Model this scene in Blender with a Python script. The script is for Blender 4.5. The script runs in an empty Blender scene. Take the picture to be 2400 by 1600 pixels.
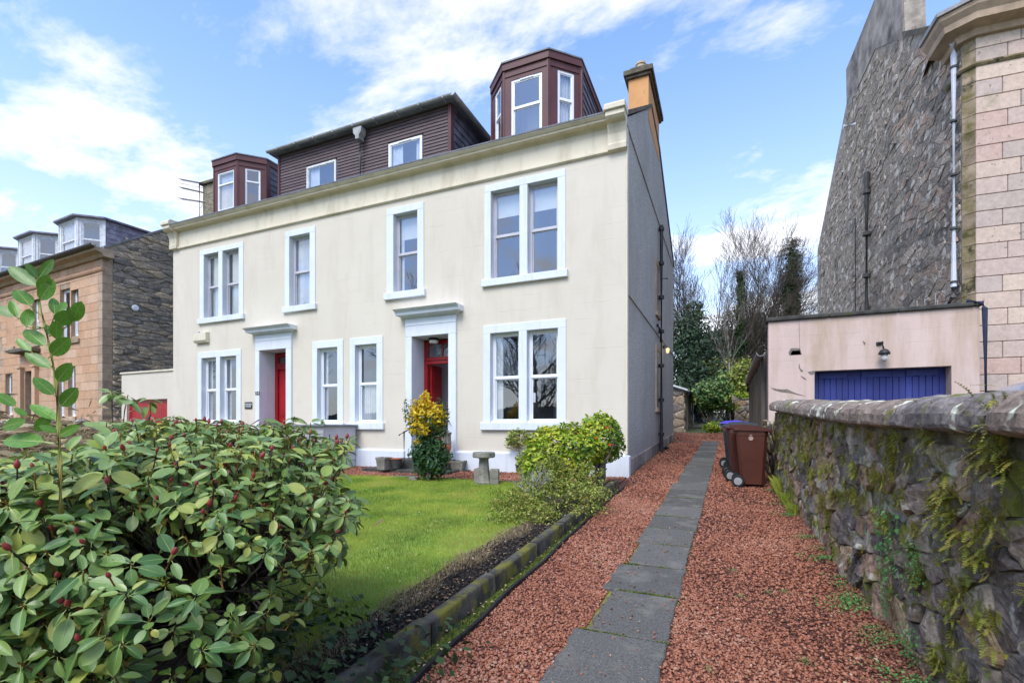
import bpy, bmesh, math, random
import numpy as np
from math import sin, cos, pi, radians, sqrt, atan2
from mathutils import Vector, Matrix, noise, Euler

S = bpy.context.scene
COL = S.collection
random.seed(7)
rng = np.random.default_rng(7)

# ------------------------------------------------------------------ camera
EYE, SL = 1.46, 0.0506                      # eye height, rise of the ground per metre into the plot
YAW = radians(23.55)
cam = bpy.data.cameras.new('camera'); camo = bpy.data.objects.new('camera', cam); COL.objects.link(camo)
camo.location = (0, 0, EYE); camo.rotation_euler = (pi/2, 0, YAW)
cam.sensor_width = 36; cam.lens = 1147/2400*36; cam.shift_y = 198/2400; cam.clip_start = .05; cam.clip_end = 2000
S.camera = camo
# ------------------------------------------------------------------ sky, sun, exposure
SUN_EL, SUN_AZ = radians(52), radians(186)   # azimuth clockwise from +Y: behind the camera, to the right
w = bpy.data.worlds.new('World'); S.world = w; w.use_nodes = True
nt = w.node_tree; nt.nodes.clear(); L = nt.links.new
def wn(t, **k):
    n = nt.nodes.new(t)
    for a, b in k.items(): setattr(n, a, b)
    return n
out = wn('ShaderNodeOutputWorld'); bg = wn('ShaderNodeBackground'); bg.inputs[1].default_value = .15
sky = wn('ShaderNodeTexSky', sky_type='NISHITA'); sky.sun_disc = False; sky.sun_elevation = SUN_EL; sky.sun_rotation = SUN_AZ
sky.air_density = 1.0; sky.dust_density = .6; sky.ozone_density = 2.2
tc = wn('ShaderNodeTexCoord'); sep = wn('ShaderNodeSeparateXYZ'); L(tc.outputs['Generated'], sep.inputs[0])
def wm(op, a, b=None, clamp=False):
    n = wn('ShaderNodeMath', operation=op, use_clamp=clamp)
    for i, x in enumerate((a, b)):
        if x is None: continue
        if isinstance(x, (int, float)): n.inputs[i].default_value = x
        else: L(x, n.inputs[i])
    return n.outputs[0]
zc = wm('MAXIMUM', sep.outputs[2], 0.0)
den = wm('ADD', zc, .22)
cx = wm('DIVIDE', sep.outputs[0], den); cy = wm('DIVIDE', sep.outputs[1], den)
comb = wn('ShaderNodeCombineXYZ'); L(cx, comb.inputs[0]); L(cy, comb.inputs[1])
mp = wn('ShaderNodeMapping'); mp.inputs['Rotation'].default_value = (0, 0, radians(-25)); mp.inputs['Scale'].default_value = (1.0, 1.5, 1); mp.inputs['Location'].default_value = (2.2, 6.1, 0)
L(comb.outputs[0], mp.inputs[0])
n1 = wn('ShaderNodeTexNoise'); n1.inputs['Scale'].default_value = 1.5; n1.inputs['Detail'].default_value = 9; n1.inputs['Roughness'].default_value = .62; n1.inputs['Distortion'].default_value = .2
L(mp.outputs[0], n1.inputs['Vector'])
lift = wm('MULTIPLY', wm('SUBTRACT', .75, zc, True), .13)       # more cloud towards the horizon
cr = wn('ShaderNodeValToRGB'); cr.color_ramp.elements[0].position = .465; cr.color_ramp.elements[1].position = .66
cr.color_ramp.interpolation = 'EASE'
L(wm('ADD', n1.outputs[0], lift), cr.inputs[0])
hz = wm('POWER', wm('SUBTRACT', 1.0, zc, True), 3.0)           # whitening towards the horizon
mask = wm('MAXIMUM', wm('MULTIPLY', cr.outputs[0], .86), wm('MULTIPLY', hz, .93))
skyc = wn('ShaderNodeMix', data_type='RGBA', blend_type='MULTIPLY'); skyc.inputs[0].default_value = 1
L(sky.outputs[0], skyc.inputs[6]); skyc.inputs[7].default_value = (.80, .98, 1.20, 1)
mx = wn('ShaderNodeMix', data_type='RGBA'); L(mask, mx.inputs[0]); L(skyc.outputs[2], mx.inputs[6]); mx.inputs[7].default_value = (4.0, 3.9, 3.85, 1)
L(mx.outputs[2], bg.inputs[0]); L(bg.outputs[0], out.inputs[0])
sun = bpy.data.lights.new('sun', 'SUN'); sun.energy = 1.5; sun.angle = radians(30); sun.color = (1, .95, .87)
suno = bpy.data.objects.new('sun', sun); COL.objects.link(suno)
d = Vector((sin(SUN_AZ)*cos(SUN_EL), cos(SUN_AZ)*cos(SUN_EL), sin(SUN_EL)))
suno.rotation_euler = d.to_track_quat('Z', 'Y').to_euler(); suno.location = (0, -5, 12)
S.view_settings.view_transform = 'Standard'; S.view_settings.look = 'None'; S.view_settings.gamma = 1
S.view_settings.use_curve_mapping = False; S.view_settings.exposure = 1.18
S.render.engine = 'CYCLES'; S.cycles.max_bounces = 6; S.cycles.diffuse_bounces = 3; S.cycles.glossy_bounces = 3
S.cycles.transparent_max_bounces = 12; S.cycles.transmission_bounces = 3; S.cycles.caustics_reflective = False; S.cycles.caustics_refractive = False

# ------------------------------------------------------------------ measuring: photograph pixel -> place
F, CX, HY, SA, CA = 1147., 1200., 998., sin(YAW), cos(YAW)
def ray(px, py):
    u = px-CX; return Vector(((CA*u-SA*F)/F, (CA*F+SA*u)/F, (HY-py)/F))
def onY(px, py, Y): r = ray(px, py); t = Y/r.y; return r.x*t, EYE+r.z*t
def onX(px, py, X): r = ray(px, py); t = X/r.x; return r.y*t, EYE+r.z*t
def G(px, py, dz=0):
    r = ray(px, py); t = (EYE-dz)/(SL*r.y-r.z); return r.x*t, r.y*t
def D(px, py, d):                                    # point at camera depth d
    r = ray(px, py); return Vector((r.x*d, r.y*d, EYE+r.z*d))
def gz(y): return SL*max(-20, min(60, y))
def inframe(px, py, fr, axis, val):                  # point on local plane x=val (axis 0) or y=val (axis 1) of a turned frame
    ox, oy, rz = fr; R = Matrix.Rotation(-rz, 3, 'Z'); r = R @ ray(px, py); c = R @ Vector((-ox, -oy, EYE))
    t = (val-c[axis])/r[axis]; return c+r*t
YF = 9.5

# ------------------------------------------------------------------ materials
MATS = {}
def M(name, c1, c2=None, scale=4, rough=.75, bump=0, bscale=60, rnd=None, rv=0, metal=0, spec=.4, lo=.35, hi=.65,
      c3=None, s3=30, t3=.62, attr=None, c4=None, s4=1.2, t4=.55, bdist=.01, coat=0, stretch=None, trans=0, bdetail=5, w4=.08, w3=.05, vc=False, back=None):
    m = bpy.data.materials.new(name); m.use_nodes = True; t = m.node_tree; N = t.nodes; K = t.links.new
    b = N['Principled BSDF']; b.inputs['Roughness'].default_value = rough; b.inputs['Metallic'].default_value = metal
    b.inputs['Specular IOR Level'].default_value = spec
    if coat: b.inputs['Coat Weight'].default_value = coat; b.inputs['Coat Roughness'].default_value = .05
    co = N.new('ShaderNodeTexCoord').outputs['Object']
    if stretch:
        mpn = N.new('ShaderNodeMapping'); mpn.inputs['Scale'].default_value = stretch; K(co, mpn.inputs[0]); co = mpn.outputs[0]
    def nz(s, det=6, rg=.6):
        n = N.new('ShaderNodeTexNoise'); n.inputs['Scale'].default_value = s; n.inputs['Detail'].default_value = det; n.inputs['Roughness'].default_value = rg
        K(co, n.inputs['Vector']); return n.outputs[0]
    def ramp(src, a, bb, pa, pb):
        r = N.new('ShaderNodeValToRGB'); r.color_ramp.elements[0].position = pa; r.color_ramp.elements[1].position = pb
        r.color_ramp.elements[0].color = (*a, 1); r.color_ramp.elements[1].color = (*bb, 1); K(src, r.inputs[0]); return r.outputs[0]
    def mix(fac, a, bb, mode='MIX'):
        x = N.new('ShaderNodeMix'); x.data_type = 'RGBA'; x.blend_type = mode
        for i, q in ((0, fac), (6, a), (7, bb)):
            if isinstance(q, (int, float)): x.inputs[i].default_value = q
            elif isinstance(q, tuple): x.inputs[i].default_value = (*q, 1)
            else: K(q, x.inputs[i])
        return x.outputs[2]
    def cols(src, cs):
        r = N.new('ShaderNodeValToRGB'); e = r.color_ramp.elements
        r.color_ramp.interpolation = 'CONSTANT' if attr is None and len(cs) > 3 else 'LINEAR'
        while len(e) < len(cs): e.new(.5)
        for i, c in enumerate(cs): e[i].position = i/max(1, len(cs)-(0 if r.color_ramp.interpolation == 'CONSTANT' else 1)); e[i].color = (*c, 1)
        K(src, r.inputs[0]); return r.outputs[0]
    if attr:
        at = N.new('ShaderNodeAttribute'); at.attribute_name = 'r'; col = cols(at.outputs['Fac'], attr)
        if c2: col = mix(.35, col, ramp(nz(scale), c1, c2, lo, hi))
    else:
        col = ramp(nz(scale), c1, c2 or c1, lo, hi)
        if rnd:
            oi = N.new('ShaderNodeObjectInfo'); col = mix(.68, col, cols(oi.outputs['Random'], rnd))
            k1, k2 = (.5, 1.5) if vc else (.85, 1.12)
            v = ramp(nz(scale*3.5, 10, .75), (k1,)*3, (k2,)*3, .36, .64); col = mix(1., col, v, 'MULTIPLY')
    if rv:
        oi = N.new('ShaderNodeObjectInfo'); mr = N.new('ShaderNodeMapRange'); mr.inputs[3].default_value = 1-rv; mr.inputs[4].default_value = 1+rv
        K(oi.outputs['Random'], mr.inputs[0]); cb = N.new('ShaderNodeCombineColor')
        for i in range(3): K(mr.outputs[0], cb.inputs[i])
        col = mix(1., col, cb.outputs[0], 'MULTIPLY')
    if c3: col = mix(ramp(nz(s3, 3), (0, 0, 0), (1, 1, 1), t3, t3+w3), col, c3)
    if c4: col = mix(ramp(nz(s4, 8, .65), (0, 0, 0), (1, 1, 1), t4, t4+w4), col, c4)
    if back:
        ge = N.new('ShaderNodeNewGeometry'); col = mix(ge.outputs['Backfacing'], col, back)
    K(col, b.inputs['Base Color'])
    if bump:
        bp = N.new('ShaderNodeBump'); bp.inputs['Strength'].default_value = bump; bp.inputs['Distance'].default_value = bdist
        K(nz(bscale, bdetail, .65), bp.inputs['Height']); K(bp.outputs[0], b.inputs['Normal'])
    if trans:
        o = N['Material Output']; tr = N.new('ShaderNodeBsdfTranslucent'); K(col, tr.inputs[0]); ms = N.new('ShaderNodeMixShader'); ms.inputs[0].default_value = trans
        K(b.outputs[0], ms.inputs[1]); K(tr.outputs[0], ms.inputs[2]); K(ms.outputs[0], o.inputs[0])
    MATS[name] = m; return m

M('cream', (.63, .57, .47), (.67, .61, .51), .7, .8, .35, 35, c4=(.565, .50, .405), s4=.9, t4=.62, w4=.2, bdist=.006)
M('trim', (.66, .70, .76), (.71, .745, .79), 3, .7, .25, 40, bdist=.004)
M('cream_trim', (.66, .59, .455), (.71, .64, .50), 2, .7, .2, 40, c4=(.55, .48, .33), s4=2, t4=.66, bdist=.004)
M('white_plastic', (.82, .84, .88), (.86, .88, .9), 3, .35)
M('grey_plastic', (.50, .49, .53), (.56, .55, .59), 3, .4)
M('weathered_white', (.55, .57, .58), (.75, .77, .8), 8, .7, .5, 60, c3=(.2, .17, .14), s3=40, t3=.62)
M('maroon', (.085, .028, .028), (.115, .038, .036), 3, .5, .1, 50)
M('cladding', (.085, .058, .062), (.125, .088, .09), 3, .6, .3, 90, rv=.15, stretch=(1, 1, 6))
M('slate', (.06, .058, .075), (.13, .12, .15), 5, .45, .5, 40, rv=.3, c4=(.2, .19, .18), s4=2.5, t4=.64)
M('slate_pale', (.14, .13, .165), (.26, .25, .3), 5, .4, .5, 40, rv=.25, c4=(.33, .34, .36), s4=2.5, t4=.62)
M('lead', (.13, .135, .155), (.22, .225, .25), 4, .5, .2, 20)
M('gutter_grey', (.27, .27, .265), (.42, .42, .41), 5, .6, .2, 30)
M('black_iron', (.012, .012, .014), (.03, .03, .032), 8, .5, .2, 40)
M('dark_pipe', (.05, .05, .05), (.09, .085, .08), 6, .6, .2, 40)
M('white_pipe', (.62, .64, .7), (.7, .72, .78), 4, .5)
M('blue_pipe', (.02, .028, .06), (.03, .04, .08), 6, .5)
M('interior', (.10, .095, .09), (.15, .14, .13), 1, .9)
M('interior_pale', (.55, .53, .55), (.62, .6, .62), 1, .9)
M('curtain', (.55, .58, .64), (.66, .69, .73), 6, .9, trans=.15)
M('blind', (.6, .63, .6), (.66, .68, .65), 3, .9, trans=.15)
M('red_paint', (.30, .010, .014), (.38, .016, .02), 3, .35, .15, 40)
M('pebbledash', (.13, .125, .115), (.70, .67, .62), 42, .9, .7, 90, lo=.3, hi=.7, c4=(.34, .315, .28), s4=.55, t4=.5, w4=.25, bdist=0.004, bdetail=2)
M('orange_render', (.58, .28, .10), (.66, .34, .14), 2, .8, .3, 40, c4=(.4, .17, .06), s4=2, t4=.62)
M('cap_stone', (.07, .06, .045), (.16, .14, .10), 6, .9, .8, 30, c4=(.09, .11, .03), s4=3, t4=.6, bdist=0.01)
M('pale_brick', (.2, .18, .13), (.33, .29, .2), 6, .9, .5, 40, rv=.25)
M('pot_clay', (.45, .36, .22), (.55, .45, .3), 6, .8, .3, 30)
M('terracotta', (.35, .10, .05), (.45, .16, .08), 6, .85, .4, 40)
M('gravel', (.3, .1, .07), None, 4, .8, attr=[(.07, .026, .018), (.22, .078, .045), (.34, .13, .075), (.43, .19, .12), (.25, .075, .035), (.5, .32, .23)])
M('gravel_bed', (.11, .038, .028), (.2, .075, .052), 60, .9, 1, 90, bdist=.02)
M('slab', (.045, .043, .038), (.15, .142, .127), 90, .85, 1, 120, rv=.25, c3=(.28, .28, .24), s3=70, t3=.66, c4=(.19, .18, .15), s4=3.5, t4=.53, w4=.2, bdist=0.0025, lo=.3, hi=.7)
M('slab_edge', (.22, .21, .03), (.10, .10, .05), 12, .9, .5, 40)
M('kerb', (.035, .032, .026), (.10, .094, .078), 6, .95, 1, 45, c4=(.15, .14, .02), s4=5, t4=.485, w4=.12, bdist=0.007)
M('moss', (.08, .13, .01), (.2, .25, .03), 14, .95, 1, 90, attr=[(.05, .09, .008), (.13, .19, .02), (.24, .28, .04)], bdist=.02)
M('moss_bed', (.05, .07, .012), (.16, .2, .03), 9, .95, 1, 90, c4=(.07, .05, .035), s4=5, t4=.55, bdist=.02)
M('soil', (.010, .009, .008), (.035, .028, .024), 25, .95, 1, 60, bdist=.03)
M('soil_bits', (.02, .02, .02), None, 4, .9, attr=[(.008, .007, .007), (.02, .016, .013), (.045, .03, .022), (.02, .018, .016), (.14, .10, .07)])
M('earth', (.07, .055, .035), (.10, .10, .04), .6, .95, .6, 20, c4=(.05, .08, .02), s4=.5, t4=.5)
M('lawn_bed', (.12, .2, .025), (.22, .32, .045), 2, .95, .5, 50)
M('grass', (.12, .22, .03), (.55, .5, .10), 1.7, .8, attr=[(.10, .18, .018), (.22, .33, .03), (.33, .43, .045), (.5, .5, .07), (.58, .5, .13)], trans=.3, lo=.42, hi=.62)
M('dry_grass', (.3, .2, .1), None, 4, .9, attr=[(.16, .11, .06), (.33, .24, .13), (.55, .45, .29)], trans=.2)
M('litter', (.2, .12, .06), None, 4, .8, attr=[(.12, .06, .03), (.25, .14, .06), (.4, .3, .15), (.5, .45, .3)])
M('road', (.05, .05, .052), (.06, .06, .062), 8, .9, .3, 90)
M('rhodo', (.05, .12, .03), None, 5, .34, attr=[(.04, .09, .016), (.095, .18, .03), (.17, .27, .06), (.25, .35, .11), (.28, .36, .07), (.42, .42, .07)], trans=.16, spec=.5, back=(.22, .27, .07))
M('rhodo_leaf', (.05, .14, .04), (.13, .24, .07), 30, .34, .15, 60, rnd=[(.055, .13, .022), (.115, .21, .04), (.21, .32, .09), (.155, .25, .045), (.27, .37, .08), (.44, .44, .08), (.075, .17, .04)], trans=.16, spec=.5, c3=(.03, .03, .01), s3=55, t3=.72, back=(.22, .27, .07))
M('midrib', (.26, .36, .10), (.32, .42, .14), 5, .5, trans=.2)
M('leaf_back', (.17, .24, .04), (.24, .3, .07), 20, .6, trans=.3)
M('sprout_leaf', (.08, .2, .02), (.14, .3, .035), 12, .32, .1, 40, rv=.25, trans=.3, spec=.5)
M('bud', (.23, .025, .03), (.33, .05, .045), 20, .5)
M('twig', (.10, .045, .028), (.2, .12, .07), 15, .8, .3, 60)
M('young_twig', (.38, .2, .04), (.3, .13, .05), 12, .6)
M('birch_twigs', (.12, .10, .085), (.25, .22, .19), 9, .9)
M('green_stem', (.3, .2, .05), (.2, .25, .05), 6, .6)
M('bark', (.055, .045, .036), (.12, .10, .08), 10, .95, .8, 30, bdist=0.01)
M('bark_pale', (.22, .21, .19), (.42, .4, .37), 9, .9, .4, 30)
M('twigs_brown', (.05, .04, .03), (.13, .105, .08), 4, .95)
M('ivy', (.02, .05, .012), None, 4, .6, attr=[(.012, .035, .01), (.03, .07, .018), (.05, .09, .02)], trans=.1)
M('evergreen', (.02, .05, .012), None, 4, .6, attr=[(.010, .028, .012), (.022, .05, .02), (.045, .08, .028)], trans=.1)
M('green_shrub', (.05, .12, .03), None, 4, .5, attr=[(.03, .09, .02), (.06, .16, .04), (.14, .25, .07), (.4, .42, .15)], trans=.2)
M('yellow_shrub', (.3, .3, .02), None, 4, .45, attr=[(.03, .09, .01), (.10, .22, .015), (.24, .36, .02), (.45, .5, .04), (.65, .6, .06)], trans=.25)
M('dark_shrub', (.02, .08, .02), None, 4, .4, attr=[(.008, .035, .012), (.02, .07, .02), (.04, .11, .03), (.08, .15, .03)], trans=.12)
M('yellow_leaf', (.6, .4, .01), None, 4, .5, attr=[(.4, .3, .01), (.72, .5, .012), (.85, .62, .04)], trans=.3)
M('olive_shrub', (.15, .17, .03), None, 4, .5, attr=[(.07, .09, .02), (.17, .23, .03), (.28, .36, .045), (.38, .42, .09), (.36, .22, .07)], trans=.2)
M('conifer', (.2, .32, .02), None, 4, .6, attr=[(.1, .2, .01), (.22, .36, .02), (.34, .45, .04)], trans=.2)
M('red_berry', (.6, .04, .01), (.7, .08, .02), 4, .5)
M('fern', (.1, .2, .02), None, 4, .55, attr=[(.09, .14, .018), (.19, .26, .028), (.33, .38, .045), (.5, .48, .07), (.27, .18, .06)], trans=.3)
M('toadflax', (.06, .2, .05), None, 4, .5, attr=[(.05, .15, .03), (.11, .3, .07), (.2, .42, .13)], trans=.25)
M('mortar_dark', (.10, .09, .07), (.26, .24, .18), 9, .95, 1, 40, c4=(.06, .07, .012), s4=3, t4=.55, bdist=0.012)
M('rubble', (.08, .065, .055), (.32, .25, .19), 7, .9, 1, 22, rnd=[(.12, .10, .092), (.23, .18, .14), (.36, .22, .14), (.14, .115, .105), (.4, .28, .155), (.4, .34, .26), (.075, .065, .062), (.32, .2, .13), (.22, .21, .185)],
  c3=(.5, .48, .38), s3=8, t3=.61, c4=(.14, .15, .022), s4=3.2, t4=.54, w4=.06, bdist=0.012, bdetail=9, w3=.08, vc=True)
M('coping', (.09, .08, .078), (.42, .34, .28), 5, .9, 1, 18, rnd=[(.19, .155, .135), (.22, .16, .12), (.16, .14, .135), (.2, .155, .125)], c3=(.72, .72, .56), s3=5.5, t3=.6, c4=(.14, .15, .025), s4=4.5, t4=.57, bdist=0.014, bdetail=9, vc=True)
M('rubble_grey', (.11, .095, .08), (.46, .385, .31), 6, .9, 1, 14, rnd=[(.27, .22, .165), (.37, .295, .215), (.48, .33, .23), (.29, .235, .18), (.62, .5, .38), (.43, .33, .235), (.17, .145, .12), (.5, .33, .23), (.36, .3, .23)],
  c3=(.66, .58, .48), s3=3, t3=.565, c4=(.095, .088, .08), s4=.9, t4=.5, w4=.25, bdist=0.018, bdetail=8, vc=True)
M('mortar_grey', (.25, .215, .175), (.46, .40, .33), 5, .95, 1, 14, c4=(.14, .13, .12), s4=.8, t4=.5, w4=.2, bdist=0.016)
M('gable_render', (.22, .19, .165), (.46, .40, .34), 2, .95, .7, 30, c4=(.05, .045, .042), s4=.9, t4=.5, w4=.2, bdist=0.008)
M('rubble_brown', (.11, .095, .08), (.32, .265, .2), 6, .9, 1, 16, rnd=[(.27, .23, .185), (.36, .30, .235), (.5, .39, .26), (.32, .27, .215), (.44, .34, .235), (.19, .17, .15), (.56, .43, .29)],
  c3=(.5, .46, .4), s3=6, t3=.62, c4=(.16, .145, .13), s4=.6, t4=.48, w4=.2, bdist=0.018, bdetail=8, vc=True)
M('ashlar_orange', (.50, .27, .14), (.62, .36, .20), 4, .85, .3, 40, rnd=[(.54, .33, .2), (.6, .40, .27), (.5, .30, .19), (.6, .43, .31), (.5, .34, .23)], c4=(.33, .2, .12), s4=1.3, t4=.6, w4=.15)
M('ashlar_grey', (.32, .235, .16), (.46, .34, .24), 4, .85, .4, 40, rv=.2)
M('ashlar_pink', (.50, .37, .31), (.6, .46, .37), 3, .85, .5, 30, rnd=[(.56, .38, .32), (.6, .46, .37), (.48, .39, .35), (.66, .53, .41), (.54, .42, .36), (.45, .38, .33)], c3=(.25, .2, .18), s3=12, t3=.66, c4=(.24, .23, .12), s4=1.1, t4=.63, w4=.15, bdist=0.005)
M('ashlar_moss', (.12, .10, .03), (.38, .29, .2), 3, .9, .5, 30, rv=.2, c4=(.05, .045, .02), s4=2, t4=.55)
M('pink_render', (.58, .44, .385), (.64, .49, .43), 1.2, .85, .35, 30, c4=(.46, .35, .25), s4=1.3, t4=.54, w4=.25)
M('grey_block', (.14, .125, .115), (.22, .2, .185), 3, .9, .6, 40)
M('blue_paint', (.018, .026, .15), (.032, .045, .22), 2, .55, .3, 60, rv=.12, stretch=(1, 1, .3))
M('render_patch', (.16, .13, .11), (.22, .19, .17), 10, .95, .8, 50)
M('concrete', (.16, .15, .12), (.3, .28, .23), 7, .95, .8, 60, c4=(.07, .09, .015), s4=3, t4=.62, c3=(.07, .065, .05), s3=25, t3=.62, bdist=0.005)
M('concrete_dark', (.035, .034, .03), (.08, .077, .068), 6, .9, .7, 60, c4=(.06, .065, .015), s4=3, t4=.62, bdist=0.005)
M('grey_boards', (.30, .29, .30), (.38, .37, .38), 4, .7, .2, 60, rv=.1)
M('bin_brown', (.075, .022, .013), (.095, .029, .018), 3, .42, .15, 70, c4=(.09, .04, .03), s4=4, t4=.6)
M('bin_grey', (.045, .05, .06), (.07, .078, .09), 3, .4)
M('bin_blue', (.03, .03, .17), (.05, .045, .25), 3, .4)
M('bin_lid_blue', (.10, .07, .55), (.14, .1, .65), 3, .35)
M('rubber', (.010, .010, .011), (.02, .02, .02), 5, .7)
M('hub_grey', (.28, .28, .28), (.36, .36, .36), 5, .5)
M('badge', (.38, .26, .22), (.45, .32, .27), 50, .6)
M('car_paint', (.40, .45, .56), (.42, .47, .58), 1, .25, metal=.5, coat=.8)
M('car_glass', (.01, .012, .014), None, 1, .05, spec=.8)
M('black_sign', (.03, .035, .04), (.04, .045, .05), 5, .5)
M('sign_text', (.75, .75, .75))
M('hardware', (.5, .5, .5), None, 1, .3, metal=.8)
M('lamp_glass', (.55, .55, .5), (.65, .65, .6), 5, .3)
M('polycarbonate', (.6, .65, .7), (.7, .74, .78), 2, .4)
M('hill', (.05, .06, .07), (.07, .08, .085), .02, 1)
M('water', (.12, .15, .18), (.14, .17, .2), .1, .2)
M('timber', (.1, .085, .07), (.17, .15, .125), 6, .9, .5, 40, stretch=(1, 1, .2))

def glass(name, base, tint=(.9, .94, 1)):
    m = bpy.data.materials.new(name); m.use_nodes = True; t = m.node_tree; N = t.nodes; K = t.links.new; N.clear()
    o = N.new('ShaderNodeOutputMaterial'); g = N.new('ShaderNodeBsdfGlossy'); g.inputs['Roughness'].default_value = .015; g.inputs['Color'].default_value = (*tint, 1)
    tr = N.new('ShaderNodeBsdfTransparent'); tr.inputs[0].default_value = (.99, 1, 1, 1); fr = N.new('ShaderNodeFresnel'); fr.inputs[0].default_value = 1.5
    ad = N.new('ShaderNodeMath'); ad.operation = 'ADD'; ad.use_clamp = True; ad.inputs[1].default_value = base; K(fr.outputs[0], ad.inputs[0])
    ge = N.new('ShaderNodeNewGeometry'); iv = N.new('ShaderNodeMath'); iv.operation = 'SUBTRACT'; iv.inputs[0].default_value = 1; K(ge.outputs['Backfacing'], iv.inputs[1])
    mu = N.new('ShaderNodeMath'); mu.operation = 'MULTIPLY'; K(ad.outputs[0], mu.inputs[0]); K(iv.outputs[0], mu.inputs[1]); ms = N.new('ShaderNodeMixShader'); K(mu.outputs[0], ms.inputs[0]); K(tr.outputs[0], ms.inputs[1]); K(g.outputs[0], ms.inputs[2])
    nn = N.new('ShaderNodeTexNoise'); nn.inputs['Scale'].default_value = 1.3; nn.inputs['Detail'].default_value = 1
    tc = N.new('ShaderNodeTexCoord'); K(tc.outputs['Object'], nn.inputs['Vector'])
    bp = N.new('ShaderNodeBump'); bp.inputs['Strength'].default_value = .25; bp.inputs['Distance'].default_value = .012; K(nn.outputs[0], bp.inputs['Height']); K(bp.outputs[0], g.inputs['Normal'])
    K(ms.outputs[0], o.inputs[0]); MATS[name] = m
glass('glass', .16)
def lit(name, c, s):
    m = bpy.data.materials.new(name); m.use_nodes = True; b = m.node_tree.nodes['Principled BSDF']
    b.inputs['Base Color'].default_value = (*c, 1); b.inputs['Emission Color'].default_value = (*c, 1); b.inputs['Emission Strength'].default_value = s; MATS[name] = m
lit('lit_lamp', (1, .75, .35), .45)
# painted masonry: faint uneven joints of the coursed stone beneath the paint (fine relief only)
def add_joints(m, bw, bh, strength, dist):
    t = m.node_tree; N = t.nodes; K = t.links.new; b = N['Principled BSDF']
    tcn = N.new('ShaderNodeTexCoord'); sp = N.new('ShaderNodeSeparateXYZ'); cb = N.new('ShaderNodeCombineXYZ'); K(tcn.outputs['Object'], sp.inputs[0]); K(sp.outputs[0], cb.inputs[0]); K(sp.outputs[2], cb.inputs[1])
    wob = N.new('ShaderNodeTexNoise'); wob.inputs['Scale'].default_value = 2.5; K(tcn.outputs['Object'], wob.inputs['Vector'])
    mxv = N.new('ShaderNodeVectorMath'); mxv.operation = 'MULTIPLY_ADD'; K(wob.outputs['Color'], mxv.inputs[0]); mxv.inputs[1].default_value = (.03, .03, 0); K(cb.outputs[0], mxv.inputs[2])
    br = N.new('ShaderNodeTexBrick'); br.inputs['Scale'].default_value = 1; br.inputs['Brick Width'].default_value = bw; br.inputs['Row Height'].default_value = bh
    br.inputs['Mortar Size'].default_value = .006; br.inputs['Mortar Smooth'].default_value = .6; K(mxv.outputs[0], br.inputs['Vector'])
    n2 = N.new('ShaderNodeTexNoise'); n2.inputs['Scale'].default_value = 1.7; n2.inputs['Detail'].default_value = 4; K(tcn.outputs['Object'], n2.inputs['Vector'])
    rp = N.new('ShaderNodeValToRGB'); rp.color_ramp.elements[0].position = .42; rp.color_ramp.elements[1].position = .62; K(n2.outputs[0], rp.inputs[0])
    mu = N.new('ShaderNodeMath'); mu.operation = 'MULTIPLY'; K(br.outputs['Fac'], mu.inputs[0]); K(rp.outputs[0], mu.inputs[1])
    bp = N.new('ShaderNodeBump'); bp.invert = True; bp.inputs['Strength'].default_value = strength; bp.inputs['Distance'].default_value = dist; K(mu.outputs[0], bp.inputs['Height'])
    old = b.inputs['Normal'].links[0].from_socket; K(old, bp.inputs['Normal']); K(bp.outputs[0], b.inputs['Normal'])
def add_streaks(m, c, sx, sz, p0, p1, amt):             # dirt runs down the wall
    t = m.node_tree; N = t.nodes; K = t.links.new; b = N['Principled BSDF']; old = b.inputs['Base Color'].links[0].from_socket
    tcn = N.new('ShaderNodeTexCoord'); mp_ = N.new('ShaderNodeMapping'); mp_.inputs['Scale'].default_value = (sx, sx, sz); K(tcn.outputs['Object'], mp_.inputs[0])
    n_ = N.new('ShaderNodeTexNoise'); n_.inputs['Scale'].default_value = 1; n_.inputs['Detail'].default_value = 7; n_.inputs['Roughness'].default_value = .65; K(mp_.outputs[0], n_.inputs['Vector'])
    r_ = N.new('ShaderNodeValToRGB'); r_.color_ramp.elements[0].position = p0; r_.color_ramp.elements[1].position = p1; r_.color_ramp.elements[1].color = (amt, amt, amt, 1); K(n_.outputs[0], r_.inputs[0])
    x = N.new('ShaderNodeMix'); x.data_type = 'RGBA'; K(r_.outputs[0], x.inputs[0]); K(old, x.inputs[6]); x.inputs[7].default_value = (*c, 1); K(x.outputs[2], b.inputs['Base Color'])
add_streaks(MATS['cream'], (.50, .43, .33), 2.6, .5, .50, .74, .42)
add_streaks(MATS['trim'], (.50, .52, .54), 9, .8, .52, .75, .5)
add_streaks(MATS['cream_trim'], (.42, .36, .25), 3, .8, .5, .72, .6)
add_streaks(MATS['pink_render'], (.40, .29, .19), 2.2, .35, .48, .70, .75)
add_streaks(MATS['pebbledash'], (.2, .19, .175), 1.2, .5, .48, .75, .35)
add_streaks(MATS['ashlar_orange'], (.26, .16, .10), 2.0, .5, .52, .72, .5)
add_joints(MATS['cream'], .85, .30, .5, .008)
add_joints(MATS['pink_render'], 1.3, .26, .5, .008)

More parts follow.
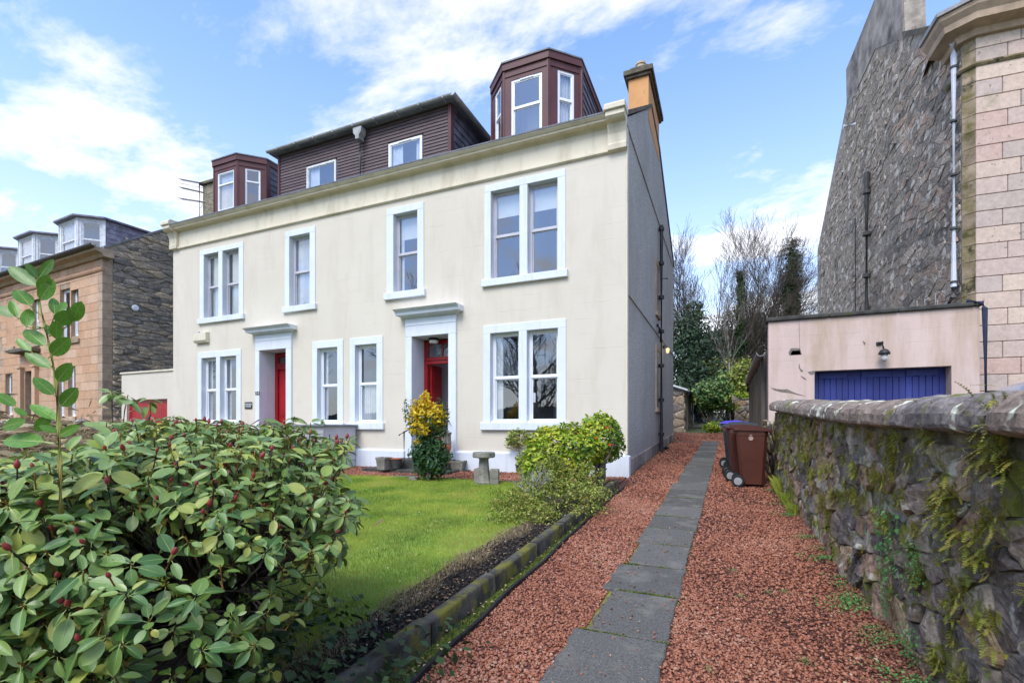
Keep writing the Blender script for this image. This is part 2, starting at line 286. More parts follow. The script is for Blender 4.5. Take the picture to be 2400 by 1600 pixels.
# ------------------------------------------------------------------ mesh building
def W(o):
    v = Vector((0, 0, 0))
    while o: v = v+o.location; o = o.parent
    return v
def link(name, me, mat=None, parent=None, world=True, kind=None, label=None):
    o = bpy.data.objects.new(name, me); COL.objects.link(o)
    if mat is not None and me is not None and len(me.materials) == 0:
        for q in (mat if isinstance(mat, (list, tuple)) else [mat]): me.materials.append(MATS[q])
    if parent:
        o.parent = parent
        if world: o.location = -W(parent)
    if kind: o['kind'] = kind
    if label: o['label'] = label
    return o
def thing(name, label, cat, loc=(0, 0, 0), rz=0, group=None, kind=None):
    o = bpy.data.objects.new(name, None); COL.objects.link(o); o.location = loc; o.rotation_euler = (0, 0, rz); o.empty_display_size = .2
    if kind != 'structure': o['label'] = label; o['category'] = cat
    if group: o['group'] = group
    if kind: o['kind'] = kind
    return o
def tag(o, label, cat, group=None, kind=None):
    o['label'] = label; o['category'] = cat
    if group: o['group'] = group
    if kind: o['kind'] = kind
    return o
class MB:
    def __init__(s, T=None): s.v = []; s.f = []; s.m = []; s.r = []; s.T = T
    def add(s, vs, fs, m=0, r=0.):
        n = len(s.v); T = s.T
        s.v += [tuple(T @ Vector(p)) for p in vs] if T is not None else [tuple(p) for p in vs]
        s.f += [tuple(n+i for i in q) for q in fs]; s.m += [m]*len(fs); s.r += [r]*len(fs); return s
    def box(s, x0, x1, y0, y1, z0, z1, m=0):
        return s.add([(x0, y0, z0), (x1, y0, z0), (x1, y1, z0), (x0, y1, z0), (x0, y0, z1), (x1, y0, z1), (x1, y1, z1), (x0, y1, z1)],
                     [(0, 3, 2, 1), (4, 5, 6, 7), (0, 1, 5, 4), (1, 2, 6, 5), (2, 3, 7, 6), (3, 0, 4, 7)], m)
    def cbox(s, x0, x1, y0, y1, z0, z1, c=.01, m=0):       # box with its edges chamfered
        def ring(z, i): return [(x0+i, y0, z), (x1-i, y0, z), (x1, y0+i, z), (x1, y1-i, z), (x1-i, y1, z), (x0+i, y1, z), (x0, y1-i, z), (x0, y0+i, z)]
        def ring2(z): return [(x0+c, y0+c, z)]*1+[(x1-c, y0+c, z)]*2+[(x1-c, y1-c, z)]*2+[(x0+c, y1-c, z)]*2+[(x0+c, y0+c, z)]
        vs = ring2(z0)+ring(z0+c, c)+ring(z1-c, c)+ring2(z1)
        fs = [tuple(reversed(range(8)))]+[(8*k+i, 8*k+(i+1) % 8, 8*k+8+(i+1) % 8, 8*k+8+i) for k in range(3) for i in range(8)]+[tuple(range(24, 32))]
        return s.add(vs, fs, m)
    def quad(s, a, b, c, d, m=0): return s.add([a, b, c, d], [(0, 1, 2, 3)], m)
    def prism(s, poly, ax, a0, a1, m=0):
        def P(p, a): return {'x': (a, p[0], p[1]), 'y': (p[0], a, p[1]), 'z': (p[0], p[1], a)}[ax]
        n = len(poly); vs = [P(p, a0) for p in poly]+[P(p, a1) for p in poly]
        return s.add(vs, [tuple(range(n)), tuple(reversed(range(n, 2*n)))]+[(i, n+i, n+(i+1) % n, (i+1) % n) for i in range(n)], m)
    def tube(s, pts, rad, n=6, m=0, cap=True, r=0.):
        pts = [Vector(p) for p in pts]; k = len(pts)
        if not hasattr(rad, '__len__'): rad = [rad]*k
        vs = []; up = Vector((.31, .2, .93))
        for i, p in enumerate(pts):
            t = (pts[min(i+1, k-1)]-pts[max(i-1, 0)])
            if t.length < 1e-9: t = Vector((0, 0, 1))
            t.normalize(); a = t.cross(up)
            if a.length < .1: a = t.cross(Vector((1, 0, 0)))
            a.normalize(); b = t.cross(a); up = a.cross(t) if i else up
            for j in range(n): q = 2*pi*j/n; vs.append(p+a*(cos(q)*rad[i])+b*(sin(q)*rad[i]))
            up = b if abs(t.dot(b)) < .5 else up
        fs = [(i*n+j, i*n+(j+1) % n, (i+1)*n+(j+1) % n, (i+1)*n+j) for i in range(k-1) for j in range(n)]
        if cap: fs += [tuple(reversed(range(n))), tuple(range((k-1)*n, k*n))]
        return s.add(vs, fs, m, r)
    def lathe(s, prof, n=24, c=(0, 0, 0), m=0, rot=0):
        vs = [(c[0]+r*cos(2*pi*j/n+rot), c[1]+r*sin(2*pi*j/n+rot), c[2]+z) for r, z in prof for j in range(n)]
        k = len(prof); fs = [(i*n+j, i*n+(j+1) % n, (i+1)*n+(j+1) % n, (i+1)*n+j) for i in range(k-1) for j in range(n)]
        fs += [tuple(reversed(range(n))), tuple(range((k-1)*n, k*n))]
        return s.add(vs, fs, m)
    def mesh(s, name, smooth=False):
        me = bpy.data.meshes.new(name); me.from_pydata(s.v, [], s.f); me.update()
        if any(s.m): me.polygons.foreach_set('material_index', s.m)
        if any(s.r):
            a = me.attributes.new('r', 'FLOAT', 'FACE'); a.data.foreach_set('value', s.r)
        if smooth: me.polygons.foreach_set('use_smooth', [True]*len(me.polygons))
        return me
    def build(s, name, mat, parent=None, world=True, smooth=False, kind=None, label=None):
        return link(name, s.mesh(name, smooth), mat, parent, world, kind, label)
def npmesh(name, V, Fc, mat, r=None, smooth=False, midx=None):
    me = bpy.data.meshes.new(name); V = np.asarray(V, np.float32).reshape(-1, 3); Fc = np.asarray(Fc, np.int32); k = Fc.shape[1]
    me.vertices.add(len(V)); me.vertices.foreach_set('co', V.ravel()); me.loops.add(Fc.size); me.loops.foreach_set('vertex_index', Fc.ravel())
    me.polygons.add(len(Fc)); me.polygons.foreach_set('loop_start', np.arange(0, Fc.size, k, dtype=np.int32))
    for q in (mat if isinstance(mat, (list, tuple)) else [mat]): me.materials.append(MATS[q])
    if r is not None: a = me.attributes.new('r', 'FLOAT', 'FACE'); a.data.foreach_set('value', np.asarray(r, np.float32))
    if midx is not None: me.polygons.foreach_set('material_index', np.asarray(midx, np.int32))
    me.update(calc_edges=True)
    if smooth: me.polygons.foreach_set('use_smooth', np.ones(len(Fc), bool))
    return me
def rots(n, tilt=pi):                                     # n random rotation matrices
    q = rng.normal(size=(n, 4)); q /= np.linalg.norm(q, axis=1)[:, None]; a, b, c, d = q.T
    return np.stack([1-2*(c*c+d*d), 2*(b*c-a*d), 2*(b*d+a*c), 2*(b*c+a*d), 1-2*(b*b+d*d), 2*(c*d-a*b), 2*(b*d-a*c), 2*(c*d+a*b), 1-2*(b*b+c*c)], 1).reshape(n, 3, 3)

def wall_holes(mb, x0, x1, z0, z1, holes, y0, y1, m=0):   # front wall sheet with openings and their reveals
    xs = sorted({x0, x1, *[h[0] for h in holes], *[h[1] for h in holes]}); zs = sorted({z0, z1, *[h[2] for h in holes], *[h[3] for h in holes]})
    xs = [x for x in xs if x0 <= x <= x1]; zs = [z for z in zs if z0 <= z <= z1]
    inh = lambda x, z: any(h[0] < x < h[1] and h[2] < z < h[3] for h in holes)
    for a, b in zip(xs, xs[1:]):
        for c, d in zip(zs, zs[1:]):
            if not inh((a+b)/2, (c+d)/2):
                mb.quad((a, y0, c), (b, y0, c), (b, y0, d), (a, y0, d), m); mb.quad((a, y1, c), (a, y1, d), (b, y1, d), (b, y1, c), m)
    for h in holes:
        a, b, c, d = h
        mb.quad((a, y0, c), (a, y0, d), (a, y1, d), (a, y1, c), m); mb.quad((b, y0, c), (b, y1, c), (b, y1, d), (b, y0, d), m)
        mb.quad((a, y0, d), (b, y0, d), (b, y1, d), (a, y1, d), m); mb.quad((a, y0, c), (a, y1, c), (b, y1, c), (b, y0, c), m)

def clip_poly(poly, a, b, c):                             # keep a*x+b*y <= c
    o = []
    for i in range(len(poly)):
        p, q = poly[i], poly[(i+1) % len(poly)]; dp, dq = a*p[0]+b*p[1]-c, a*q[0]+b*q[1]-c
        if dp <= 0: o.append(p)
        if (dp < 0) != (dq < 0) and abs(dp-dq) > 1e-12: t = dp/(dp-dq); o.append((p[0]+(q[0]-p[0])*t, p[1]+(q[1]-p[1])*t))
    return o
def inpoly(p, poly):
    c = False; n = len(poly)
    for i in range(n):
        a, b = poly[i], poly[i-1]
        if (a[1] > p[1]) != (b[1] > p[1]) and p[0] < (b[0]-a[0])*(p[1]-a[1])/(b[1]-a[1])+a[0]: c = not c
    return c
def stones_layout(x0, x1, z0, z1, sw, sh, jit=.42, seed=1, outline=None, merge=.12, swarm=.55):
    """random rubble: convex cells of uneven size, wider than tall, roughly coursed"""
    rd = random.Random(seed); pts = []; z = z0; row = 0
    while z < z1:
        h = sh*rd.uniform(.55, 1.6); x = x0-rd.uniform(0, sw)
        while x < x1+sw:
            wdt = sw*rd.choice([.35, .6, .9, 1.2, 1.7, 2.3]); pts.append((x+wdt/2+rd.uniform(-.2, .2)*wdt, z+h/2+rd.uniform(-jit, jit)*h)); x += wdt
        z += h; row += 1
    k = sw/sh; q = [(x, y*k*swarm*1.6) for x, y in pts]; ky = k*swarm*1.6; cells = []
    arr = np.array(q)
    for i, p in enumerate(q):
        if outline and not inpoly(pts[i], outline): continue
        if not (x0-sw < pts[i][0] < x1+sw): continue
        d = ((arr-arr[i])**2).sum(1); near = np.argsort(d)[1:24]
        poly = [(x0, z0*ky), (x1, z0*ky), (x1, z1*ky), (x0, z1*ky)]
        for j in near:
            qx, qy = q[j]; a, b = qx-p[0], qy-p[1]; c = (qx*qx+qy*qy-p[0]**2-p[1]**2)/2
            poly = clip_poly(poly, a, b, c)
            if len(poly) < 3: break
        if len(poly) >= 3:
            poly = [(x, y/ky) for x, y in poly]
            area = abs(sum(poly[m-1][0]*poly[m][1]-poly[m][0]*poly[m-1][1] for m in range(len(poly))))/2
            if area > .002: cells.append(poly)
    return cells
def stone_mesh(mb, poly, gap, bulge, P, seg=.09, rough=.3, seed=0):
    """one irregular stone: P(s, z, out) maps wall coordinates to space"""
    cx = sum(p[0] for p in poly)/len(poly); cz = sum(p[1] for p in poly)/len(poly); ring = []
    for i in range(len(poly)):
        a, b = poly[i], poly[(i+1) % len(poly)]; L_ = math.hypot(b[0]-a[0], b[1]-a[1]); k = max(1, int(round(L_/seg)))
        for t in range(k): ring.append((a[0]+(b[0]-a[0])*t/k, a[1]+(b[1]-a[1])*t/k))
    if len(ring) < 5: ring = [r for i in range(len(ring)) for r in (ring[i], ((ring[i][0]+ring[(i+1) % len(ring)][0])/2, (ring[i][1]+ring[(i+1) % len(ring)][1])/2))]
    n = len(ring); rads = sum(math.hypot(p[0]-cx, p[1]-cz) for p in ring)/n; f0 = max(.4, 1-gap/rads)
    tx, tz = random.uniform(-.5, .5)*bulge/rads, random.uniform(-.5, .5)*bulge/rads
    vs = []
    for f, o in ((f0, -.02), (f0*.985, bulge*.7), (f0*.95, bulge*.98), (f0*.55, bulge)):
        for p in ring:
            dx, dz = p[0]-cx, p[1]-cz; nn = noise.noise(Vector((p[0]*6, p[1]*6, seed+f*3)))
            ff = f*(1+.09*nn) if f > .6 else f
            x, z = cx+dx*ff, cz+dz*ff; ou = o
            if o > 0: ou = o+rough*bulge*(noise.noise(Vector((x*14, z*14, seed)))*1.6+noise.noise(Vector((x*33, z*33, seed)))*1.3)+(dx*tx+dz*tz)*(.9 if o > bulge*.5 else .3)
            vs.append(P(x, z, ou))
    vs.append(P(cx, cz, bulge*(1+.3*random.uniform(-1, 1))))
    fs = [(k*n+i, k*n+(i+1) % n, (k+1)*n+(i+1) % n, (k+1)*n+i) for k in range(3) for i in range(n)]+[(3*n+i, 3*n+(i+1) % n, 4*n) for i in range(n)]
    mb.add(vs, fs)
def rubble(parent, cells, P, mat, gap=.012, bulge=.03, maxn=300, seg=.12, world=True, key=None, smooth=True, name='stone'):
    cells = list(cells)
    if key: cells.sort(key=key)
    rest = MB()
    for i, c in enumerate(cells):
        if i < maxn: mb = MB(); stone_mesh(mb, c, gap, bulge*random.uniform(.6, 1.4), P, seg, seed=i*1.7); mb.build(name, mat, parent, world, smooth=smooth)
        else: stone_mesh(rest, c, gap, bulge*random.uniform(.6, 1.4), P, seg*1.5, seed=i*1.7)
    if rest.v: rest.build(name+'_courses', mat, parent, world, smooth=smooth, kind='stuff')

# a window: frame part with panes, and what hangs behind the glass, built in T (x right, y into the wall, z up)
def curtain_mb(T, x0, x1, z0, z1, y, waves=5, amp=.02):
    mb = MB(T); n = max(8, waves*8); vs = []
    for i in range(n+1):
        t = i/n; yy = y+amp*sin(t*waves*2*pi)+amp*.4*sin(t*waves*5.1)
        vs += [(x0+(x1-x0)*t, yy, z0), (x0+(x1-x0)*t, yy*.5+y*.5, z1)]
    mb.add(vs, [(2*i, 2*i+2, 2*i+3, 2*i+1) for i in range(n)]); return mb
def sash(parent, x0, x1, z0, z1, y, mat='white_plastic', split=.5, fw=.05, hang=(), T=None, world=True, single=False, depth=.06, room=True, lab=None, vent=False):
    f = MB(T); y1 = y+depth
    f.box(x0, x0+fw, y, y1, z0, z1); f.box(x1-fw, x1, y, y1, z0, z1); f.box(x0+fw, x1-fw, y, y1, z1-fw, z1); f.box(x0+fw, x1-fw, y, y1, z0, z0+fw)
    panes = []; xi0, xi1 = x0+fw, x1-fw
    g = fw*.45                                             # glazing bead
    def sashframe(a, b, yy):
        f.box(xi0, xi0+g, yy, yy+.02, a, b); f.box(xi1-g, xi1, yy, yy+.02, a, b); f.box(xi0+g, xi1-g, yy, yy+.02, a, a+g); f.box(xi0+g, xi1-g, yy, yy+.02, b-g, b)
        panes.append((xi0+g, xi1-g, a+g, b-g, yy+.008))
    if single: sashframe(z0+fw, z1-fw, y+.018)
    else:
        zs = z0+(z1-z0)*split; f.box(xi0, xi1, y+.002, y1-.002, zs-fw*.4, zs+fw*.4); sashframe(z0+fw, zs-fw*.4, y+.03); sashframe(zs+fw*.4, z1-fw, y+.012)
    if vent: f.box((x0+x1)/2-.1*(x1-x0)-.08, (x0+x1)/2+.1*(x1-x0)+.08, y-.012, y-.001, z1-fw*.8, z1-fw*.3)
    win = f.build('window', mat, parent, world, label=lab)
    for a, b, c, d, yy in panes: MB(T).box(a, b, yy, yy+.006, c, d).build('pane', 'glass', win, world)
    yc = y1+.025
    for h in hang:
        k = h[0]; wd = x1-x0; hh = z1-z0
        if k == 'blind': MB(T).box(x0+.03, x1-.03, yc, yc+.008, z1-h[1]*hh, z1-.01).build('blind', 'blind', win, world)
        elif k == 'sheer': curtain_mb(T, x0+.02, x1-.02, z0+.02, z0+hh*h[1], yc, int(wd*14)).build('curtain', 'curtain', win, world, smooth=True)
        elif k == 'left': curtain_mb(T, x0+.02, x0+.02+wd*h[1], z0+.02, z1, yc, 3).build('curtain', 'curtain', win, world, smooth=True)
        elif k == 'right': curtain_mb(T, x1-.02-wd*h[1], x1-.02, z0+.02, z1, yc, 3).build('curtain', 'curtain', win, world, smooth=True)
        elif k == 'vertical':
            n = int(wd/.09); mb = MB(T)
            for i in range(n): xx = x0+.03+i*(wd-.06)/n; mb.quad((xx, yc, z0+.03), (xx+.075, yc+.04, z0+.03), (xx+.075, yc+.04, z1-.02), (xx, yc, z1-.02))
            mb.build('vertical_blind', 'blind', win, world)
    if room:
        q = MB(T); e = .25; a, b, c, d, r0, r1 = x0-e, x1+e, z0-e, z1+.1, y1+.005, y1+1.3
        q.quad((a, r1, c), (b, r1, c), (b, r1, d), (a, r1, d)); q.quad((a, r0, c), (a, r1, c), (a, r1, d), (a, r0, d)); q.quad((b, r0, c), (b, r0, d), (b, r1, d), (b, r1, c))
        q.quad((a, r0, c), (b, r0, c), (b, r1, c), (a, r1, c)); q.quad((a, r0, d), (a, r1, d), (b, r1, d), (b, r0, d))
        q.build('room', 'interior', win, world)
    return win
def text(s, size, mat, parent, loc, rot, name='lettering', ext=.002):
    cu = bpy.data.curves.new(name, 'FONT'); cu.body = s; cu.size = size; cu.align_x = 'CENTER'; cu.align_y = 'CENTER'; cu.extrude = ext; cu.space_line = .85
    tmp = bpy.data.objects.new(name, cu); COL.objects.link(tmp); bpy.context.view_layer.update(); me = bpy.data.meshes.new_from_object(tmp); bpy.data.objects.remove(tmp)
    me.materials.clear(); me.materials.append(MATS[mat]); o = bpy.data.objects.new(name, me); COL.objects.link(o); o.parent = parent; o.location = Vector(loc)-W(parent); o.rotation_euler = rot; return o
# ================================================================== GROUND
XH0, XH1 = onY(406, 900, YF)[0], -.1817*YF                # main house, left and right ends
DRW = lambda y: .757+.0332*(9.08-y)                        # face of the boundary wall
mb = MB(); ys = [-300, -20, 60, 400]; xs = [-400, 400]
mb.add([(x, y, gz(y)-.012) for y in ys for x in xs], [(2*i, 2*i+1, 2*i+3, 2*i+2) for i in range(3)])
mb.build('ground', 'earth', kind='structure')
def sheet(name, pts, dz, mat, parent=None, kind='structure'):
    mb = MB(); mb.add([(x, y, gz(y)+dz) for x, y in pts], [tuple(range(len(pts)))]); return mb.build(name, mat, parent, kind=kind)
sheet('road', [(-60, -14), (60, -14), (60, -7), (-60, -7)], .0, 'road')
GX0 = -1.50
sheet('gravel_drive', [(GX0, -1), (1.1, -1), (.75, 9.4), (.85, 12), (.85, 21), (-2.2, 23.5), (-6, 23.5), (-6, 19.1), (-1.7, 19.1), (-1.7, 9.3), (-1.7, 8.1)], .0, 'gravel_bed')
sheet('gravel_forecourt', [(-14.5, 7.55), (-1.72, 7.95), (-1.72, 9.6), (-15.3, 9.6)], -.002, 'gravel_bed')

def chips(zones, name, parent=None):
    Vs, Fs, Rs = [], [], []; base = 0
    oct_v = np.array([(1, 0, 0), (-1, 0, 0), (0, 1, 0), (0, -1, 0), (0, 0, 1), (0, 0, -1)], float)
    oct_f = np.array([(0, 2, 4), (2, 1, 4), (1, 3, 4), (3, 0, 4), (2, 0, 5), (1, 2, 5), (3, 1, 5), (0, 3, 5)])
    for (xa, xb, ya, yb, dens, size, test, dz) in zones:
        n = int((xb-xa)*(yb-ya)*dens); x = rng.uniform(xa, xb, n); y = rng.uniform(ya, yb, n); k = test(x, y); x, y = x[k], y[k]; n = len(x)
        sc = size*rng.uniform(.45, 1.25, (n, 1, 3))*np.array([1, .85, .55]); v = oct_v[None]*sc*(1+rng.uniform(-.35, .35, (n, 6, 1)))
        # truncate: push the tips in so the chips are blocky, then turn them
        R = rots(n); a = rng.uniform(0, 2*pi, n); tl = rng.normal(0, .35, (n, 2))
        Rz = np.zeros((n, 3, 3)); Rz[:, 0, 0] = np.cos(a); Rz[:, 0, 1] = -np.sin(a); Rz[:, 1, 0] = np.sin(a); Rz[:, 1, 1] = np.cos(a); Rz[:, 2, 2] = 1
        Rx = np.zeros((n, 3, 3)); Rx[:, 0, 0] = 1; Rx[:, 1, 1] = np.cos(tl[:, 0]); Rx[:, 1, 2] = -np.sin(tl[:, 0]); Rx[:, 2, 1] = np.sin(tl[:, 0]); Rx[:, 2, 2] = np.cos(tl[:, 0])
        v = np.einsum('nij,nkj->nki', Rz @ Rx, v)
        z = SL*y+dz+size*rng.uniform(.0, .75, n); v += np.stack([x, y, z], 1)[:, None]
        Vs.append(v.reshape(-1, 3)); Fs.append((oct_f[None]+(base+6*np.arange(n))[:, None, None]).reshape(-1, 3)); base += 6*n
        rr = np.clip(rng.uniform(.02, .85, n)+.22*np.sin(x*3.1+np.sin(y*1.7)*1.5)*np.sin(y*1.3+x), 0, .92); rr[rng.uniform(size=n) < .006] = 1.0; Rs.append(np.repeat(rr, 8))
    me = npmesh(name, np.concatenate(Vs), np.concatenate(Fs), 'gravel', np.concatenate(Rs)); return link(name, me, None, parent, kind='stuff')
pathL = lambda y: -.847+.0089*(y-2.74); pathR = lambda y: -.3166+.0087*(y-3.02)
drive_ok = lambda x, y: (x > np.where(y > 8.9, -1.68, GX0-.012*(y-3))) & (x < .757+.0332*(9.08-y)+.02) & ~((x > pathL(y)+.015) & (x < pathR(y)-.015) & (y < 18.1))
chips([(GX0-.1, 1.05, 1.3, 4.2, 5200, .0155, drive_ok, .0), (GX0-.1, 1.0, 4.2, 7.5, 3000, .019, drive_ok, .0), (-1.7, .95, 7.5, 12, 1300, .024, drive_ok, .0),
       (-1.7, .9, 12, 19, 500, .034, drive_ok, .0), (-5, .9, 19.1, 22.5, 300, .036, lambda x, y: x > -6, .0),
       (-9.5, -1.72, 7.9, 9.42, 1700, .021, lambda x, y: y > 8.05+(x+1.7)*.02, .0)], 'gravel')

# path of slabs, each slab a piece
path = MB(); path.add([(pathL(y)+.02, y, gz(y)+.003) for y in (1, 18)]+[(pathR(y)-.02, y, gz(y)+.003) for y in (18, 1)], [(0, 3, 2, 1)])
path = path.build('slab_path', 'slab_edge', kind='structure')
joints = [.95, 1.65, 2.33, 3.02, 3.745, 4.38, 5.07, 5.70, 6.35, 6.98, 7.6]
while joints[-1] < 17.6: joints.append(joints[-1]+.66)
for i, (a, b) in enumerate(zip(joints, joints[1:])):
    rd = random.Random(i+3); dl = {1: .0, 2: -.03, 3: .05, 4: -.03, 5: .04}.get(i, rd.uniform(-.03, .02)); sk = rd.uniform(-.012, .012)
    mb = MB(); L0, R0 = pathL(a)+dl, pathR(a)+rd.uniform(-.012, .012); n = 9
    def edge(p, q, k, amp, s0): return [(p[0]+(q[0]-p[0])*t/k+amp*noise.noise(Vector((t*.9, s0, i*3.1))), p[1]+(q[1]-p[1])*t/k+amp*noise.noise(Vector((s0, t*.9, i*2.3)))) for t in range(k)]
    c0, c1, c2, c3 = (L0, a+.015+sk), (R0, a+.015-sk), (R0+.004, b-.015-sk), (L0+.006, b-.015+sk)
    am = .016 if i < 6 else .006
    ring = edge(c0, c1, n, am*.7, 1.1)+edge(c1, c2, n, am, 4.7)+edge(c2, c3, n, am*.7, 8.3)+edge(c3, c0, n, am*2, 12.9)
    m = len(ring); cxx = (L0+R0)/2; cyy = (a+b)/2; dz = rd.uniform(-.004, .006)
    vs = [(x, y, gz(y)-.01) for x, y in ring]+[(x, y, gz(y)+.020+dz) for x, y in ring]+[(cxx+(x-cxx)*.97, cyy+(y-cyy)*.97, gz(y)+.027+dz) for x, y in ring]
    mb.add(vs, [(i2, (i2+1) % m, m+(i2+1) % m, m+i2) for i2 in range(m)]+[(m+i2, m+(i2+1) % m, 2*m+(i2+1) % m, 2*m+i2) for i2 in range(m)]+[tuple(range(2*m, 3*m))])
    mb.build('slab', 'slab', path)
# cross strip at the far end of the path
mb = MB(); mb.box(-1.7, pathL(18)+.5, 17.75, 18.35, gz(18)-.05, gz(18)+.025); mb.build('path_end_strip', 'slab', kind='structure')

# kerb with its stones, moss strip and low edging
kx = -1.665
kerb = MB(); kerb.add([(kx-.02, 1.0, gz(1)), (kx-.06, 1.0, gz(1)), (kx-.06, 8.2, gz(8.2)), (kx-.02, 8.2, gz(8.2))], [(0, 1, 2, 3)])
kerb = kerb.build('garden_kerb', 'kerb', kind='structure'); y = .85; i = 0
while y < 8.1:
    ln = random.uniform(.82, .98) if y > 2.5 else .83; ln = min(ln, 8.22-y); hh = .155+random.uniform(-.012, .012)+(.015 if 1.6 < y < 2.5 else 0); xo = random.uniform(-.008, .008)
    mb = MB(); n = max(3, int(ln/.06)); prof = [(-.045, -.06), (-.046, hh*.9), (-.036, hh), (0, hh+.003), (.036, hh), (.046, hh*.9), (.047, -.06)]
    vs = []
    for k in range(n+1):
        yy = y+.006+(ln-.012)*k/n; e = .97 if k in (0, n) else 1
        for px_, pz_ in prof:
            nn = noise.noise(Vector((px_*9, yy*5, pz_*7)))*.007+noise.noise(Vector((px_*30, yy*22, pz_*30)))*.003
            vs.append((kx+xo+px_*e+nn, yy, gz(yy)+pz_*(e if pz_ > 0 else 1)+nn))
    q = len(prof); mb.add(vs, [(k*q+j, k*q+j+1, (k+1)*q+j+1, (k+1)*q+j) for k in range(n) for j in range(q-1)]+[tuple(range(q)), tuple(reversed(range(n*q, n*q+q)))])
    mb.build('kerb_stone', 'kerb', kerb, smooth=True); y += ln; i += 1
edg = MB(); edg.add([(GX0-.04, 1, gz(1)), (GX0-.07, 1, gz(1)), (GX0-.17, 8, gz(8)), (GX0-.14, 8, gz(8))], [(0, 1, 2, 3)])
edg = edg.build('path_edging', 'soil', kind='structure'); y = .9
while y < 7.9:
    ln = random.uniform(.5, .7); n = 8; vs = []
    for k in range(n+1):
        yy = y+(ln-.01)*k/n; xx = GX0-.0-.012*(yy-2.7)+.03*noise.noise(Vector((yy*1.3, 3, 1))); h = .038+.008*noise.noise(Vector((yy*6, 7, 1)))
        vs += [(xx-.014, yy, gz(yy)-.02), (xx-.012, yy, gz(yy)+h), (xx+.010, yy, gz(yy)+h), (xx+.014, yy, gz(yy)-.02)]
    MB().add(vs, [(k*4+j, k*4+j+1, k*4+4+j+1, k*4+4+j) for k in range(n) for j in range(3)]+[(0, 1, 2, 3), tuple(reversed(range(n*4, n*4+4)))]).build('edging_piece', 'rubber', edg); y += ln
sheet('moss_strip', [(kx+.03, .9), (GX0-.005, .9), (GX0-.1, 8), (kx+.03, 8)], .004, 'moss_bed')
sheet('flower_bed', [(-2.55, .6), (kx-.04, .6), (kx-.04, 8.2), (-2.3, 8.2), (-2.17, 5), (-2.12, 3)], .075, 'soil')
lawnR = lambda y: -2.13-.03*np.sin(y*2.1)-.04*np.sin(y*.9+1)
lawn = sheet('lawn', [(-13, .6), (-2.25, .6)]+[(float(lawnR(y)), y) for y in np.linspace(1, 7.0, 12)]+[(-2.3, 7.4), (-3.2, 7.78), (-4.6, 7.86), (-6.5, 7.75), (-8.6, 7.2), (-13, 6.2)], .082, 'lawn_bed')
lawnF = lambda x: np.interp(x, [-13, -8.6, -6.5, -4.6, -3.2, -2.3], [6.2, 7.2, 7.75, 7.86, 7.78, 7.4])
def blades(n, xf, yf, ok, h, wd, dz, mat, lean=.5, name='grass', cut=None, base_r=None, parent=None, rfun=None):
    x = rng.uniform(*xf, n); y = rng.uniform(*yf, n); k = ok(x, y); x, y = x[k], y[k]; n = len(x); a = rng.uniform(0, 2*pi, n); hh = h*rng.uniform(.5, 1.3, n)
    la = rng.uniform(0, 2*pi, n); le = rng.uniform(0, lean, n)*hh; z = SL*y+dz; w2 = wd*rng.uniform(.7, 1.3, n)
    b0 = np.stack([x-np.cos(a)*w2, y-np.sin(a)*w2, z], 1); b1 = np.stack([x+np.cos(a)*w2, y+np.sin(a)*w2, z], 1)
    m0 = np.stack([x+np.cos(la)*le*.35-np.cos(a)*w2*.7, y+np.sin(la)*le*.35-np.sin(a)*w2*.7, z+hh*.6], 1); m1 = m0+np.stack([np.cos(a)*w2*1.4, np.sin(a)*w2*1.4, 0*z], 1)
    t = np.stack([x+np.cos(la)*le, y+np.sin(la)*le, z+hh], 1); V = np.stack([b0, b1, m1, m0, t], 1).reshape(-1, 3); i = 5*np.arange(n)[:, None]
    Fc = np.concatenate([np.stack([i[:, 0], i[:, 0]+1, i[:, 0]+2], 1), np.stack([i[:, 0], i[:, 0]+2, i[:, 0]+3], 1), np.stack([i[:, 0]+3, i[:, 0]+2, i[:, 0]+4], 1)])
    r = rfun(x, y) if rfun else rng.uniform(0, 1, n); me = npmesh(name, V, Fc, mat, np.tile(r, 3)); return link(name, me, None, parent, kind='stuff')
def patchy(x, y):
    r = np.array([.5+1.25*noise.noise(Vector((a*1.5, b*1.5, 0)))+.35*noise.noise(Vector((a*5, b*5, 2))) for a, b in zip(x, y)]); return np.clip(r*.62+.12+rng.normal(0, .12, len(x)), 0, 1)
inl = lambda x, y: (x < lawnR(y)+.03*np.sin(y*31)) & (y < lawnF(x)+.02) & (x > -2.0-y*1.35)
blades(95000, (-6.5, -2.0), (1.8, 4.6), inl, .032, .0016, .078, 'grass', rfun=patchy)
blades(120000, (-9.5, -2.0), (4.6, 7.9), inl, .034, .0026, .078, 'grass', rfun=patchy, name='grass')
edge_ok = lambda x, y: (np.abs(x-lawnR(y)-.03) < .10+.05*np.sin(y*7))
blades(26000, (-2.5, -1.9), (1.2, 6.6), edge_ok, .055, .0018, .07, 'dry_grass', lean=2.2, name='grass_edge')
blades(5000, (kx+.03, GX0-.02), (1.2, 7.9), lambda x, y: x < GX0-.02-.012*(y-2.7), .02, .004, .0, 'moss', lean=1.2, name='moss_tufts')
jt = np.array(joints); jok = lambda x, y: (x > pathL(y)-.02) & (x < pathR(y)+.01) & (np.min(np.abs(y[:, None]+.0*x[:, None]-jt[None]), axis=1) < .017) & (np.sin(x*9+y*5)+np.sin(x*23+y*3) > -.3)
blades(120000, (-.9, -.28), (1.5, 9), jok, .016, .004, .014, 'moss', lean=1.2, name='joint_moss')
blades(9000, (-.92, -.24), (1.5, 9), lambda x, y: ((np.abs(x-pathL(y)+.005) < .02) | (np.abs(x-pathR(y)) < .016)) & (np.sin(y*5.3)+np.sin(y*11.7+2) > .7), .018, .004, .004, 'moss', lean=1.2, name='edge_moss')
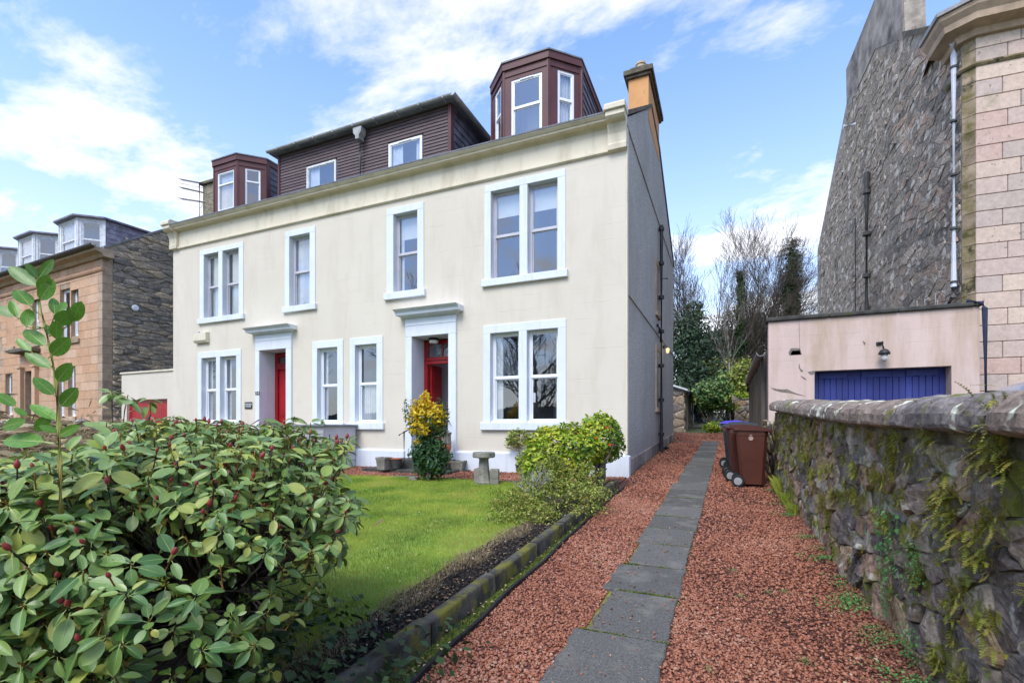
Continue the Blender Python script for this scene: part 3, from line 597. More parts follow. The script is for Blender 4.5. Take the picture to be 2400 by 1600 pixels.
n = 240; x = rng.uniform(-.85, -.3, n); y = rng.uniform(1.6, 9, n); v = np.array([(1, 0, 0), (-1, 0, 0), (0, 1, 0), (0, -1, 0), (0, 0, 1), (0, 0, -1)], float)[None]*rng.uniform(.4, 1.2, (n, 1, 3))*.009
v = np.einsum('nij,nkj->nki', rots(n), v)+np.stack([x, y, SL*y+.034], 1)[:, None]; fo = np.array([(0, 2, 4), (2, 1, 4), (1, 3, 4), (3, 0, 4), (2, 0, 5), (1, 2, 5), (3, 1, 5), (0, 3, 5)])
link('loose_chips', npmesh('loose_chips', v.reshape(-1, 3), (fo[None]+(6*np.arange(n))[:, None, None]).reshape(-1, 3), 'gravel', np.repeat(rng.uniform(0, 1, n), 8)), None, None, kind='stuff')
def litter(n, xf, yf, ok, dz, name):                     # fallen leaves
    x = rng.uniform(*xf, n); y = rng.uniform(*yf, n); k = ok(x, y); x, y = x[k], y[k]; n = len(x); v = np.array([(-1, 0, 0), (0, -.5, .25), (1, 0, 0), (0, .5, .25)], float)[None]*rng.uniform(.008, .02, (n, 1, 1))
    Rm = rots(n); Rm = Rm*.35+np.eye(3)[None]*.0; a = rng.uniform(0, 6.28, n); Rz = np.zeros((n, 3, 3)); Rz[:, 0, 0] = np.cos(a); Rz[:, 0, 1] = -np.sin(a); Rz[:, 1, 0] = np.sin(a); Rz[:, 1, 1] = np.cos(a); Rz[:, 2, 2] = 1
    v = np.einsum('nij,nkj->nki', Rz+Rm*.6, v)+np.stack([x, y, SL*y+dz], 1)[:, None]; i = 4*np.arange(n)
    link(name, npmesh(name, v.reshape(-1, 3), np.concatenate([np.stack([i, i+1, i+2], 1), np.stack([i, i+2, i+3], 1)]), 'litter', np.tile(rng.uniform(0, 1, n), 2)), None, None, kind='stuff')
litter(330, (-1.5, .9), (1.8, 12), lambda x, y: drive_ok(x, y) | (x < -.3), .032, 'leaf_litter'); litter(420, (-6, -2.1), (2, 7.8), inl, .115, 'leaf_litter'); litter(700, (-2.4, -1.72), (1.5, 8), lambda x, y: x > lawnR(y), .095, 'leaf_litter'); litter(260, (-1.64, -1.5), (1.4, 8), lambda x, y: x < GX0, .03, 'leaf_litter')
# soil crumbs and bark in the bed
n = 16000; x = rng.uniform(-2.45, kx-.05, n); y = rng.uniform(1.2, 8.1, n); k = x > lawnR(y)-.05; x, y = x[k], y[k]; n = len(x)
v = np.array([(1, 0, 0), (-1, 0, 0), (0, 1, 0), (0, -1, 0), (0, 0, 1), (0, 0, -1)], float)[None]*rng.uniform(.25, 1.2, (n, 1, 3))*.014
v = np.einsum('nij,nkj->nki', rots(n), v)+np.stack([x, y, SL*y+.08+rng.uniform(0, .012, n)], 1)[:, None]
fo = np.array([(0, 2, 4), (2, 1, 4), (1, 3, 4), (3, 0, 4), (2, 0, 5), (1, 2, 5), (3, 1, 5), (0, 3, 5)])
me = npmesh('soil_crumbs', v.reshape(-1, 3), (fo[None]+(6*np.arange(n))[:, None, None]).reshape(-1, 3), 'soil_bits', np.repeat(rng.uniform(0, 1, n)**1.5, 8)); link('soil_crumbs', me, None, None, kind='stuff')

# ================================================================== MAIN HOUSE
zg = gz(YF); house = thing('villa', 'cream painted two storey villa with pale blue margins, red doors and maroon roof bays', 'house', ((XH0+XH1)/2, YF, zg))
def HX(px, py=900): return onY(px, py, YF)[0]
def HZ(px, py, Y=YF): return onY(px, py, Y)[1]
z_eave = HZ(1434, 296, YF-.1)-.02
wins = [  # outer left, outer right, (top px), sill (top, bottom) px, openings, opening top, kind
 dict(l=469.3, r=571.4, t=(571.4, 566.3), st=(568.2, 735.3), sb=(568.2, 748.1), op=[(478.9, 513), (522.6, 560.8)], ot=(560.8, 580.7), mat='grey_plastic', hang=[('vertical',)]),
 dict(l=668.6, r=739.8, t=(739.8, 529), st=(735, 712), sb=(735, 725.8), op=[(679.2, 727)], ot=(727, 545.6), mat='grey_plastic', hang=[('sheer', 1.)]),
 dict(l=907, r=994, t=(994, 472.2), st=(994, 677), sb=(994, 693.7), op=[(923, 979)], ot=(979, 492), mat='grey_plastic', hang=[('blind', .3), ('left', .2)]),
 dict(l=1136, r=1326, t=(1326, 395.5), st=(1330, 631.6), sb=(1330, 649.4), op=[(1151, 1218.3), (1236.9, 1307.3)], ot=(1307.3, 416.9), mat='grey_plastic', hang=[('blind', .27)]),
 dict(l=465, r=565.8, t=(565.8, 817.3), st=(568, 989), sb=(568, 1004), op=[(473.5, 507.7), (516.8, 554.8)], ot=(554.8, 833), mat='white_plastic', hang=[('left', .25)]),
 dict(l=732.9, r=805, t=(805, 794.4), st=(803.8, 990.3), sb=(803.8, 1004.8), op=[(744.4, 791.6)], ot=(791.6, 812.8), mat='white_plastic', hang=[('left', .2)]),
 dict(l=820.9, r=898, t=(898, 786.2), st=(898.7, 990), sb=(898.7, 1006), op=[(832.9, 883.4)], ot=(883.4, 805), mat='white_plastic', hang=[('sheer', .5)]),
 dict(l=1133, r=1327, t=(1327, 746), st=(1327, 989), sb=(1327, 1008), op=[(1149.6, 1216.5), (1235.4, 1308)], ot=(1308, 768.3), mat='white_plastic', hang=[('left', .28)]),
]
doors = [dict(l=601.5, r=685.7, tt=(685.7, 779), ol=611, orr=673, ot=(673, 816.8), cl=577.3, crr=701, ctop=(690, 757)),
         dict(l=952.6, r=1071, tt=(1071, 737.4), ol=967.6, orr=1053, ot=(1053, 782.6), cl=925.5, crr=1091, ctop=(1075, 709.5))]
holes = []; P0, P1 = YF-.022, YF+.2
for q in wins:
    q['x0'], q['x1'] = HX(q['l']), HX(q['r']); q['zt'] = HZ(*q['t']); q['zs'] = HZ(*q['st']); q['zb'] = HZ(*q['sb']); q['zo'] = HZ(*q['ot'])
    holes.append((q['x0'], q['x1'], q['zb'], q['zt']))
for q in doors:
    q['x0'], q['x1'] = HX(q['l']), HX(q['r']); q['zt'] = HZ(*q['tt']); q['o0'], q['o1'] = HX(q['ol']), HX(q['orr']); q['zo'] = HZ(*q['ot'])
    holes.append((q['x0'], q['x1'], zg-.3, q['zt']))
mb = MB(); wall_holes(mb, XH0, XH1-.03, zg-.3, z_eave, holes, YF, YF+.2); mb.build('facade_wall', 'cream', house)
for q in wins:
    s = MB(); x0, x1, zt, zs, zb, zo = q['x0'], q['x1'], q['zt'], q['zs'], q['zb'], q['zo']; xs = [x0]
    ops = [(HX(a), HX(b)) for a, b in q['op']]
    c = .006; s.cbox(x0, x1, P0, P1, zo, zt, c); e = [x0]+[v for o in ops for v in o]+[x1]
    for a, b in zip(e[::2], e[1::2]): s.cbox(a, b, P0-.001, P1, zs, zo-.0005, c)
    s.build('window_surround', 'trim', house)
    MB().cbox(x0-.05, x1+.05, YF-.075, P1, zb, zs-.001, .008).build('window_sill', 'trim', house)
    for i, (a, b) in enumerate(ops):
        hang = list(q['hang'])
        if q['mat'] == 'white_plastic' and len(ops) == 2 and i == 1 and q is wins[7]: hang = [('right', .14)]
        sash(house, a, b, zs, zo, YF+.125, q['mat'], .5, .05, hang)
        lw = MB(); lw.cbox(a, b, YF+.03, YF+.125, zs, zs+.035, .004); lw.build('inner_sill', q['mat'], house)
DD = YF+.52
for k, q in enumerate(doors):
    x0, x1, zt, o0, o1, zo = [q[n] for n in ('x0', 'x1', 'zt', 'o0', 'o1', 'zo')]
    s = MB(); s.cbox(x0, x1, P0-.03, DD-.05, zo, zt, .008); s.cbox(x0, o0, P0-.031, DD-.05, zg-.2, zo-.001, .008); s.cbox(o1, x1, P0-.031, DD-.05, zg-.2, zo-.001, .008)
    s.box(x0-.001, x1+.001, P0-.04, P0-.03, zo+(zt-zo)*.62, zo+(zt-zo)*.66)
    s.build('door_surround', 'trim', house)
    # cornice hood on top of the surround
    cl, cr_ = onY(q['cl'], 760, YF-.27)[0], onY(q['crr'], 740, YF-.0)[0]; ct = onY(*q['ctop'], YF-.25)[1]; hc = ct-zt; cx0, cx1 = cl, max(cr_, x1+.12)
    pr = MB(); steps = [(0, .0), (.30, .10), (.32, .14), (.36, .20), (.72, .21), (.76, .23), (.86, .26), (.95, .29), (1, .30), (1.0, .0)]
    vs = []
    for t, o in steps:
        z = zt+hc*t; ee = min(o, .2)*.6+.001
        vs += [(x0-ee-(.0 if o == 0 else .04), YF-.02-o, z), (x1+ee+(.0 if o == 0 else .04), YF-.02-o, z)]
    base = len(steps); bk = [(vs[2*i][0], YF-.001, vs[2*i][2]) for i in range(base)]+[(vs[2*i+1][0], YF-.001, vs[2*i+1][2]) for i in range(base)]
    fs = [(2*i, 2*i+1, 2*i+3, 2*i+2) for i in range(base-1)]
    n0 = len(vs); fs += [(n0+i, 2*i, 2*i+2, n0+i+1) for i in range(base-1)]+[(2*i+1, n0+base+i, n0+base+i+1, 2*i+3) for i in range(base-1)]
    fs += [tuple([n0, n0+base, 1, 0])]
    pr.add(vs+bk, fs); pr.build('door_hood', 'trim', house)
    # red frame, fanlight and door
    zd = zg+.30; zf = zo-.02; zb_ = HZ(660, 858, DD) if k == 0 else HZ(1010, 845, DD)
    f = MB(); f.box(o0, o0+.09, DD-.05, DD+.05, zd, zf); f.box(o1-.09, o1, DD-.05, DD+.05, zd, zf); f.box(o0+.09, o1-.09, DD-.05, DD+.05, zf-.09, zf)
    f.box(o0+.09, o1-.09, DD-.06, DD+.06, zb_-.09, zb_+.07); f.cbox(o0+.07, o1-.07, DD-.09, DD-.05, zb_-.01, zb_+.04, .01); f.box((o0+o1)/2-.015, (o0+o1)/2+.015, DD-.03, DD+.03, zb_+.07, zf-.09)
    fr = f.build('door_frame', 'red_paint', house)
    MB().box(o0+.09, o1-.09, DD-.004, DD+.004, zb_+.07, zf-.09).build('fanlight_pane', 'glass', fr)
    MB().box(o0-.02, o1+.02, DD-.35, DD+.1, zd-.36, zd).build('door_step', 'concrete_dark', house)
    if k == 0:
        dr = MB(); a, b = o0+.09, o1-.09; dr.box(a, b, DD+.0, DD+.05, zd, zb_-.09)
        m_ = (a+b)/2; dr.box(m_-.025, m_+.025, DD-.02, DD, zd, zb_-.09)
        for xa, xb in ((a+.04, m_-.06), (m_+.06, b-.04)):
            for za, zc_ in ((zd+.15, zd+.85), (zd+.95, zb_-.2)):
                for w_, t_ in ((0, .012), (.03, .022)): dr.box(xa+w_, xb-w_, DD-t_, DD-t_+.012, za+w_, zc_-w_)
        dd_ = dr.build('door', 'red_paint', house); MB().tube([(m_-.07, DD-.03, zd+1.02), (m_-.07, DD-.05, zd+1.02)], [.022, .022], 10).build('door_knob', 'hardware', dd_)
        MB().box(m_+.05, m_+.1, DD-.075, DD-.06, zb_-.02, zb_+.02).build('number_mark', 'hardware', fr)
    else:
        for sx, xx in ((1, o0+.1), (-1, o1-.1)):
            lf = MB(); xa, xb = sorted((xx, xx+sx*.045)); lf.box(xa, xb, DD+.06, DD+.50, zd, zb_-.1)
            xf = xb if sx > 0 else xa-.012
            for za, zc_ in ((zd+.15, zd+.8), (zd+.9, zb_-.25)): lf.box(xf, xf+.012, DD+.13, DD+.43, za, zc_)
            lf.build('door_leaf', 'red_paint', house)
        v = MB(); a, b, y0, y1, c, d_ = o0-.25, o1+.25, DD+.055, DD+.85, zd, zf
        v.quad((a, y1, c), (b, y1, c), (b, y1, d_), (a, y1, d_)); v.quad((a, y0, c), (a, y1, c), (a, y1, d_), (a, y0, d_)); v.quad((b, y0, c), (b, y1, c), (b, y1, d_), (b, y0, d_)); v.quad((a, y0, c), (b, y0, c), (b, y1, c), (a, y1, c)); v.quad((a, y0, d_), (b, y0, d_), (b, y1, d_), (a, y1, d_))
        v.build('vestibule', 'interior_pale', house)
        iw = MB(); iw.box(o0+.3, o1-.1, y1-.06, y1-.02, zd, zd+2.0); iw.build('inner_door', 'interior_pale', house)
        lx, lz = (o0+o1)/2-.1, zo
        lp = MB(); lp.lathe([(.11, -.03), (.12, -.0), (.12, .02), (.0, .021)], 20, (lx, YF+.28, lz-.03)); lm = lp.build('porch_lamp', 'black_iron', house, smooth=False)
        MB().lathe([(.02, -.1), (.085, -.095), (.105, -.07), (.105, -.03)], 20, (lx, YF+.28, lz-.03)).build('lamp_glass', 'white_plastic', lm, smooth=True)
# back-of-facade dark lining so that no daylight shows through the house, side and rear walls
XS = XH1-.03; YB = 18.9; gab = [(YF+.2, zg-.4), (YB, gz(YB)-.3), (YB, EYE+5.92), (14.7, EYE+7.95), (13.0, EYE+8.2), (YF+.2, EYE+6.05)]
hole_s = [(14.08, 14.86, *sorted((onX(1541, 957, XS)[1], onX(1541, 827, XS)[1])))]
mb = MB(); mb.prism(gab, 'x', XS-.35, XS); mb.build('gable_wall', 'pebbledash', house)
MB().prism(gab, 'x', XH0+.005, XH0+.35).build('gable_wall', 'pebbledash', house)
MB().box(XH0+.36, XS-.36, YB-.3, YB, zg, EYE+5.9).build('rear_wall', 'pebbledash', house)
for z_ in (EYE+5.84, EYE+2.6): MB().prism([(XS, z_), (XS+.025, z_-.012), (XS+.025, z_-.03), (XS, z_-.035)], 'y', YF+.02, YB).build('drip_course', 'pebbledash', house)
MB().prism([(YF+.02, gz(YF)), (YB, gz(YB)), (YB, gz(YB)+.22), (YF+.02, gz(YF)+.3)], 'x', XS+.001, XS+.03).build('base_course', 'gable_render', house)
for (ya, yb, za, zb2) in ((14.0, 14.75, onX(1545, 957, XS)[1], onX(1545, 827, XS)[1]), (14.0, 14.5, onX(1541, 736, XS)[1], onX(1541, 627, XS)[1])):
    s = MB(); s.cbox(XS-.01, XS+.03, ya-.14, ya, za, zb2+.14, .004); s.cbox(XS-.01, XS+.03, yb, yb+.14, za, zb2+.14, .004); s.cbox(XS-.01, XS+.031, ya, yb, zb2, zb2+.14, .004); s.cbox(XS-.01, XS+.06, ya-.16, yb+.16, za-.12, za-.001, .004)
    s.build('window_surround', 'ashlar_grey', house); MB().box(XS+.002, XS+.012, ya, yb, za, zb2).build('side_window', 'lead', house)
# verge skews of the gable
for xa, nm in ((XS-.37, 'skew'), (XH0-.02, 'skew')):
    for (a, b) in (((YF-.05, EYE+5.93), (13.0, EYE+8.2)), ((13.0, EYE+8.2), (14.7, EYE+7.95)), ((14.7, EYE+7.95), (YB+.15, EYE+5.86))):
        MB().prism([(a[0], a[1]+.004), (b[0], b[1]+.004), (b[0], b[1]+.10), (a[0], a[1]+.10)], 'x', xa, xa+.40).build(nm, 'cap_stone', house)
# roof
for a, b in (((YF+.0, EYE+5.78), (13.2, EYE+8.05)), ((14.6, EYE+7.8), (YB+.1, EYE+5.75))):
    MB().prism([(a[0], a[1]), (b[0], b[1]), (b[0], b[1]+.05), (a[0], a[1]+.05)], 'x', XH0+.37, XS-.38).build('roof_slope', 'slate', house)
MB().box(XH0+.37, XS-.38, 13.2, 14.6, EYE+7.8, EYE+8.04).build('roof_platform', 'lead', house)
# plinth
XS = XH1-.03; zp = HZ(900, 1051); segs = [(XH0, doors[0]['x0']), (doors[0]['x1'], doors[1]['x0']), (doors[1]['x1'], XS)]
for i, (a, b) in enumerate(segs):
    e0 = a+.001 if i else a; e1 = b-.001
    MB().prism([(YF-.002, zg-.3), (YF-.07, zg-.3), (YF-.07, zp-.045), (YF-.002, zp)], 'x', e0, e1).build('plinth', 'trim', house)
MB().prism([(XS+.001, zg-.3), (XH1+.05, zg-.3), (XH1+.05, zp-.045), (XS+.001, zp)], 'y', YF-.07, YF+.12).build('plinth_return', 'trim', house)
MB().cbox(XS+.001, XH1+.004, YF-.005, YF+.12, zp+.001, z_eave-.0, .003).build('corner_margin', 'cream_trim', house)
MB().box(XS-.05, XS-.001, YF+.002, YF+.199, zp-.4, z_eave+.3).build('corner_wall', 'pebbledash', house); MB().box(XS+.0005, XS+.004, YF+.12, YF+.2, zg-.2, z_eave+.3).build('corner_wall', 'pebbledash', house); MB().box(XH0+.001, XH0+.05, YF+.002, YF+.199, zg-.2, z_eave+.3).build('corner_wall', 'cream', house)
# string course, frieze and cornice
zs1 = HZ(1463, 345); zs0 = zs1-.075; zc0 = HZ(1434, 296, YF-.05); zc1 = HZ(1434, 262, YF-.27)
def run(prof, name, mat, x0=XH0, x1=XH1): MB().prism(prof, 'x', x0, x1).build(name, mat, house)
run([(YF-.001, zs0), (YF-.03, zs0+.01), (YF-.055, zs0+.03), (YF-.055, zs1-.012), (YF-.03, zs1), (YF-.001, zs1)], 'string_course', 'cream_trim')
run([(YF-.001, zs1+.001), (YF-.022, zs1+.001), (YF-.022, zc0), (YF-.001, zc0)], 'frieze', 'cream_trim')
hC = zc1-zc0; BX0, BX1 = XH0+.02, XH1-.36
run([(YF+.2, zc0+.001), (YF-.03, zc0+.001), (YF-.05, zc0+hC*.2), (YF-.09, zc0+hC*.32), (YF-.2, zc0+hC*.36), (YF-.205, zc0+hC*.62), (YF-.235, zc0+hC*.68), (YF-.24, zc0+hC*.74), (YF-.27, zc0+hC*.9), (YF-.275, zc1), (YF-.22, zc1), (YF+.2, zc1-.03)], 'cornice', 'cream_trim', XH0+.3, BX1)
y = XH0+.3
while y < BX1-.1:                                           # lead dressed over the gutter, in bays
    ln = min(2.1, BX1-y); MB().prism([(YF-.285, zc1+.002), (YF-.29, zc1+.03), (YF-.27, zc1+.045), (YF+.2, zc1+.16), (YF+.2, zc1+.002)], 'x', y+.004, y+ln-.004).build('lead_flashing', 'lead', house); y += ln
for x0, x1 in ((XH1-.355, XH1-.0), (XH0-.03, XH0+.295)):     # skew putts at both ends
    zt_ = onY(1430, 234, YF-.35)[1]; b = MB()
    b.prism([(YF-.001, zs0+.02), (YF-.10, zs0+.03), (YF-.11, zs1+.05), (YF-.09, zs1+.07), (YF-.10, zs1+.25), (YF-.16, zs1+.42), (YF-.27, zc0+.02), (YF-.31, zc0+.06), (YF-.31, zt_-.17), (YF-.001, zt_-.17)], 'x', x0, x1)
    b.cbox(x0-.03, x1+.02, YF-.35, YF-.001, zt_-.168, zt_-.07, .012); b.prism([(YF-.34, zt_-.069), (YF-.001, zt_-.069), (YF-.001, zt_), (YF-.28, zt_-.01)], 'x', x0-.02, x1+.01)
    b.build('skew_putt', 'cream_trim', house)
# central box dormer
DY = YF+.25; dx0, dx1 = onY(652.7, 400, DY)[0], onY(1058, 300, DY)[0]; dz1 = onY(1058, 243, DY)[1]; dz0 = EYE+5.75
wa = (onY(718.7, 400, DY)[0], onY(787.6, 400, DY)[0], onY(787.6, 438, DY)[1], onY(787.6, 373, DY)[1]); wb = (onY(911, 350, DY)[0], onY(989.4, 350, DY)[0], onY(989.4, 394, DY)[1], onY(989.4, 316.5, DY)[1])
MB().box(dx0+.02, dx1-.02, DY+.6, DY+3.3, dz0, dz1-.01).build('dormer_core', 'interior', house)
z = dz0; pitch = .078
while z < dz1-.01:
    spans = [(dx0+.06, dx1-.09)]
    for h in (wa, wb):
        if z+pitch > h[2]-.02 and z < h[3]+.01: spans = [p for s_ in spans for p in ((s_[0], h[0]-.03), (h[1]+.03, s_[1])) if s_[0] < h[0] < s_[1] or False] if any(s_[0] < h[0] < s_[1] for s_ in spans) and len(spans) == 1 else [p for s_ in spans for p in (((s_[0], h[0]-.03), (h[1]+.03, s_[1])) if s_[0] < h[0] < s_[1] else (s_,))]
    for a, b in spans: MB().prism([(DY+.07, z), (DY+.0, z+.004), (DY+.004, z+.012), (DY+.016, z+pitch-.002), (DY+.07, z+pitch-.002)], 'x', a, b).build('cladding_board', 'cladding', house)
    z += pitch
c = MB(); c.cbox(dx0-.01, dx0+.055, DY-.02, DY+.07, dz0, dz1, .004); c.cbox(dx1-.085, dx1, DY-.02, DY+.1, dz0, dz1, .004); c.build('corner_board', 'maroon', house)
for h, hg in ((wa, [('left', .36), ('right', .1)]), (wb, [('left', .36), ('right', .2)])):
    sash(house, h[0], h[1], h[2], h[3], DY-.01, 'weathered_white' if h is wa else 'white_plastic', .5, .05, hg, single=True, room=False, vent=h is wb)
    MB().box(h[0], h[1], DY+.4, DY+.42, h[2]-.2, h[3]).build('room', 'interior', house)
# roof edge, gutter and downpipe of the dormer
zr = dz1; ro = MB(); ro.prism([(DY-.15, zr+.03), (DY-.13, zr+.02), (DY+3.4, zr-.02), (DY+3.4, zr+.16), (DY+.2, zr+.10), (DY-.13, zr+.06)], 'x', dx0-.2, dx1+.12); ro.build('dormer_roof', 'lead', house)
def gutter(parent, a, b, r, mat, flip=1, name='gutter', world=True):
    a, b = Vector(a), Vector(b); t = (b-a).normalized(); s_ = t.cross(Vector((0, 0, 1))); g = MB(); n = 9; vs = []
    for p in (a, b):
        for k_, rr in ((0, r), (1, r*.86)):
            for j in range(n): q = pi*j/(n-1); vs.append(p+s_*cos(q)*rr-Vector((0, 0, 1))*sin(q)*rr)
    fs = [(j, j+1, 2*n+j+1, 2*n+j) for j in range(n-1)]+[(n+j+1, n+j, 3*n+j, 3*n+j+1) for j in range(n-1)]+[(0, 2*n, 3*n, n), (n-1, 2*n-1, 4*n-1, 3*n-1), tuple(list(range(n))+list(reversed(range(n, 2*n)))), tuple(list(reversed(range(2*n, 3*n)))+list(range(3*n, 4*n)))]
    g.add(vs, fs)
    return g.build(name, mat, parent, world)
gut = gutter(house, (dx0-.2, DY-.20, zr+.06), (dx1+.14, DY-.20, zr+.06), .05, 'gutter_grey')
gutter(house, (dx1+.17, DY-.25, zr+.06), (dx1+.17, DY+3.0, zr+.03), .065, 'gutter_grey')
for i in range(9): xx = dx0+.2+i*(dx1-dx0-.3)/8; MB().prism([(DY-.26, zr+.07), (DY-.26, zr-.0), (DY-.1, zr-.015), (DY-.1, zr-.005), (DY-.25, zr+.01)], 'x', xx, xx+.03).build('bracket', 'gutter_grey', gut)
hx_ = onY(843, 320, DY-.12)[0]; dp = MB(); dp.add([], [])
zh = onY(843, 303, DY-.12)[1]
dp.prism([(hx_-.13, zh), (hx_+.13, zh), (hx_+.12, zh-.12), (hx_+.055, zh-.2), (hx_+.055, zh-.28), (hx_-.055, zh-.28), (hx_-.055, zh-.2), (hx_-.12, zh-.12)], 'y', DY-.22, DY-.03)
hop = dp.build('hopper', 'gutter_grey', house); MB().tube([(hx_, DY-.11, zh-.27), (hx_+.0, DY-.1, zh-.7), (hx_-.0, DY-.1, dz0)], .036, 8).build('downpipe', 'dark_pipe', hop)
# slated cheek, each slate a piece
def slates(parent, P, u0, u1, v0, v1, su, sv, mat='slate', off=.02, world=True, ok=None):
    v = v0; row = 0
    while v < v1:
        u = u0-(su/2 if row % 2 else 0)
        while u < u1:
            a, b = max(u, u0)+.004, min(u+su, u1)-.004
            if b-a > .04 and (ok is None or ok((a+b)/2, v+sv/2)):
                t0 = .004; tt = off; j = random.uniform(-.006, .006)
                vs = [P(a, v+j, tt), P(b, v+j, tt), P(b, min(v+sv, v1), t0), P(a, min(v+sv, v1), t0), P(a, v+j, tt-.008), P(b, v+j, tt-.008)]
                MB().add(vs, [(0, 1, 2, 3), (4, 5, 1, 0), (0, 3, 4), (1, 5, 2)]).build('slate', mat, parent, world)
            u += su
        v += sv; row += 1
ck = MB(); ck.box(dx1-.02, dx1-.0, DY+.1, DY+3.3, dz0, dz1-.01); ck.build('dormer_cheek', 'slate', house)
slates(house, lambda u, v, o: (dx1+o, u, v), DY+.1, DY+2.2, dz0+.0, dz1-.05, .25, .17)
# canted bay dormers
def bay(px0, px1, pyt, t, wf, wc, lab_left=False):
    X0, X1 = onY(px0, 300, DY)[0], onY(px1, 300, DY)[0]; zt = onY(px1, pyt, DY)[1]; zb = dz0; A = [(X0-t, DY+t), (X0, DY), (X1, DY), (X1+t, DY+t)]
    core = MB(); inset = .1; poly = [(X0-t+.12, DY+t+.14), (X0+.05, DY+.16), (X1-.05, DY+.16), (X1+t-.12, DY+t+.14), (X1+t-.12, DY+3.2), (X0-t+.12, DY+3.2)]
    fas = MB(); rf = MB(); o = .05
    for i, (p, q) in enumerate(zip(A, A[1:])):
        L_ = math.hypot(q[0]-p[0], q[1]-p[1]); ang = atan2(q[1]-p[1], q[0]-p[0]); T = Matrix.Translation((p[0], p[1], 0)) @ Matrix.Rotation(ang, 4, 'Z')
        ww = wf if i == 1 else wc; a, b = ww[0]*L_, ww[1]*L_; z0_, z1_ = zt-ww[2], zt-ww[3]
        pn = MB(T); wall_holes(pn, 0, L_, zb, zt, [(a, b, z0_, z1_)], 0, .07); pn.build('bay_panel', 'maroon', house)
        st = MB(T)
        for xx in (0, L_-.035): st.box(xx, xx+.035, -.012, 0, zb, zt-.001)
        st.box(.036, L_-.036, -.016, -.001, zt-.28, zt-.262); st.build('cover_strip', 'maroon', house)
        MB(T).box(-.02, L_+.02, -.035, .0, zt-.13, zt+.02).build('fascia', 'maroon', house)
        sash(house, a, b, z0_, z1_, .012, 'white_plastic', .54 if not lab_left else .68, .05 if not lab_left else .035, [('sheer', 1.)] if (i == 2 and not lab_left) or (i == 1 and lab_left) else [], T=T, room=False, vent=(i == 1 and not lab_left))
        MB(T).box(a-.1, b+.1, .5, .52, z0_-.1, z1_).build('room', 'interior', house)
    # sides behind the cants, slated
    for sx, xc in ((1, X1+t), (-1, X0-t)):
        MB().box(min(xc, xc-sx*.05), max(xc, xc-sx*.05), DY+t, DY+3.2, zb, zt-.0).build('bay_cheek', 'slate', house)
        MB().box(min(xc, xc+sx*.03), max(xc, xc+sx*.03), DY+t, DY+t+.12, zb, zt+.0).build('cover_strip', 'maroon', house)
        MB().box(min(xc, xc+sx*.035), max(xc, xc+sx*.035), DY+t+.12, DY+3.2, zt-.13, zt+.02).build('fascia', 'maroon', house)
        if sx > 0: slates(house, lambda u, v, o_: (xc+o_, u, v), DY+t+.12, DY+t+1.6, zb+.2, zt-.13, .25, .17)
    rp = [(X0-t-.05, DY+t-.02), (X0-.02, DY-.06), (X1+.02, DY-.06), (X1+t+.05, DY+t-.02), (X1+t+.05, DY+3.3), (X0-t-.05, DY+3.3)]
    r_ = MB(); r_.prism(rp, 'z', zt+.021, zt+.05); r_.add([(*p, zt+.051) for p in rp]+[((X0+X1)/2, DY+t+.6, zt+.14), ((X0+X1)/2, DY+3.3, zt+.14)], [(0, 1, 6), (1, 2, 6), (2, 3, 6), (3, 4, 7, 6), (5, 0, 6, 7), (4, 5, 7)]); r_.build('bay_roof', 'lead', house)
bay(1179.6, 1285.5, 121.5, .541, (.18, .86, 1.72, .37), (.28, .80, 1.62, .31))
bay(500.6, 556, 363.8, .528, (.17, .86, 1.48, .37), (.27, .80, 1.48, .33), True)
# chimney on the right gable
cy0, cy1 = 12.5, 14.6; cxa, cxb = -2.24, XS+.01; ctz = onX(1521, 230, XS)[1]; ctz = EYE+(998-176)*(12.5*1147/(1051.4+.3995*321))/1147
MB().cbox(cxa, cxb, cy0, cy1, EYE+7.6, ctz, .006).build('chimney_stack', 'orange_render', house)
cc = MB(); cc.cbox(cxa-.06, cxb+.06, cy0-.06, cy1+.06, ctz+.0, ctz+.07, .012); cc.cbox(cxa-.11, cxb+.11, cy0-.11, cy1+.11, ctz+.071, ctz+.2, .012); cc.cbox(cxa+.02, cxb-.02, cy0+.02, cy1-.02, ctz+.201, ctz+.32, .02)
cap = cc.build('chimney_cap', 'cap_stone', house)
for yy in (cy0+.35, cy0+.95, cy0+1.6): MB().lathe([(.13, 0), (.12, .04), (.115, .2), (.135, .215), (.135, .26), (.10, .27), (.095, .1)], 16, ((cxa+cxb)/2, yy, ctz+.32)).build('chimney_pot', 'pot_clay', house, smooth=False)
# chimney far left with aerial
lx0, lz_ = onY(476, 450, 13.2); lx1 = onY(520, 450, 13.2)[0]
stk = MB(); stk.box(lx0, lx1, 13.2, 15, EYE+7.2, onY(476, 436, 13.2)[1]); stk = stk.build('chimney_stack', 'mortar_grey', house)
zt_ = onY(476, 436, 13.2)[1]; z = EYE+7.25; r_ = 0
while z < zt_-.05:
    x = lx0-(.1 if r_ % 2 else 0)
    while x < lx1: a, b = max(x, lx0)+.006, min(x+.22, lx1)-.006; (MB().box(a, b, 13.185, 13.2, z+.005, z+.07).build('brick', 'pale_brick', stk) if b-a > .03 else None); x += .22
    z += .076; r_ += 1
MB().cbox(lx0-.08, lx1+.08, 13.1, 15.1, zt_, zt_+.13, .02).build('chimney_cap', 'cap_stone', house)
MB().lathe([(.12, 0), (.11, .3), (.13, .32), (.13, .38), (.1, .39)], 14, (lx0+.75, 13.7, zt_+.13)).build('chimney_pot', 'terracotta', house)
ae = thing('television_aerial', 'black television aerial with long toothed arms beside the left chimney', 'aerial', (lx0-.04, 13.15, EYE+6.5))
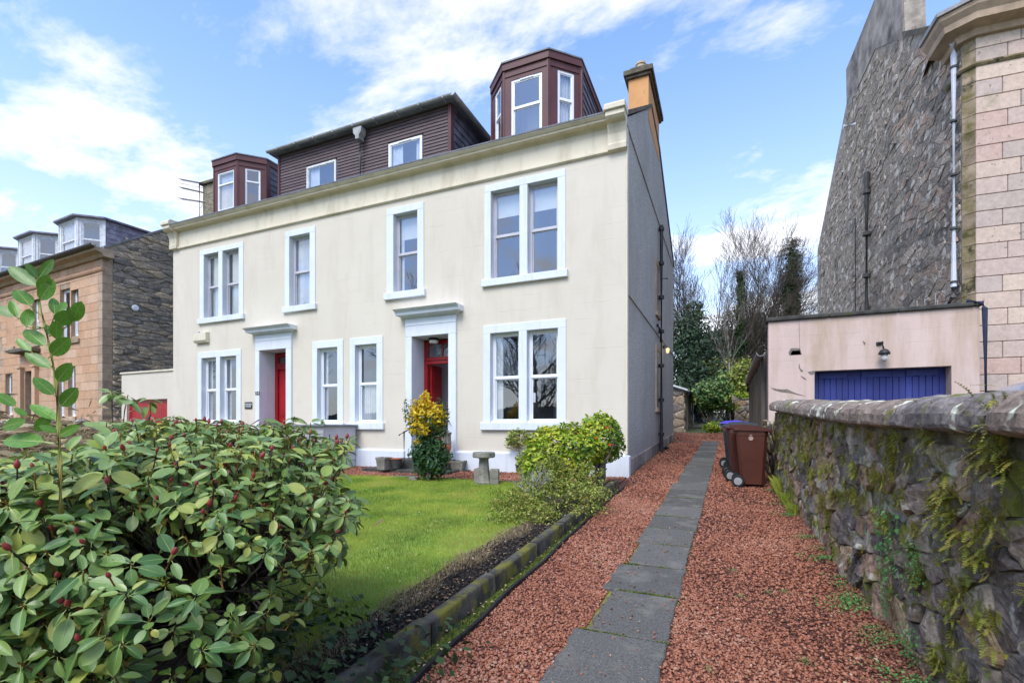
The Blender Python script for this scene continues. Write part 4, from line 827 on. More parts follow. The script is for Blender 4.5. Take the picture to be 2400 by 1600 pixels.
ax, ay = lx0-.05, 13.08; za1 = onY(477, 425, ay)[1]; MB().tube([(ax, ay, onY(477, 496, ay)[1]-.5), (ax, ay, za1)], .022, 6).build('mast', 'black_iron', ae)
for py_, py2, dens in ((421, 431, 1), (430, 441, 0), (440, 452, 1), (466, 474, 1)):
    p, q = onY(424, py_, ay), onY(478, py2, ay); a, b = Vector((p[0], ay, p[1])), Vector((q[0], ay, q[1])); arm = MB(); arm.tube([a, b], .010, 5)
    if dens:
        for k in range(14): c_ = a.lerp(b, k/13); arm.tube([c_-Vector((0, .13, 0)), c_+Vector((0, .13, 0))], .008, 4); arm.tube([c_-Vector((0, 0, .03)), c_+Vector((0, 0, .03))], .008, 4)
    arm.build('aerial_arm', 'black_iron', ae)
ck2 = MB(); ck2.tube([(ax+.03+.14*sin(t*.5), ay, onY(477, 470, ay)[1]-.14*(1-cos(t*.5))*1.0) for t in range(7)], .012, 5); ck2.build('cable_loop', 'black_iron', ae)

# side downpipe and its fittings
yp = 14.45; pt = onX(1549, 528, XS+.08)[1]; dpp = thing('soil_pipe', 'tall black soil pipe running up the grey gable of the villa', 'pipe', (XS+.09, yp, gz(yp)))
MB().tube([(XS+.09, yp, gz(yp)+.15), (XS+.09, yp, pt)], .055, 10).build('pipe', 'black_iron', dpp)
for z in np.linspace(gz(yp)+.5, pt-.1, 7): MB().lathe([(.06, -.05), (.078, -.045), (.078, .045), (.06, .05)], 12, (XS+.09, yp, float(z))).build('collar', 'black_iron', dpp)
zj = EYE+2.75; MB().tube([(XS+.09, yp, zj-.35), (XS+.09, yp-.28, zj-.05), (XS+.02, yp-.4, zj+.05)], .05, 8).build('branch', 'black_iron', dpp)
zg4 = gz(yp); MB().tube([(XS+.09, yp, zg4+.2), (XS+.12, yp-.1, zg4+.1), (XS+.16, yp-.45, zg4+.08)], .06, 8).build('branch', 'black_iron', dpp); MB().tube([(XS+.09, yp, zg4+.12), (XS+.2, yp+.5, zg4+.08)], .06, 8).build('branch', 'black_iron', dpp)
MB().tube([(XS+.05, yp+.05, EYE+4.2), (XS+.25, yp+.1, EYE+4.2)], .02, 6).build('branch', 'black_iron', dpp)
sl = thing('wall_lantern', 'small lit yellow lantern on the grey side wall by the black pipe', 'lamp', (XS+.1, 16.0, onX(1563, 820, XS+.1)[1]))
ly, lz2 = onX(1563, 820, XS+.12); MB().lathe([(.02, -.1), (.045, -.07), (.055, .04), (.02, .06)], 8, (XS+.14, ly, lz2)).build('lantern_glass', 'lit_lamp', sl); MB().box(XS, XS+.06, ly-.04, ly+.04, lz2+.05, lz2+.14).build('bracket', 'black_iron', sl)
pl = bpy.data.lights.new('lantern_light', 'POINT'); pl.energy = .4; pl.color = (1, .75, .35); pl.shadow_soft_size = .1; plo = bpy.data.objects.new('lantern_light', pl); COL.objects.link(plo); plo.location = (XS+.3, ly, lz2)
# alarm box, plaque, numerals, vent
ab = onY(462, 781, YF); ab2 = onY(491, 803, YF); al = MB(); al.prism([(YF-.001, ab2[1]+.02), (YF-.07, ab2[1]), (YF-.12, ab2[1]+.07), (YF-.12, ab[1]-.03), (YF-.001, ab[1])], 'x', ab[0], ab2[0])
al = al.build('alarm_box', 'cream_trim'); tag(al, 'cream alarm box with a small blue lamp high on the facade left of the door', 'alarm box'); MB().lathe([(.03, 0), (.025, .02), (.0, .025)], 10, ((ab[0]+ab2[0])/2-.1, YF-.06, ab[1])).build('lamp', 'bin_lid_blue', al)
a, b = onY(574, 942, YF-.01), onY(591, 957.5, YF-.01); pq = MB().cbox(a[0], b[0], YF-.02, YF-.001, b[1], a[1], .003).build('name_plaque', 'black_sign'); tag(pq, 'small black plaque with white lettering between the left window and the left door', 'sign')
text('MARINER\nHOUSE', (b[0]-a[0])*.235, 'sign_text', pq, ((a[0]+b[0])/2, YF-.0215, (a[1]+b[1])/2), (pi/2, 0, 0))
a, b = onY(598.4, 917, YF-.06), onY(608, 924.5, YF-.06)
for i, ch in enumerate('34'):
    wd = (b[0]-a[0])/2; q = MB().cbox(a[0]+i*wd+.002, a[0]+(i+1)*wd-.002, YF-.066, YF-.054, b[1], a[1], .001).build('number_tile', 'black_sign'); tag(q, ['number tile reading three, the left of two on the left door margin', 'number tile reading four, the right of two on the left door margin'][i], 'sign', 'house number tiles')
    text(ch, wd*1.35, 'sign_text', q, (a[0]+(i+.5)*wd, YF-.067, (a[1]+b[1])/2), (pi/2, 0, 0), ext=.001)
va, vb = onY(800, 1068, YF-.08), onY(815, 1082, YF-.08); vt = MB(); vt.cbox(va[0], vb[0], YF-.085, YF-.071, vb[1], va[1], .003)
for k in range(4): z = vb[1]+.02+k*(va[1]-vb[1]-.03)/4; vt.prism([(YF-.085, z), (YF-.1, z), (YF-.085, z+.018)], 'x', va[0]+.01, vb[0]-.01)
vt.build('air_vent', 'trim', house)
s4 = wins[7]; sx0 = HX(1245); MB().box(sx0, sx0+.05, YF+.12, YF+.124, s4['zs']+.42, s4['zs']+.62).build('window_sticker', 'curtain', house)

# left wing wall with red gate
WY = YF+.25; wx0 = onY(285, 876, WY)[0]; wt = onY(404, 869, WY)[1]; gx0, gx1 = onY(297, 940, WY)[0], onY(392, 940, WY)[0]; gt = onY(392, 934, WY)[1]
wing = thing('garden_wall', 'low cream rendered wall with a red double gate left of the villa', 'wall', ((wx0+XH0)/2, WY, gz(WY)))
mb = MB(); wall_holes(mb, wx0, XH0-.002, gz(WY)-.2, wt, [(gx0, gx1, gz(WY)-.2, gt)], WY, WY+.25); mb.quad((wx0, WY, gz(WY)), (wx0, WY+.25, gz(WY)), (wx0, WY+.25, wt), (wx0, WY, wt)); mb.build('wall', 'cream', wing)
MB().cbox(wx0-.04, XH0-.004, WY-.04, WY+.29, wt+.001, wt+.06, .01).build('coping', 'cream_trim', wing)
gate = MB(); gate.box(gx0, gx0+.08, WY+.08, WY+.14, gz(WY), gt); gate.box(gx1-.08, gx1, WY+.08, WY+.14, gz(WY), gt); gate.box(gx0+.08, gx1-.08, WY+.08, WY+.14, gt-.08, gt); gate = gate.build('gate', 'red_paint', wing)
k = gx0+.085
while k < gx1-.12: MB().box(k, k+.092, WY+.09, WY+.125, gz(WY)+.03, gt-.085).build('board', 'red_paint', gate); k += .1

# forecourt steps, rails, grey store
stp = thing('entrance_steps', 'dark stone entrance steps in front of the open red door', 'steps', (HX(1010), 9.1, gz(9)))
MB().cbox(G(868, 1100)[0], -5.25, 8.72, YF-.08, gz(8.8)-.05, gz(8.8)+.075, .015).build('step', 'concrete_dark', stp)
MB().cbox(doors[1]['x0']-.12, doors[1]['x1']+.02, 9.0, YF-.075, gz(9)+.076-.03, gz(9)+.27, .015).build('step', 'concrete_dark', stp)
strip = sheet('stone_path_strip', [G(790, 1143), G(930, 1116), G(975, 1118), G(965, 1124), G(790, 1158)], .03, 'slab')
def rail(pts, lab, posts, r=.017):
    t = thing('handrail', lab, 'handrail', (pts[0][0], pts[0][1], gz(pts[0][1])), group='handrails at the doors'); MB().tube(pts, r, 8).build('rail', 'black_iron', t)
    for p in posts: MB().tube([(p[0], p[1], gz(p[1])), p], .016, 8).build('post', 'black_iron', t)
P1_ = onY(947, 1012, 8.85); P2_ = onY(975, 990, 9.3)
rail([(P1_[0]-.1, 8.8, P1_[1]-.07), (P1_[0], 8.85, P1_[1]), (P1_[0]+.12, 9.42, P1_[1]+.22)], 'black handrail on one post left of the flowering yellow shrub', [(P1_[0], 8.85, P1_[1])])
P3_ = onY(1045, 987, 8.95); rail([(P3_[0]-.35, 8.75, P3_[1]-.2), (P3_[0], 8.95, P3_[1]), (onY(1051, 987, 9.42)[0], 9.42, onY(1051, 986, 9.42)[1])], 'black handrail just right of the open red door', [(P3_[0], 8.95, P3_[1])])
P5 = onY(607, 984, 9.43); P6 = onY(578, 1001, 9.0); rail([(P6[0], 8.9, P6[1]-.05), (P5[0], 9.42, P5[1])], 'short black handrail left of the closed red door', [(P6[0], 8.9, P6[1]-.05)])
cane = thing('cane', 'thin brown cane standing in the doorway beside the rail', 'cane', (P3_[0]+.02, 9.0, gz(9))); q = onY(1043, 964, 9.0); q2 = onY(1047, 1014, 9.0); MB().tube([(q2[0], 9.0, q2[1]-.6), (q[0], 9.0, q[1])], .014, 6).build('stick', 'twig', cane)
by0, by1 = 8.35, YF-.09; bxa, bxb = onY(628, 1000, by0)[0], onY(758, 1000, by0)[0]; bt = onY(767, 996, by0)[1]
bs = thing('garden_store', 'pale grey boarded store with a flat dark lid beside the left door', 'store', ((bxa+bxb)/2, 8.9, gz(8.9)))
MB().box(bxa+.02, bxb-.02, by0+.02, by1, gz(8.4), bt-.03).build('body', 'grey_plastic', bs)
z = gz(by0)
while z < bt-.13: MB().cbox(bxa+.45, bxb, by0, by0+.019, z+.003, z+.118, .003).build('board', 'grey_boards', bs); z += .122
x = bxa
while x < bxa+.44: MB().cbox(x+.003, x+.07, by0, by0+.019, gz(by0), bt-.035, .003).build('board', 'grey_boards', bs); x += .074
MB().cbox(bxa-.06, bxb+.06, by0-.06, by1, bt-.029, bt+.015, .008).build('lid', 'lead', bs)
# ================================================================== RIGHT BOUNDARY WALL
bw = thing('boundary_wall', 'old dark rubble stone wall with rounded coping and ferns beside the gravel drive', 'wall', (DRW(4)+.25, 4, gz(4)))
WH = lambda y: gz(y)+1.24+max(0, 4.2-y)*.026                                    # underside of the coping
YE = 9.25
core = MB(); ysn = [-.6, 2, 4, 6, 8, YE]
vs = [];
for y in ysn: vs += [(DRW(y)+.03, y, gz(y)-.1), (DRW(y)+.03, y, WH(y)+.02), (DRW(y)+.44, y, WH(y)+.02), (DRW(y)+.46, y, gz(y)-.1)]
core.add(vs, [(k*4+j, k*4+4+j, k*4+4+(j+1) % 4, k*4+(j+1) % 4) for k in range(len(ysn)-1) for j in range(4)]+[(0, 1, 2, 3), tuple(reversed(range(len(vs)-4, len(vs))))])
core.build('mortar', 'mortar_dark', bw)
cells = stones_layout(.9, YE, 0, 1.22, .24, .15, seed=5, swarm=.7)
def PW(s, z, o): return (DRW(s)-o+.032+.02*z, s, gz(s)+z)
rubble(bw, cells, PW, 'rubble', .006, .032, 300, .05, key=lambda c: c[0][0], smooth=False)
def PE(s, z, o): return (DRW(YE)+s, YE+o, gz(YE)+z)           # end of the wall
rubble(bw, stones_layout(.0, .44, 0, 1.22, .2, .16, seed=9), PE, 'rubble', .012, .03, 40, .1)
y = -.5; i = 0
while y < YE:                                                # coping stones, rounded
    ln = [.72, .95, 1.25, 1.05, 1.4, .78, .9][i % 7]; ln = min(ln, YE+.04-y); n = max(4, int(ln/.028)); m = 26; vs = []; dzz = random.uniform(-.006, .008); dxx = random.uniform(-.008, .008)
    for k in range(n+1):
        yy = y+.006+(ln-.012)*k/n; sh = .965 if k in (0, n) else 1
        for j in range(m):
            a = 2*pi*j/m; ca, sa = cos(a), sin(a); cxp = abs(ca)**.6*(1 if ca > 0 else -1)*.285; cz = (abs(sa)**.75*(.135 if sa > 0 else .045))*(1 if sa > 0 else -1)
            nn = noise.noise(Vector((cxp*5+i*9, yy*4, cz*6)))*.028+noise.noise(Vector((cxp*14+i*9, yy*13, cz*16)))*.014+noise.noise(Vector((cxp*30+i*9, yy*30, cz*30)))*.011
            vs.append((DRW(yy)+.2+dxx+cxp*sh*(1+nn*2.4), yy, WH(yy)+.045+dzz+cz*sh*(1+nn*2.5)+nn*.5))
    MB().add(vs, [(k*m+j, k*m+(j+1) % m, (k+1)*m+(j+1) % m, (k+1)*m+j) for k in range(n) for j in range(m)]+[tuple(range(m)), tuple(reversed(range(n*m, n*m+m)))]).build('coping_stone', 'coping', bw, smooth=False); y += ln; i += 1

# ferns and small plants rooted in the wall
def frond(mb, p, d, ln, wd, droop, r):
    n = 11; pts = []; q = Vector(p); dd = Vector(d).normalized()
    for k in range(n+1): pts.append(q.copy()); q += dd*(ln/n); dd = (dd+Vector((0, 0, -droop/n))).normalized()
    side0 = dd.cross(Vector((0, 0, 1))); side0 = side0.normalized() if side0.length > .1 else Vector((0, 1, 0))
    for k in range(1, n):
        t = (pts[k+1]-pts[k-1]).normalized(); s_ = t.cross(Vector((.2, .1, 1))).normalized(); w_ = wd*sin(pi*(.12+.82*k/n))**.8
        for sg in (-1, 1):
            a = pts[k]-t*ln*.02; b = pts[k]+t*ln*.03; c = pts[k]+s_*sg*w_+t*ln*.04+Vector((0, 0, random.uniform(-.1, .1)*w_)); e = pts[k]+s_*sg*w_*.6-t*ln*.01
            mb.add([a, e, c, b], [(0, 1, 2, 3)], 0, min(1, max(0, r+random.uniform(-.12, .12))))
    mb.add([pts[0], pts[n//2]+side0*.0015, pts[n], pts[n//2]-side0*.0015], [(0, 1, 2, 3)], 0, .99)
def fern_mesh(nf, ln, wd, droop, seed, up=.5):
    random.seed(seed); mb = MB()
    for k in range(nf):
        a = random.uniform(-1.35, 1.35); e = random.uniform(-.7, 1.0)+up*.4; d = Vector((-cos(a)*cos(e)*.8, sin(a)*cos(e), sin(e))); l = ln*random.uniform(.45, 1.15)
        frond(mb, (random.uniform(0, .0), random.gauss(0, ln*.55), random.gauss(0, ln*.5)), d, l, wd*random.uniform(.7, 1.2), droop*random.uniform(.5, 1.4), random.choice([.15, .35, .5, .6, .75, .85]))
    return mb.mesh('fern')
fm = [fern_mesh(90, .058, .0055, .9, 1), fern_mesh(140, .056, .005, .7, 2), fern_mesh(50, .075, .008, 1.1, 3, .9), fern_mesh(80, .046, .0048, .8, 4)]
for m_ in fm: m_.materials.append(MATS['fern'])
random.seed(11)
def wall_at(px, py):                                          # where the view ray meets the wall face
    Y = 4.
    for _ in range(12): Y, Z = onX(px, py, DRW(Y))
    return Y, Z
big = [(2190, 1010, 1.5, 1, 'bushy yellow green fern below the coping in the middle of the near wall'), (2345, 1035, 2.0, 1, 'large yellow green fern under the coping at the right edge of the photo'),
       (2230, 1190, 1.9, 1, 'wide drooping fern halfway down the near end of the wall'), (2345, 1230, 1.3, 0, 'fern in the wall beside the large fern at the right edge'),
       (2290, 1290, 1.3, 2, 'light fern low in the wall above the blue grey slab stone'), (2260, 1400, 1.2, 0, 'fern in the lower wall left of the blue grey stone'),
       (2330, 1500, 1.3, 2, 'upright bright fern with long fronds near the bottom right corner'), (2150, 1360, .9, 0, 'small fern below the toadflax patch beside the orange stone'),
       (2080, 1030, 1.0, 3, 'dark fern hanging below the coping left of the bushy yellow fern'), (2020, 1000, 1.1, 3, 'leafy fern under the coping above the middle of the wall'),
       (2080, 1130, 1.1, 0, 'fern tufts on the wall face below the white lichen'), (2060, 1210, .8, 2, 'fern with short bright fronds above the toadflax'),
       (2240, 1440, .9, 2, 'small fern with pale fronds near the wall foot')]
for px, py, sc, k, lab in big:
    Y, Z = wall_at(px, py); o = link('fern', fm[k]); o.location = (DRW(Y)-.02, Y, Z); o.scale = (sc, sc*1.25, sc*1.25); tag(o, lab, 'fern', 'ferns growing out of the boundary wall'); o.rotation_euler = (random.uniform(-.2, .2), 0, 0)
for k in range(190):
    Y = 1.9+7.2*random.random()**.9; zz = 1.22-abs(random.gauss(0, .5)) if random.random() < .62 else random.uniform(0, 1.2)
    if zz < .02: continue
    s_ = random.uniform(.5, 1.15); o = link('fern', fm[k % 4]); o.location = (DRW(Y)-.012, Y, gz(Y)+zz); o.scale = (s_*.8, s_, s_); o.rotation_euler = (random.uniform(-.5, .5), 0, random.uniform(-.2, .2))
    zf_ = ['at the foot', 'low down', 'halfway up', 'high up', 'just under the coping'][min(4, int(zz/.25))]; yf_ = ['nearest end', 'near part', 'middle', 'far middle', 'far part', 'bin end'][min(5, int((Y-1.9)/1.2))]
    tag(o, 'small fern tuft %s, %s of the drive wall' % (zf_, yf_), 'fern', 'ferns growing out of the boundary wall')
def leafmat_mesh(n, sx, sy, sz, ls, seed, flat=False):
    r2 = np.random.default_rng(seed); V, Fc, R = [], [], []
    for i in range(n):
        p = Vector((r2.normal(0, sx), r2.normal(0, sy), r2.normal(0, sz))); nrm = Vector((-1, r2.normal(0, .5), .6+r2.normal(0, .5))) if not flat else Vector((r2.normal(0, .5), r2.normal(0, .5), 1)); nrm.normalize()
        a = nrm.orthogonal().normalized(); a.rotate(Matrix.Rotation(r2.uniform(0, 6.28), 3, nrm)); b = nrm.cross(a); l = ls*r2.uniform(.6, 1.3); base = len(V)
        pts = [p+a*(cos(t)*l*(1 if j % 2 else .72))+b*(sin(t)*l*(1 if j % 2 else .72)) for j, t in enumerate(np.linspace(0, 2*pi, 8, endpoint=False))]
        V += [tuple(q) for q in pts]; Fc.append(tuple(range(base, base+8))); R.append(float(r2.uniform(0, 1)))
    me = bpy.data.meshes.new('toadflax'); me.from_pydata(V, [], Fc); at = me.attributes.new('r', 'FLOAT', 'FACE'); at.data.foreach_set('value', R); me.materials.append(MATS['toadflax']); return me
tf = [leafmat_mesh(230, .02, .10, .12, .011, 3), leafmat_mesh(120, .10, .14, .012, .012, 5, True)]
for px, py, s_, lab in ((2095, 1290, 1.1, 'patch of round green toadflax leaves hanging on the wall face'), (2160, 1330, .6, 'small toadflax patch beside the larger one on the wall'), (2150, 1540, .7, 'toadflax patch at the wall foot near the bottom of the photo'), (2090, 1420, .4, 'little toadflax tuft low on the wall')):
    Y, Z = wall_at(px, py); o = link('toadflax', tf[0]); o.location = (DRW(Y)-.035, Y, Z); o.scale = (s_, s_, s_); tag(o, lab, 'plant', 'toadflax patches on the wall', 'stuff')
for k in range(34):
    Y = random.choice([random.uniform(2.1, 4.8), random.uniform(2.1, 9)]); X = DRW(Y)-.03-abs(random.gauss(0, .09)); s_ = random.uniform(.3, .8); o = link('weed', tf[1]); o.location = (X, Y, gz(Y)+.035); o.scale = (s_,)*3; o.rotation_euler = (0, 0, random.uniform(0, 6))
    tag(o, 'low green weed patch at the wall foot %s' % ['nearest the camera', 'on the near stretch', 'midway along the wall', 'on the far middle stretch', 'on the far stretch', 'by the bins'][min(5, int((Y-2.1)/1.16))], 'weed', 'weeds along the wall foot', 'stuff')
for k in range(9):
    Y = random.uniform(2.4, 8); X = random.uniform(-.1, .45) if k < 6 else random.uniform(-1.4, -1.0); s_ = random.uniform(.12, .22); o = link('weed', tf[1]); o.location = (X, Y, gz(Y)+.03); o.scale = (s_,)*3
    tag(o, 'tiny green weed alone in the gravel %s of the slab path' % ('right' if k < 6 else 'left'), 'weed', 'tiny weeds in the gravel', 'stuff')
gt_ = []
for k, (X, Y, h) in enumerate(((DRW(8.3)-.04, 8.35, .34), (DRW(7.5)-.05, 7.6, .2), (DRW(6.9)-.05, 7.0, .16))):
    n = 160; mb = MB()
    for j in range(n):
        a = random.uniform(0, 2*pi); l = h*random.uniform(.6, 1.2); b = Vector((random.gauss(0, .03), random.gauss(0, .05), 0)); d_ = Vector((cos(a)*.16-.05, sin(a)*.16, 1)); s_ = Vector((-sin(a), cos(a), 0))*.004
        mb.add([b-s_, b+s_, b+d_*l*.6+s_*.6, b+Vector((d_.x*1.9, d_.y*1.9, .82))*l, b+d_*l*.6-s_*.6], [(0, 1, 2, 3, 4)], 0, random.uniform(.1, .8))
    o = mb.build('grass_tuft', 'grass'); o.location = (X, Y, gz(Y)); tag(o, ['tall green grass tuft between the brown bin and the wall', 'green grass tuft at the wall foot in front of the bins', 'small grass tuft nearest the camera at the wall foot'][k], 'grass tuft')

# ================================================================== BINS
def make_bin(lab, body, lid, loc, rz=0, group='wheelie bins in a row against the wall'):
    t = thing('wheelie_bin', lab, 'bin', loc, rz, group)      # local: -x is the back with handle and wheels
    H = .93; b = MB(); n = 6; xs0, xs1, ys0 = -.16, .19, .20; xt0, xt1, yt0 = -.235, .235, .25; vs = []
    for k, (z, f) in enumerate(((.05, 0), (.16, .1), (.5, .52), (.84, .93), (.85, 1.02), (H, 1.06))):
        xa, xb, yy = xs0+(xt0-xs0)*f, xs1+(xt1-xs1)*f, ys0+(yt0-ys0)*f; c = .045
        vs += [(xa+c, -yy, z), (xb-c, -yy, z), (xb, -yy+c, z), (xb, yy-c, z), (xb-c, yy, z), (xa+c, yy, z), (xa, yy-c, z), (xa, -yy+c, z)]
    b.add(vs, [(k*8+j, k*8+(j+1) % 8, k*8+8+(j+1) % 8, k*8+8+j) for k in range(5) for j in range(8)]+[tuple(reversed(range(8))), tuple(range(40, 48))]); b.build('body', body, t, False, smooth=False)
    l = MB(); l.prism([(-.27, H+.004), (.28, H-.015), (.30, H-.0), (.29, H+.025), (.15, H+.055), (-.07, H+.062), (-.2, H+.045), (-.27, H+.03)], 'y', -.275, .275)
    l.prism([(.25, H-.014), (.30, H-.001), (.30, H-.05), (.29, H-.05)], 'y', -.27, .27); l.build('lid', lid, t, False)
    for yy in (-.17, .17): MB().prism([(-.2, H+.047), (.08, H+.058), (.08, H+.072), (-.2, H+.06)], 'y', yy-.03, yy+.03).build('lid_rib', lid, t, False)
    MB().tube([(-.31, -.2, H-.02), (-.31, .2, H-.02)], .018, 8).build('handle', body, t, False)
    for yy in (-.2, -.07, .07, .2): MB().box(-.32, -.23, yy-.012, yy+.012, H-.05, H+.01).build('hinge', body, t, False)
    MB().tube([(-.19, -.24, .1), (-.19, .24, .1)], .012, 6).build('axle', 'rubber', t, False)
    for sy in (-1, 1):
        wv = MB(Matrix.Translation((-.20, sy*.235, .1)) @ Matrix.Rotation(pi/2, 4, 'X')); wv.lathe([(.06, -.028), (.092, -.028), (.1, -.018), (.1, .018), (.092, .028), (.06, .028)], 24); wh = wv.build('wheel', 'rubber', t, False)
        hb = MB(Matrix.Translation((-.20, sy*.235, .1)) @ Matrix.Rotation(pi/2, 4, 'X')); hb.lathe([(.054, -.03), (.062, -.03), (.062, .03), (.054, .03)], 20); hb.lathe([(.016, -.033), (.018, .033)], 10)
        for q in range(6): a = q*pi/3; hb.add([(cos(a)*.012-sin(a)*.005, sin(a)*.012+cos(a)*.005, z_) for z_ in (-.029, .029)]+[(cos(a)*.056-sin(a)*.005, sin(a)*.056+cos(a)*.005, z_) for z_ in (.029, -.029)]+[(cos(a)*.012+sin(a)*.005, sin(a)*.012-cos(a)*.005, z_) for z_ in (-.029, .029)]+[(cos(a)*.056+sin(a)*.005, sin(a)*.056-cos(a)*.005, z_) for z_ in (.029, -.029)], [(0, 1, 2, 3), (4, 7, 6, 5), (1, 5, 6, 2), (0, 3, 7, 4)])
        hb.build('rim', 'hub_grey', wh, False)
    bd = MB(Matrix.Translation((-.01, -.246, .80)) @ Matrix.Rotation(pi/2+.04, 4, 'X')); bd.lathe([(.036, -.003), (.036, .006), (.03, .008), (.028, .004), (.012, .004), (.01, .007)], 20); bd.build('badge', 'badge', t, False)
    MB().box(-.03, .01, -.258, -.243, .853, .862).build('badge_bar', 'badge', t, False)
    return t
bx, by = G(1760, 1142)
make_bin('nearest brown wheelie bin with a round badge on its side', 'bin_brown', 'bin_brown', (.395, 9.08, gz(9.08)), radians(-1))
make_bin('brown wheelie bin directly behind the nearest one', 'bin_brown', 'bin_brown', (.27, 9.68, gz(9.68)), radians(3))
make_bin('dark grey wheelie bin behind the two brown bins', 'bin_grey', 'bin_grey', (.24, 10.28, gz(10.28)), radians(-1))
make_bin('second dark grey wheelie bin, next to the blue lidded one', 'bin_grey', 'bin_grey', (.27, 10.86, gz(10.86)), radians(2))
make_bin('wheelie bin with a bright violet blue lid at the far end of the row', 'bin_grey', 'bin_lid_blue', (.18, 11.45, gz(11.45)), radians(0))
fb = D(1637, 990, 31); make_bin('lone blue wheelie bin far off by the stone shed', 'bin_blue', 'bin_blue', (fb.x, fb.y, gz(fb.y)), radians(90), None)

# ================================================================== PINK GARAGE
YG = 12.0; gxa, gxb = onY(1801, 748, YG)[0], onY(2296, 711, YG)[0]; gtz = onY(1801, 755, YG)[1]; o0, o1, oz = onY(1909, 869, YG)[0], onY(2230, 859, YG)[0], onY(1909, 869, YG)[1]; gg = gz(YG)
ga = thing('garage', 'flat roofed pink rendered garage with wide blue boarded doors and cracked plaster', 'garage', ((gxa+gxb)/2, YG, gg))
mb = MB(); wall_holes(mb, gxa, gxb, gg-.3, gtz, [(o0, o1, gg-.3, oz)], YG, YG+.3); mb.build('front_wall', 'pink_render', ga)
mb = MB(); mb.box(gxa+.001, gxa+.2, YG+.3, YG+7.6, gg-.3, gtz-.55); mb.build('side_wall', 'grey_block', ga); MB().quad((gxa, YG, gg-.3), (gxa, YG, gtz), (gxa, YG+.3, gtz), (gxa, YG+.3, gg-.3)).build('wall_end', 'pink_render', ga)
MB().box(gxb-.2, gxb, YG+.3, YG+7.6, gg-.3, gtz-.02).build('side_wall', 'grey_block', ga); MB().box(gxa, gxb, YG+7.4, YG+7.6, gg, gtz-.56).build('rear_wall', 'grey_block', ga)
MB().box(gxa+.2, gxb-.2, YG+.3, YG+7.4, gtz-.6, gtz-.5).build('roof', 'lead', ga)
x = gxa-.05
while x < gxb: ln = min(1.17, gxb+.04-x); MB().cbox(x+.003, x+ln-.003, YG-.06, YG+.34, gtz+.001, gtz+.085+random.uniform(-.008, .008), .02).build('coping_stone', 'concrete_dark', ga); x += ln
for k in range(7): yy = YG+.8+k*1.05; MB().cbox(gxa-.09, gxa-.0, yy, yy+.28, gg, gtz-.62, .01).build('pier', 'timber', ga)
gutter(ga, (gxa-.14, YG+.15, gtz-.62), (gxa-.14, YG+7.5, gtz-.66), .09, 'gutter_grey'); MB().tube([(gxa-.14, YG+7.3, gtz-.75), (gxa-.12, YG+7.3, gtz-.95), (gxa-.04, YG+7.3, gtz-1.1)], .05, 8).build('downpipe', 'dark_pipe', ga)
dy = YG+.25; x = o0; k = 0; nleaf = 3; dl = MB(); dl.box(o0, o1, dy+.03, dy+.06, gg, oz); lf = dl.build('garage_door', 'blue_paint', ga)
while x < o1-.02:
    wd = .108; b_ = min(x+wd, o1); top = oz-.16 if (k % 9) not in (0, 8) else oz-.02
    MB().cbox(x+.004, b_-.004, dy+.008, dy+.03, gg+.02, top, .004).build('board', 'blue_paint', lf); x += wd; k += 1
for a in range(3): xa = o0+a*(o1-o0)/3; MB().cbox(xa+.12, xa+(o1-o0)/3-.12, dy-.004, dy+.029, oz-.155, oz-.02, .004).build('top_rail', 'blue_paint', lf)
# lamp
lx, lz = onY(2061, 805, YG-.02); gl = thing('bulkhead_lamp', 'rusty black well glass lamp on a bracket above the blue garage doors', 'lamp', (lx, YG-.05, lz))
MB().cbox(lx-.05, lx+.05, YG-.03, YG-.001, lz-.03, lz+.035, .005).build('back_plate', 'black_iron', gl); MB().tube([(lx, YG-.03, lz), (lx+.02, YG-.14, lz+.01), (lx+.03, YG-.16, lz-.1), (lx+.04, YG-.17, lz-.14)], .022, 8).build('arm', 'black_iron', gl)
MB().lathe([(.03, .06), (.07, .03), (.095, -.01), (.1, -.05), (.06, -.05)], 18, (lx+.045, YG-.17, lz-.19)).build('shade', 'black_iron', gl, smooth=True); MB().lathe([(.06, -.05), (.062, -.12), (.05, -.17), (.02, -.19)], 16, (lx+.045, YG-.17, lz-.19)).build('glass', 'lamp_glass', gl, smooth=True)
# patches where the render has fallen off
def patch(px, py, pts, mat='render_patch', nm='exposed_brick'):
    x0, z0 = onY(px, py, YG); s_ = .0098
    MB().prism([(x0+a*s_, z0-b*s_) for a, b in pts], 'y', YG-.006, YG-.001).build(nm, mat, ga)
patch(1848, 815, [(0, 10), (5, 1), (22, 2), (25, 16), (2, 16)]); patch(1850, 819, [(2, 9), (6, 3), (20, 3), (22, 12), (4, 12)], 'terracotta')
patch(1893, 869, [(0, 2), (12, 0), (14, 6), (6, 9)])
patch(1806, 908, [(0, 0), (12, 3), (24, 5), (32, 4), (45, 12), (66, 20), (52, 17), (40, 13), (20, 10), (8, 6)]); patch(1873, 850, [(0, 0), (2, 12), (8, 18), (4, 20), (-1, 10)]); patch(1876, 880, [(0, 0), (8, 5), (12, 10), (5, 6)])
patch(2265, 912, [(0, 12), (4, 0), (6, 14), (2, 22), (-2, 18)]); patch(2022, 798, [(0, 0), (5, 5), (3, 10), (1, 5)])
MB().prism([(onY(1872, 742, YG)[0], gtz-.01), (onY(1872, 742, YG)[0]+.008, gtz-.01), (onY(1874, 820, YG)[0]+.006, onY(1874, 820, YG)[1]), (onY(1874, 820, YG)[0], onY(1874, 820, YG)[1])], 'y', YG-.004, YG-.001).build('crack', 'render_patch', ga)

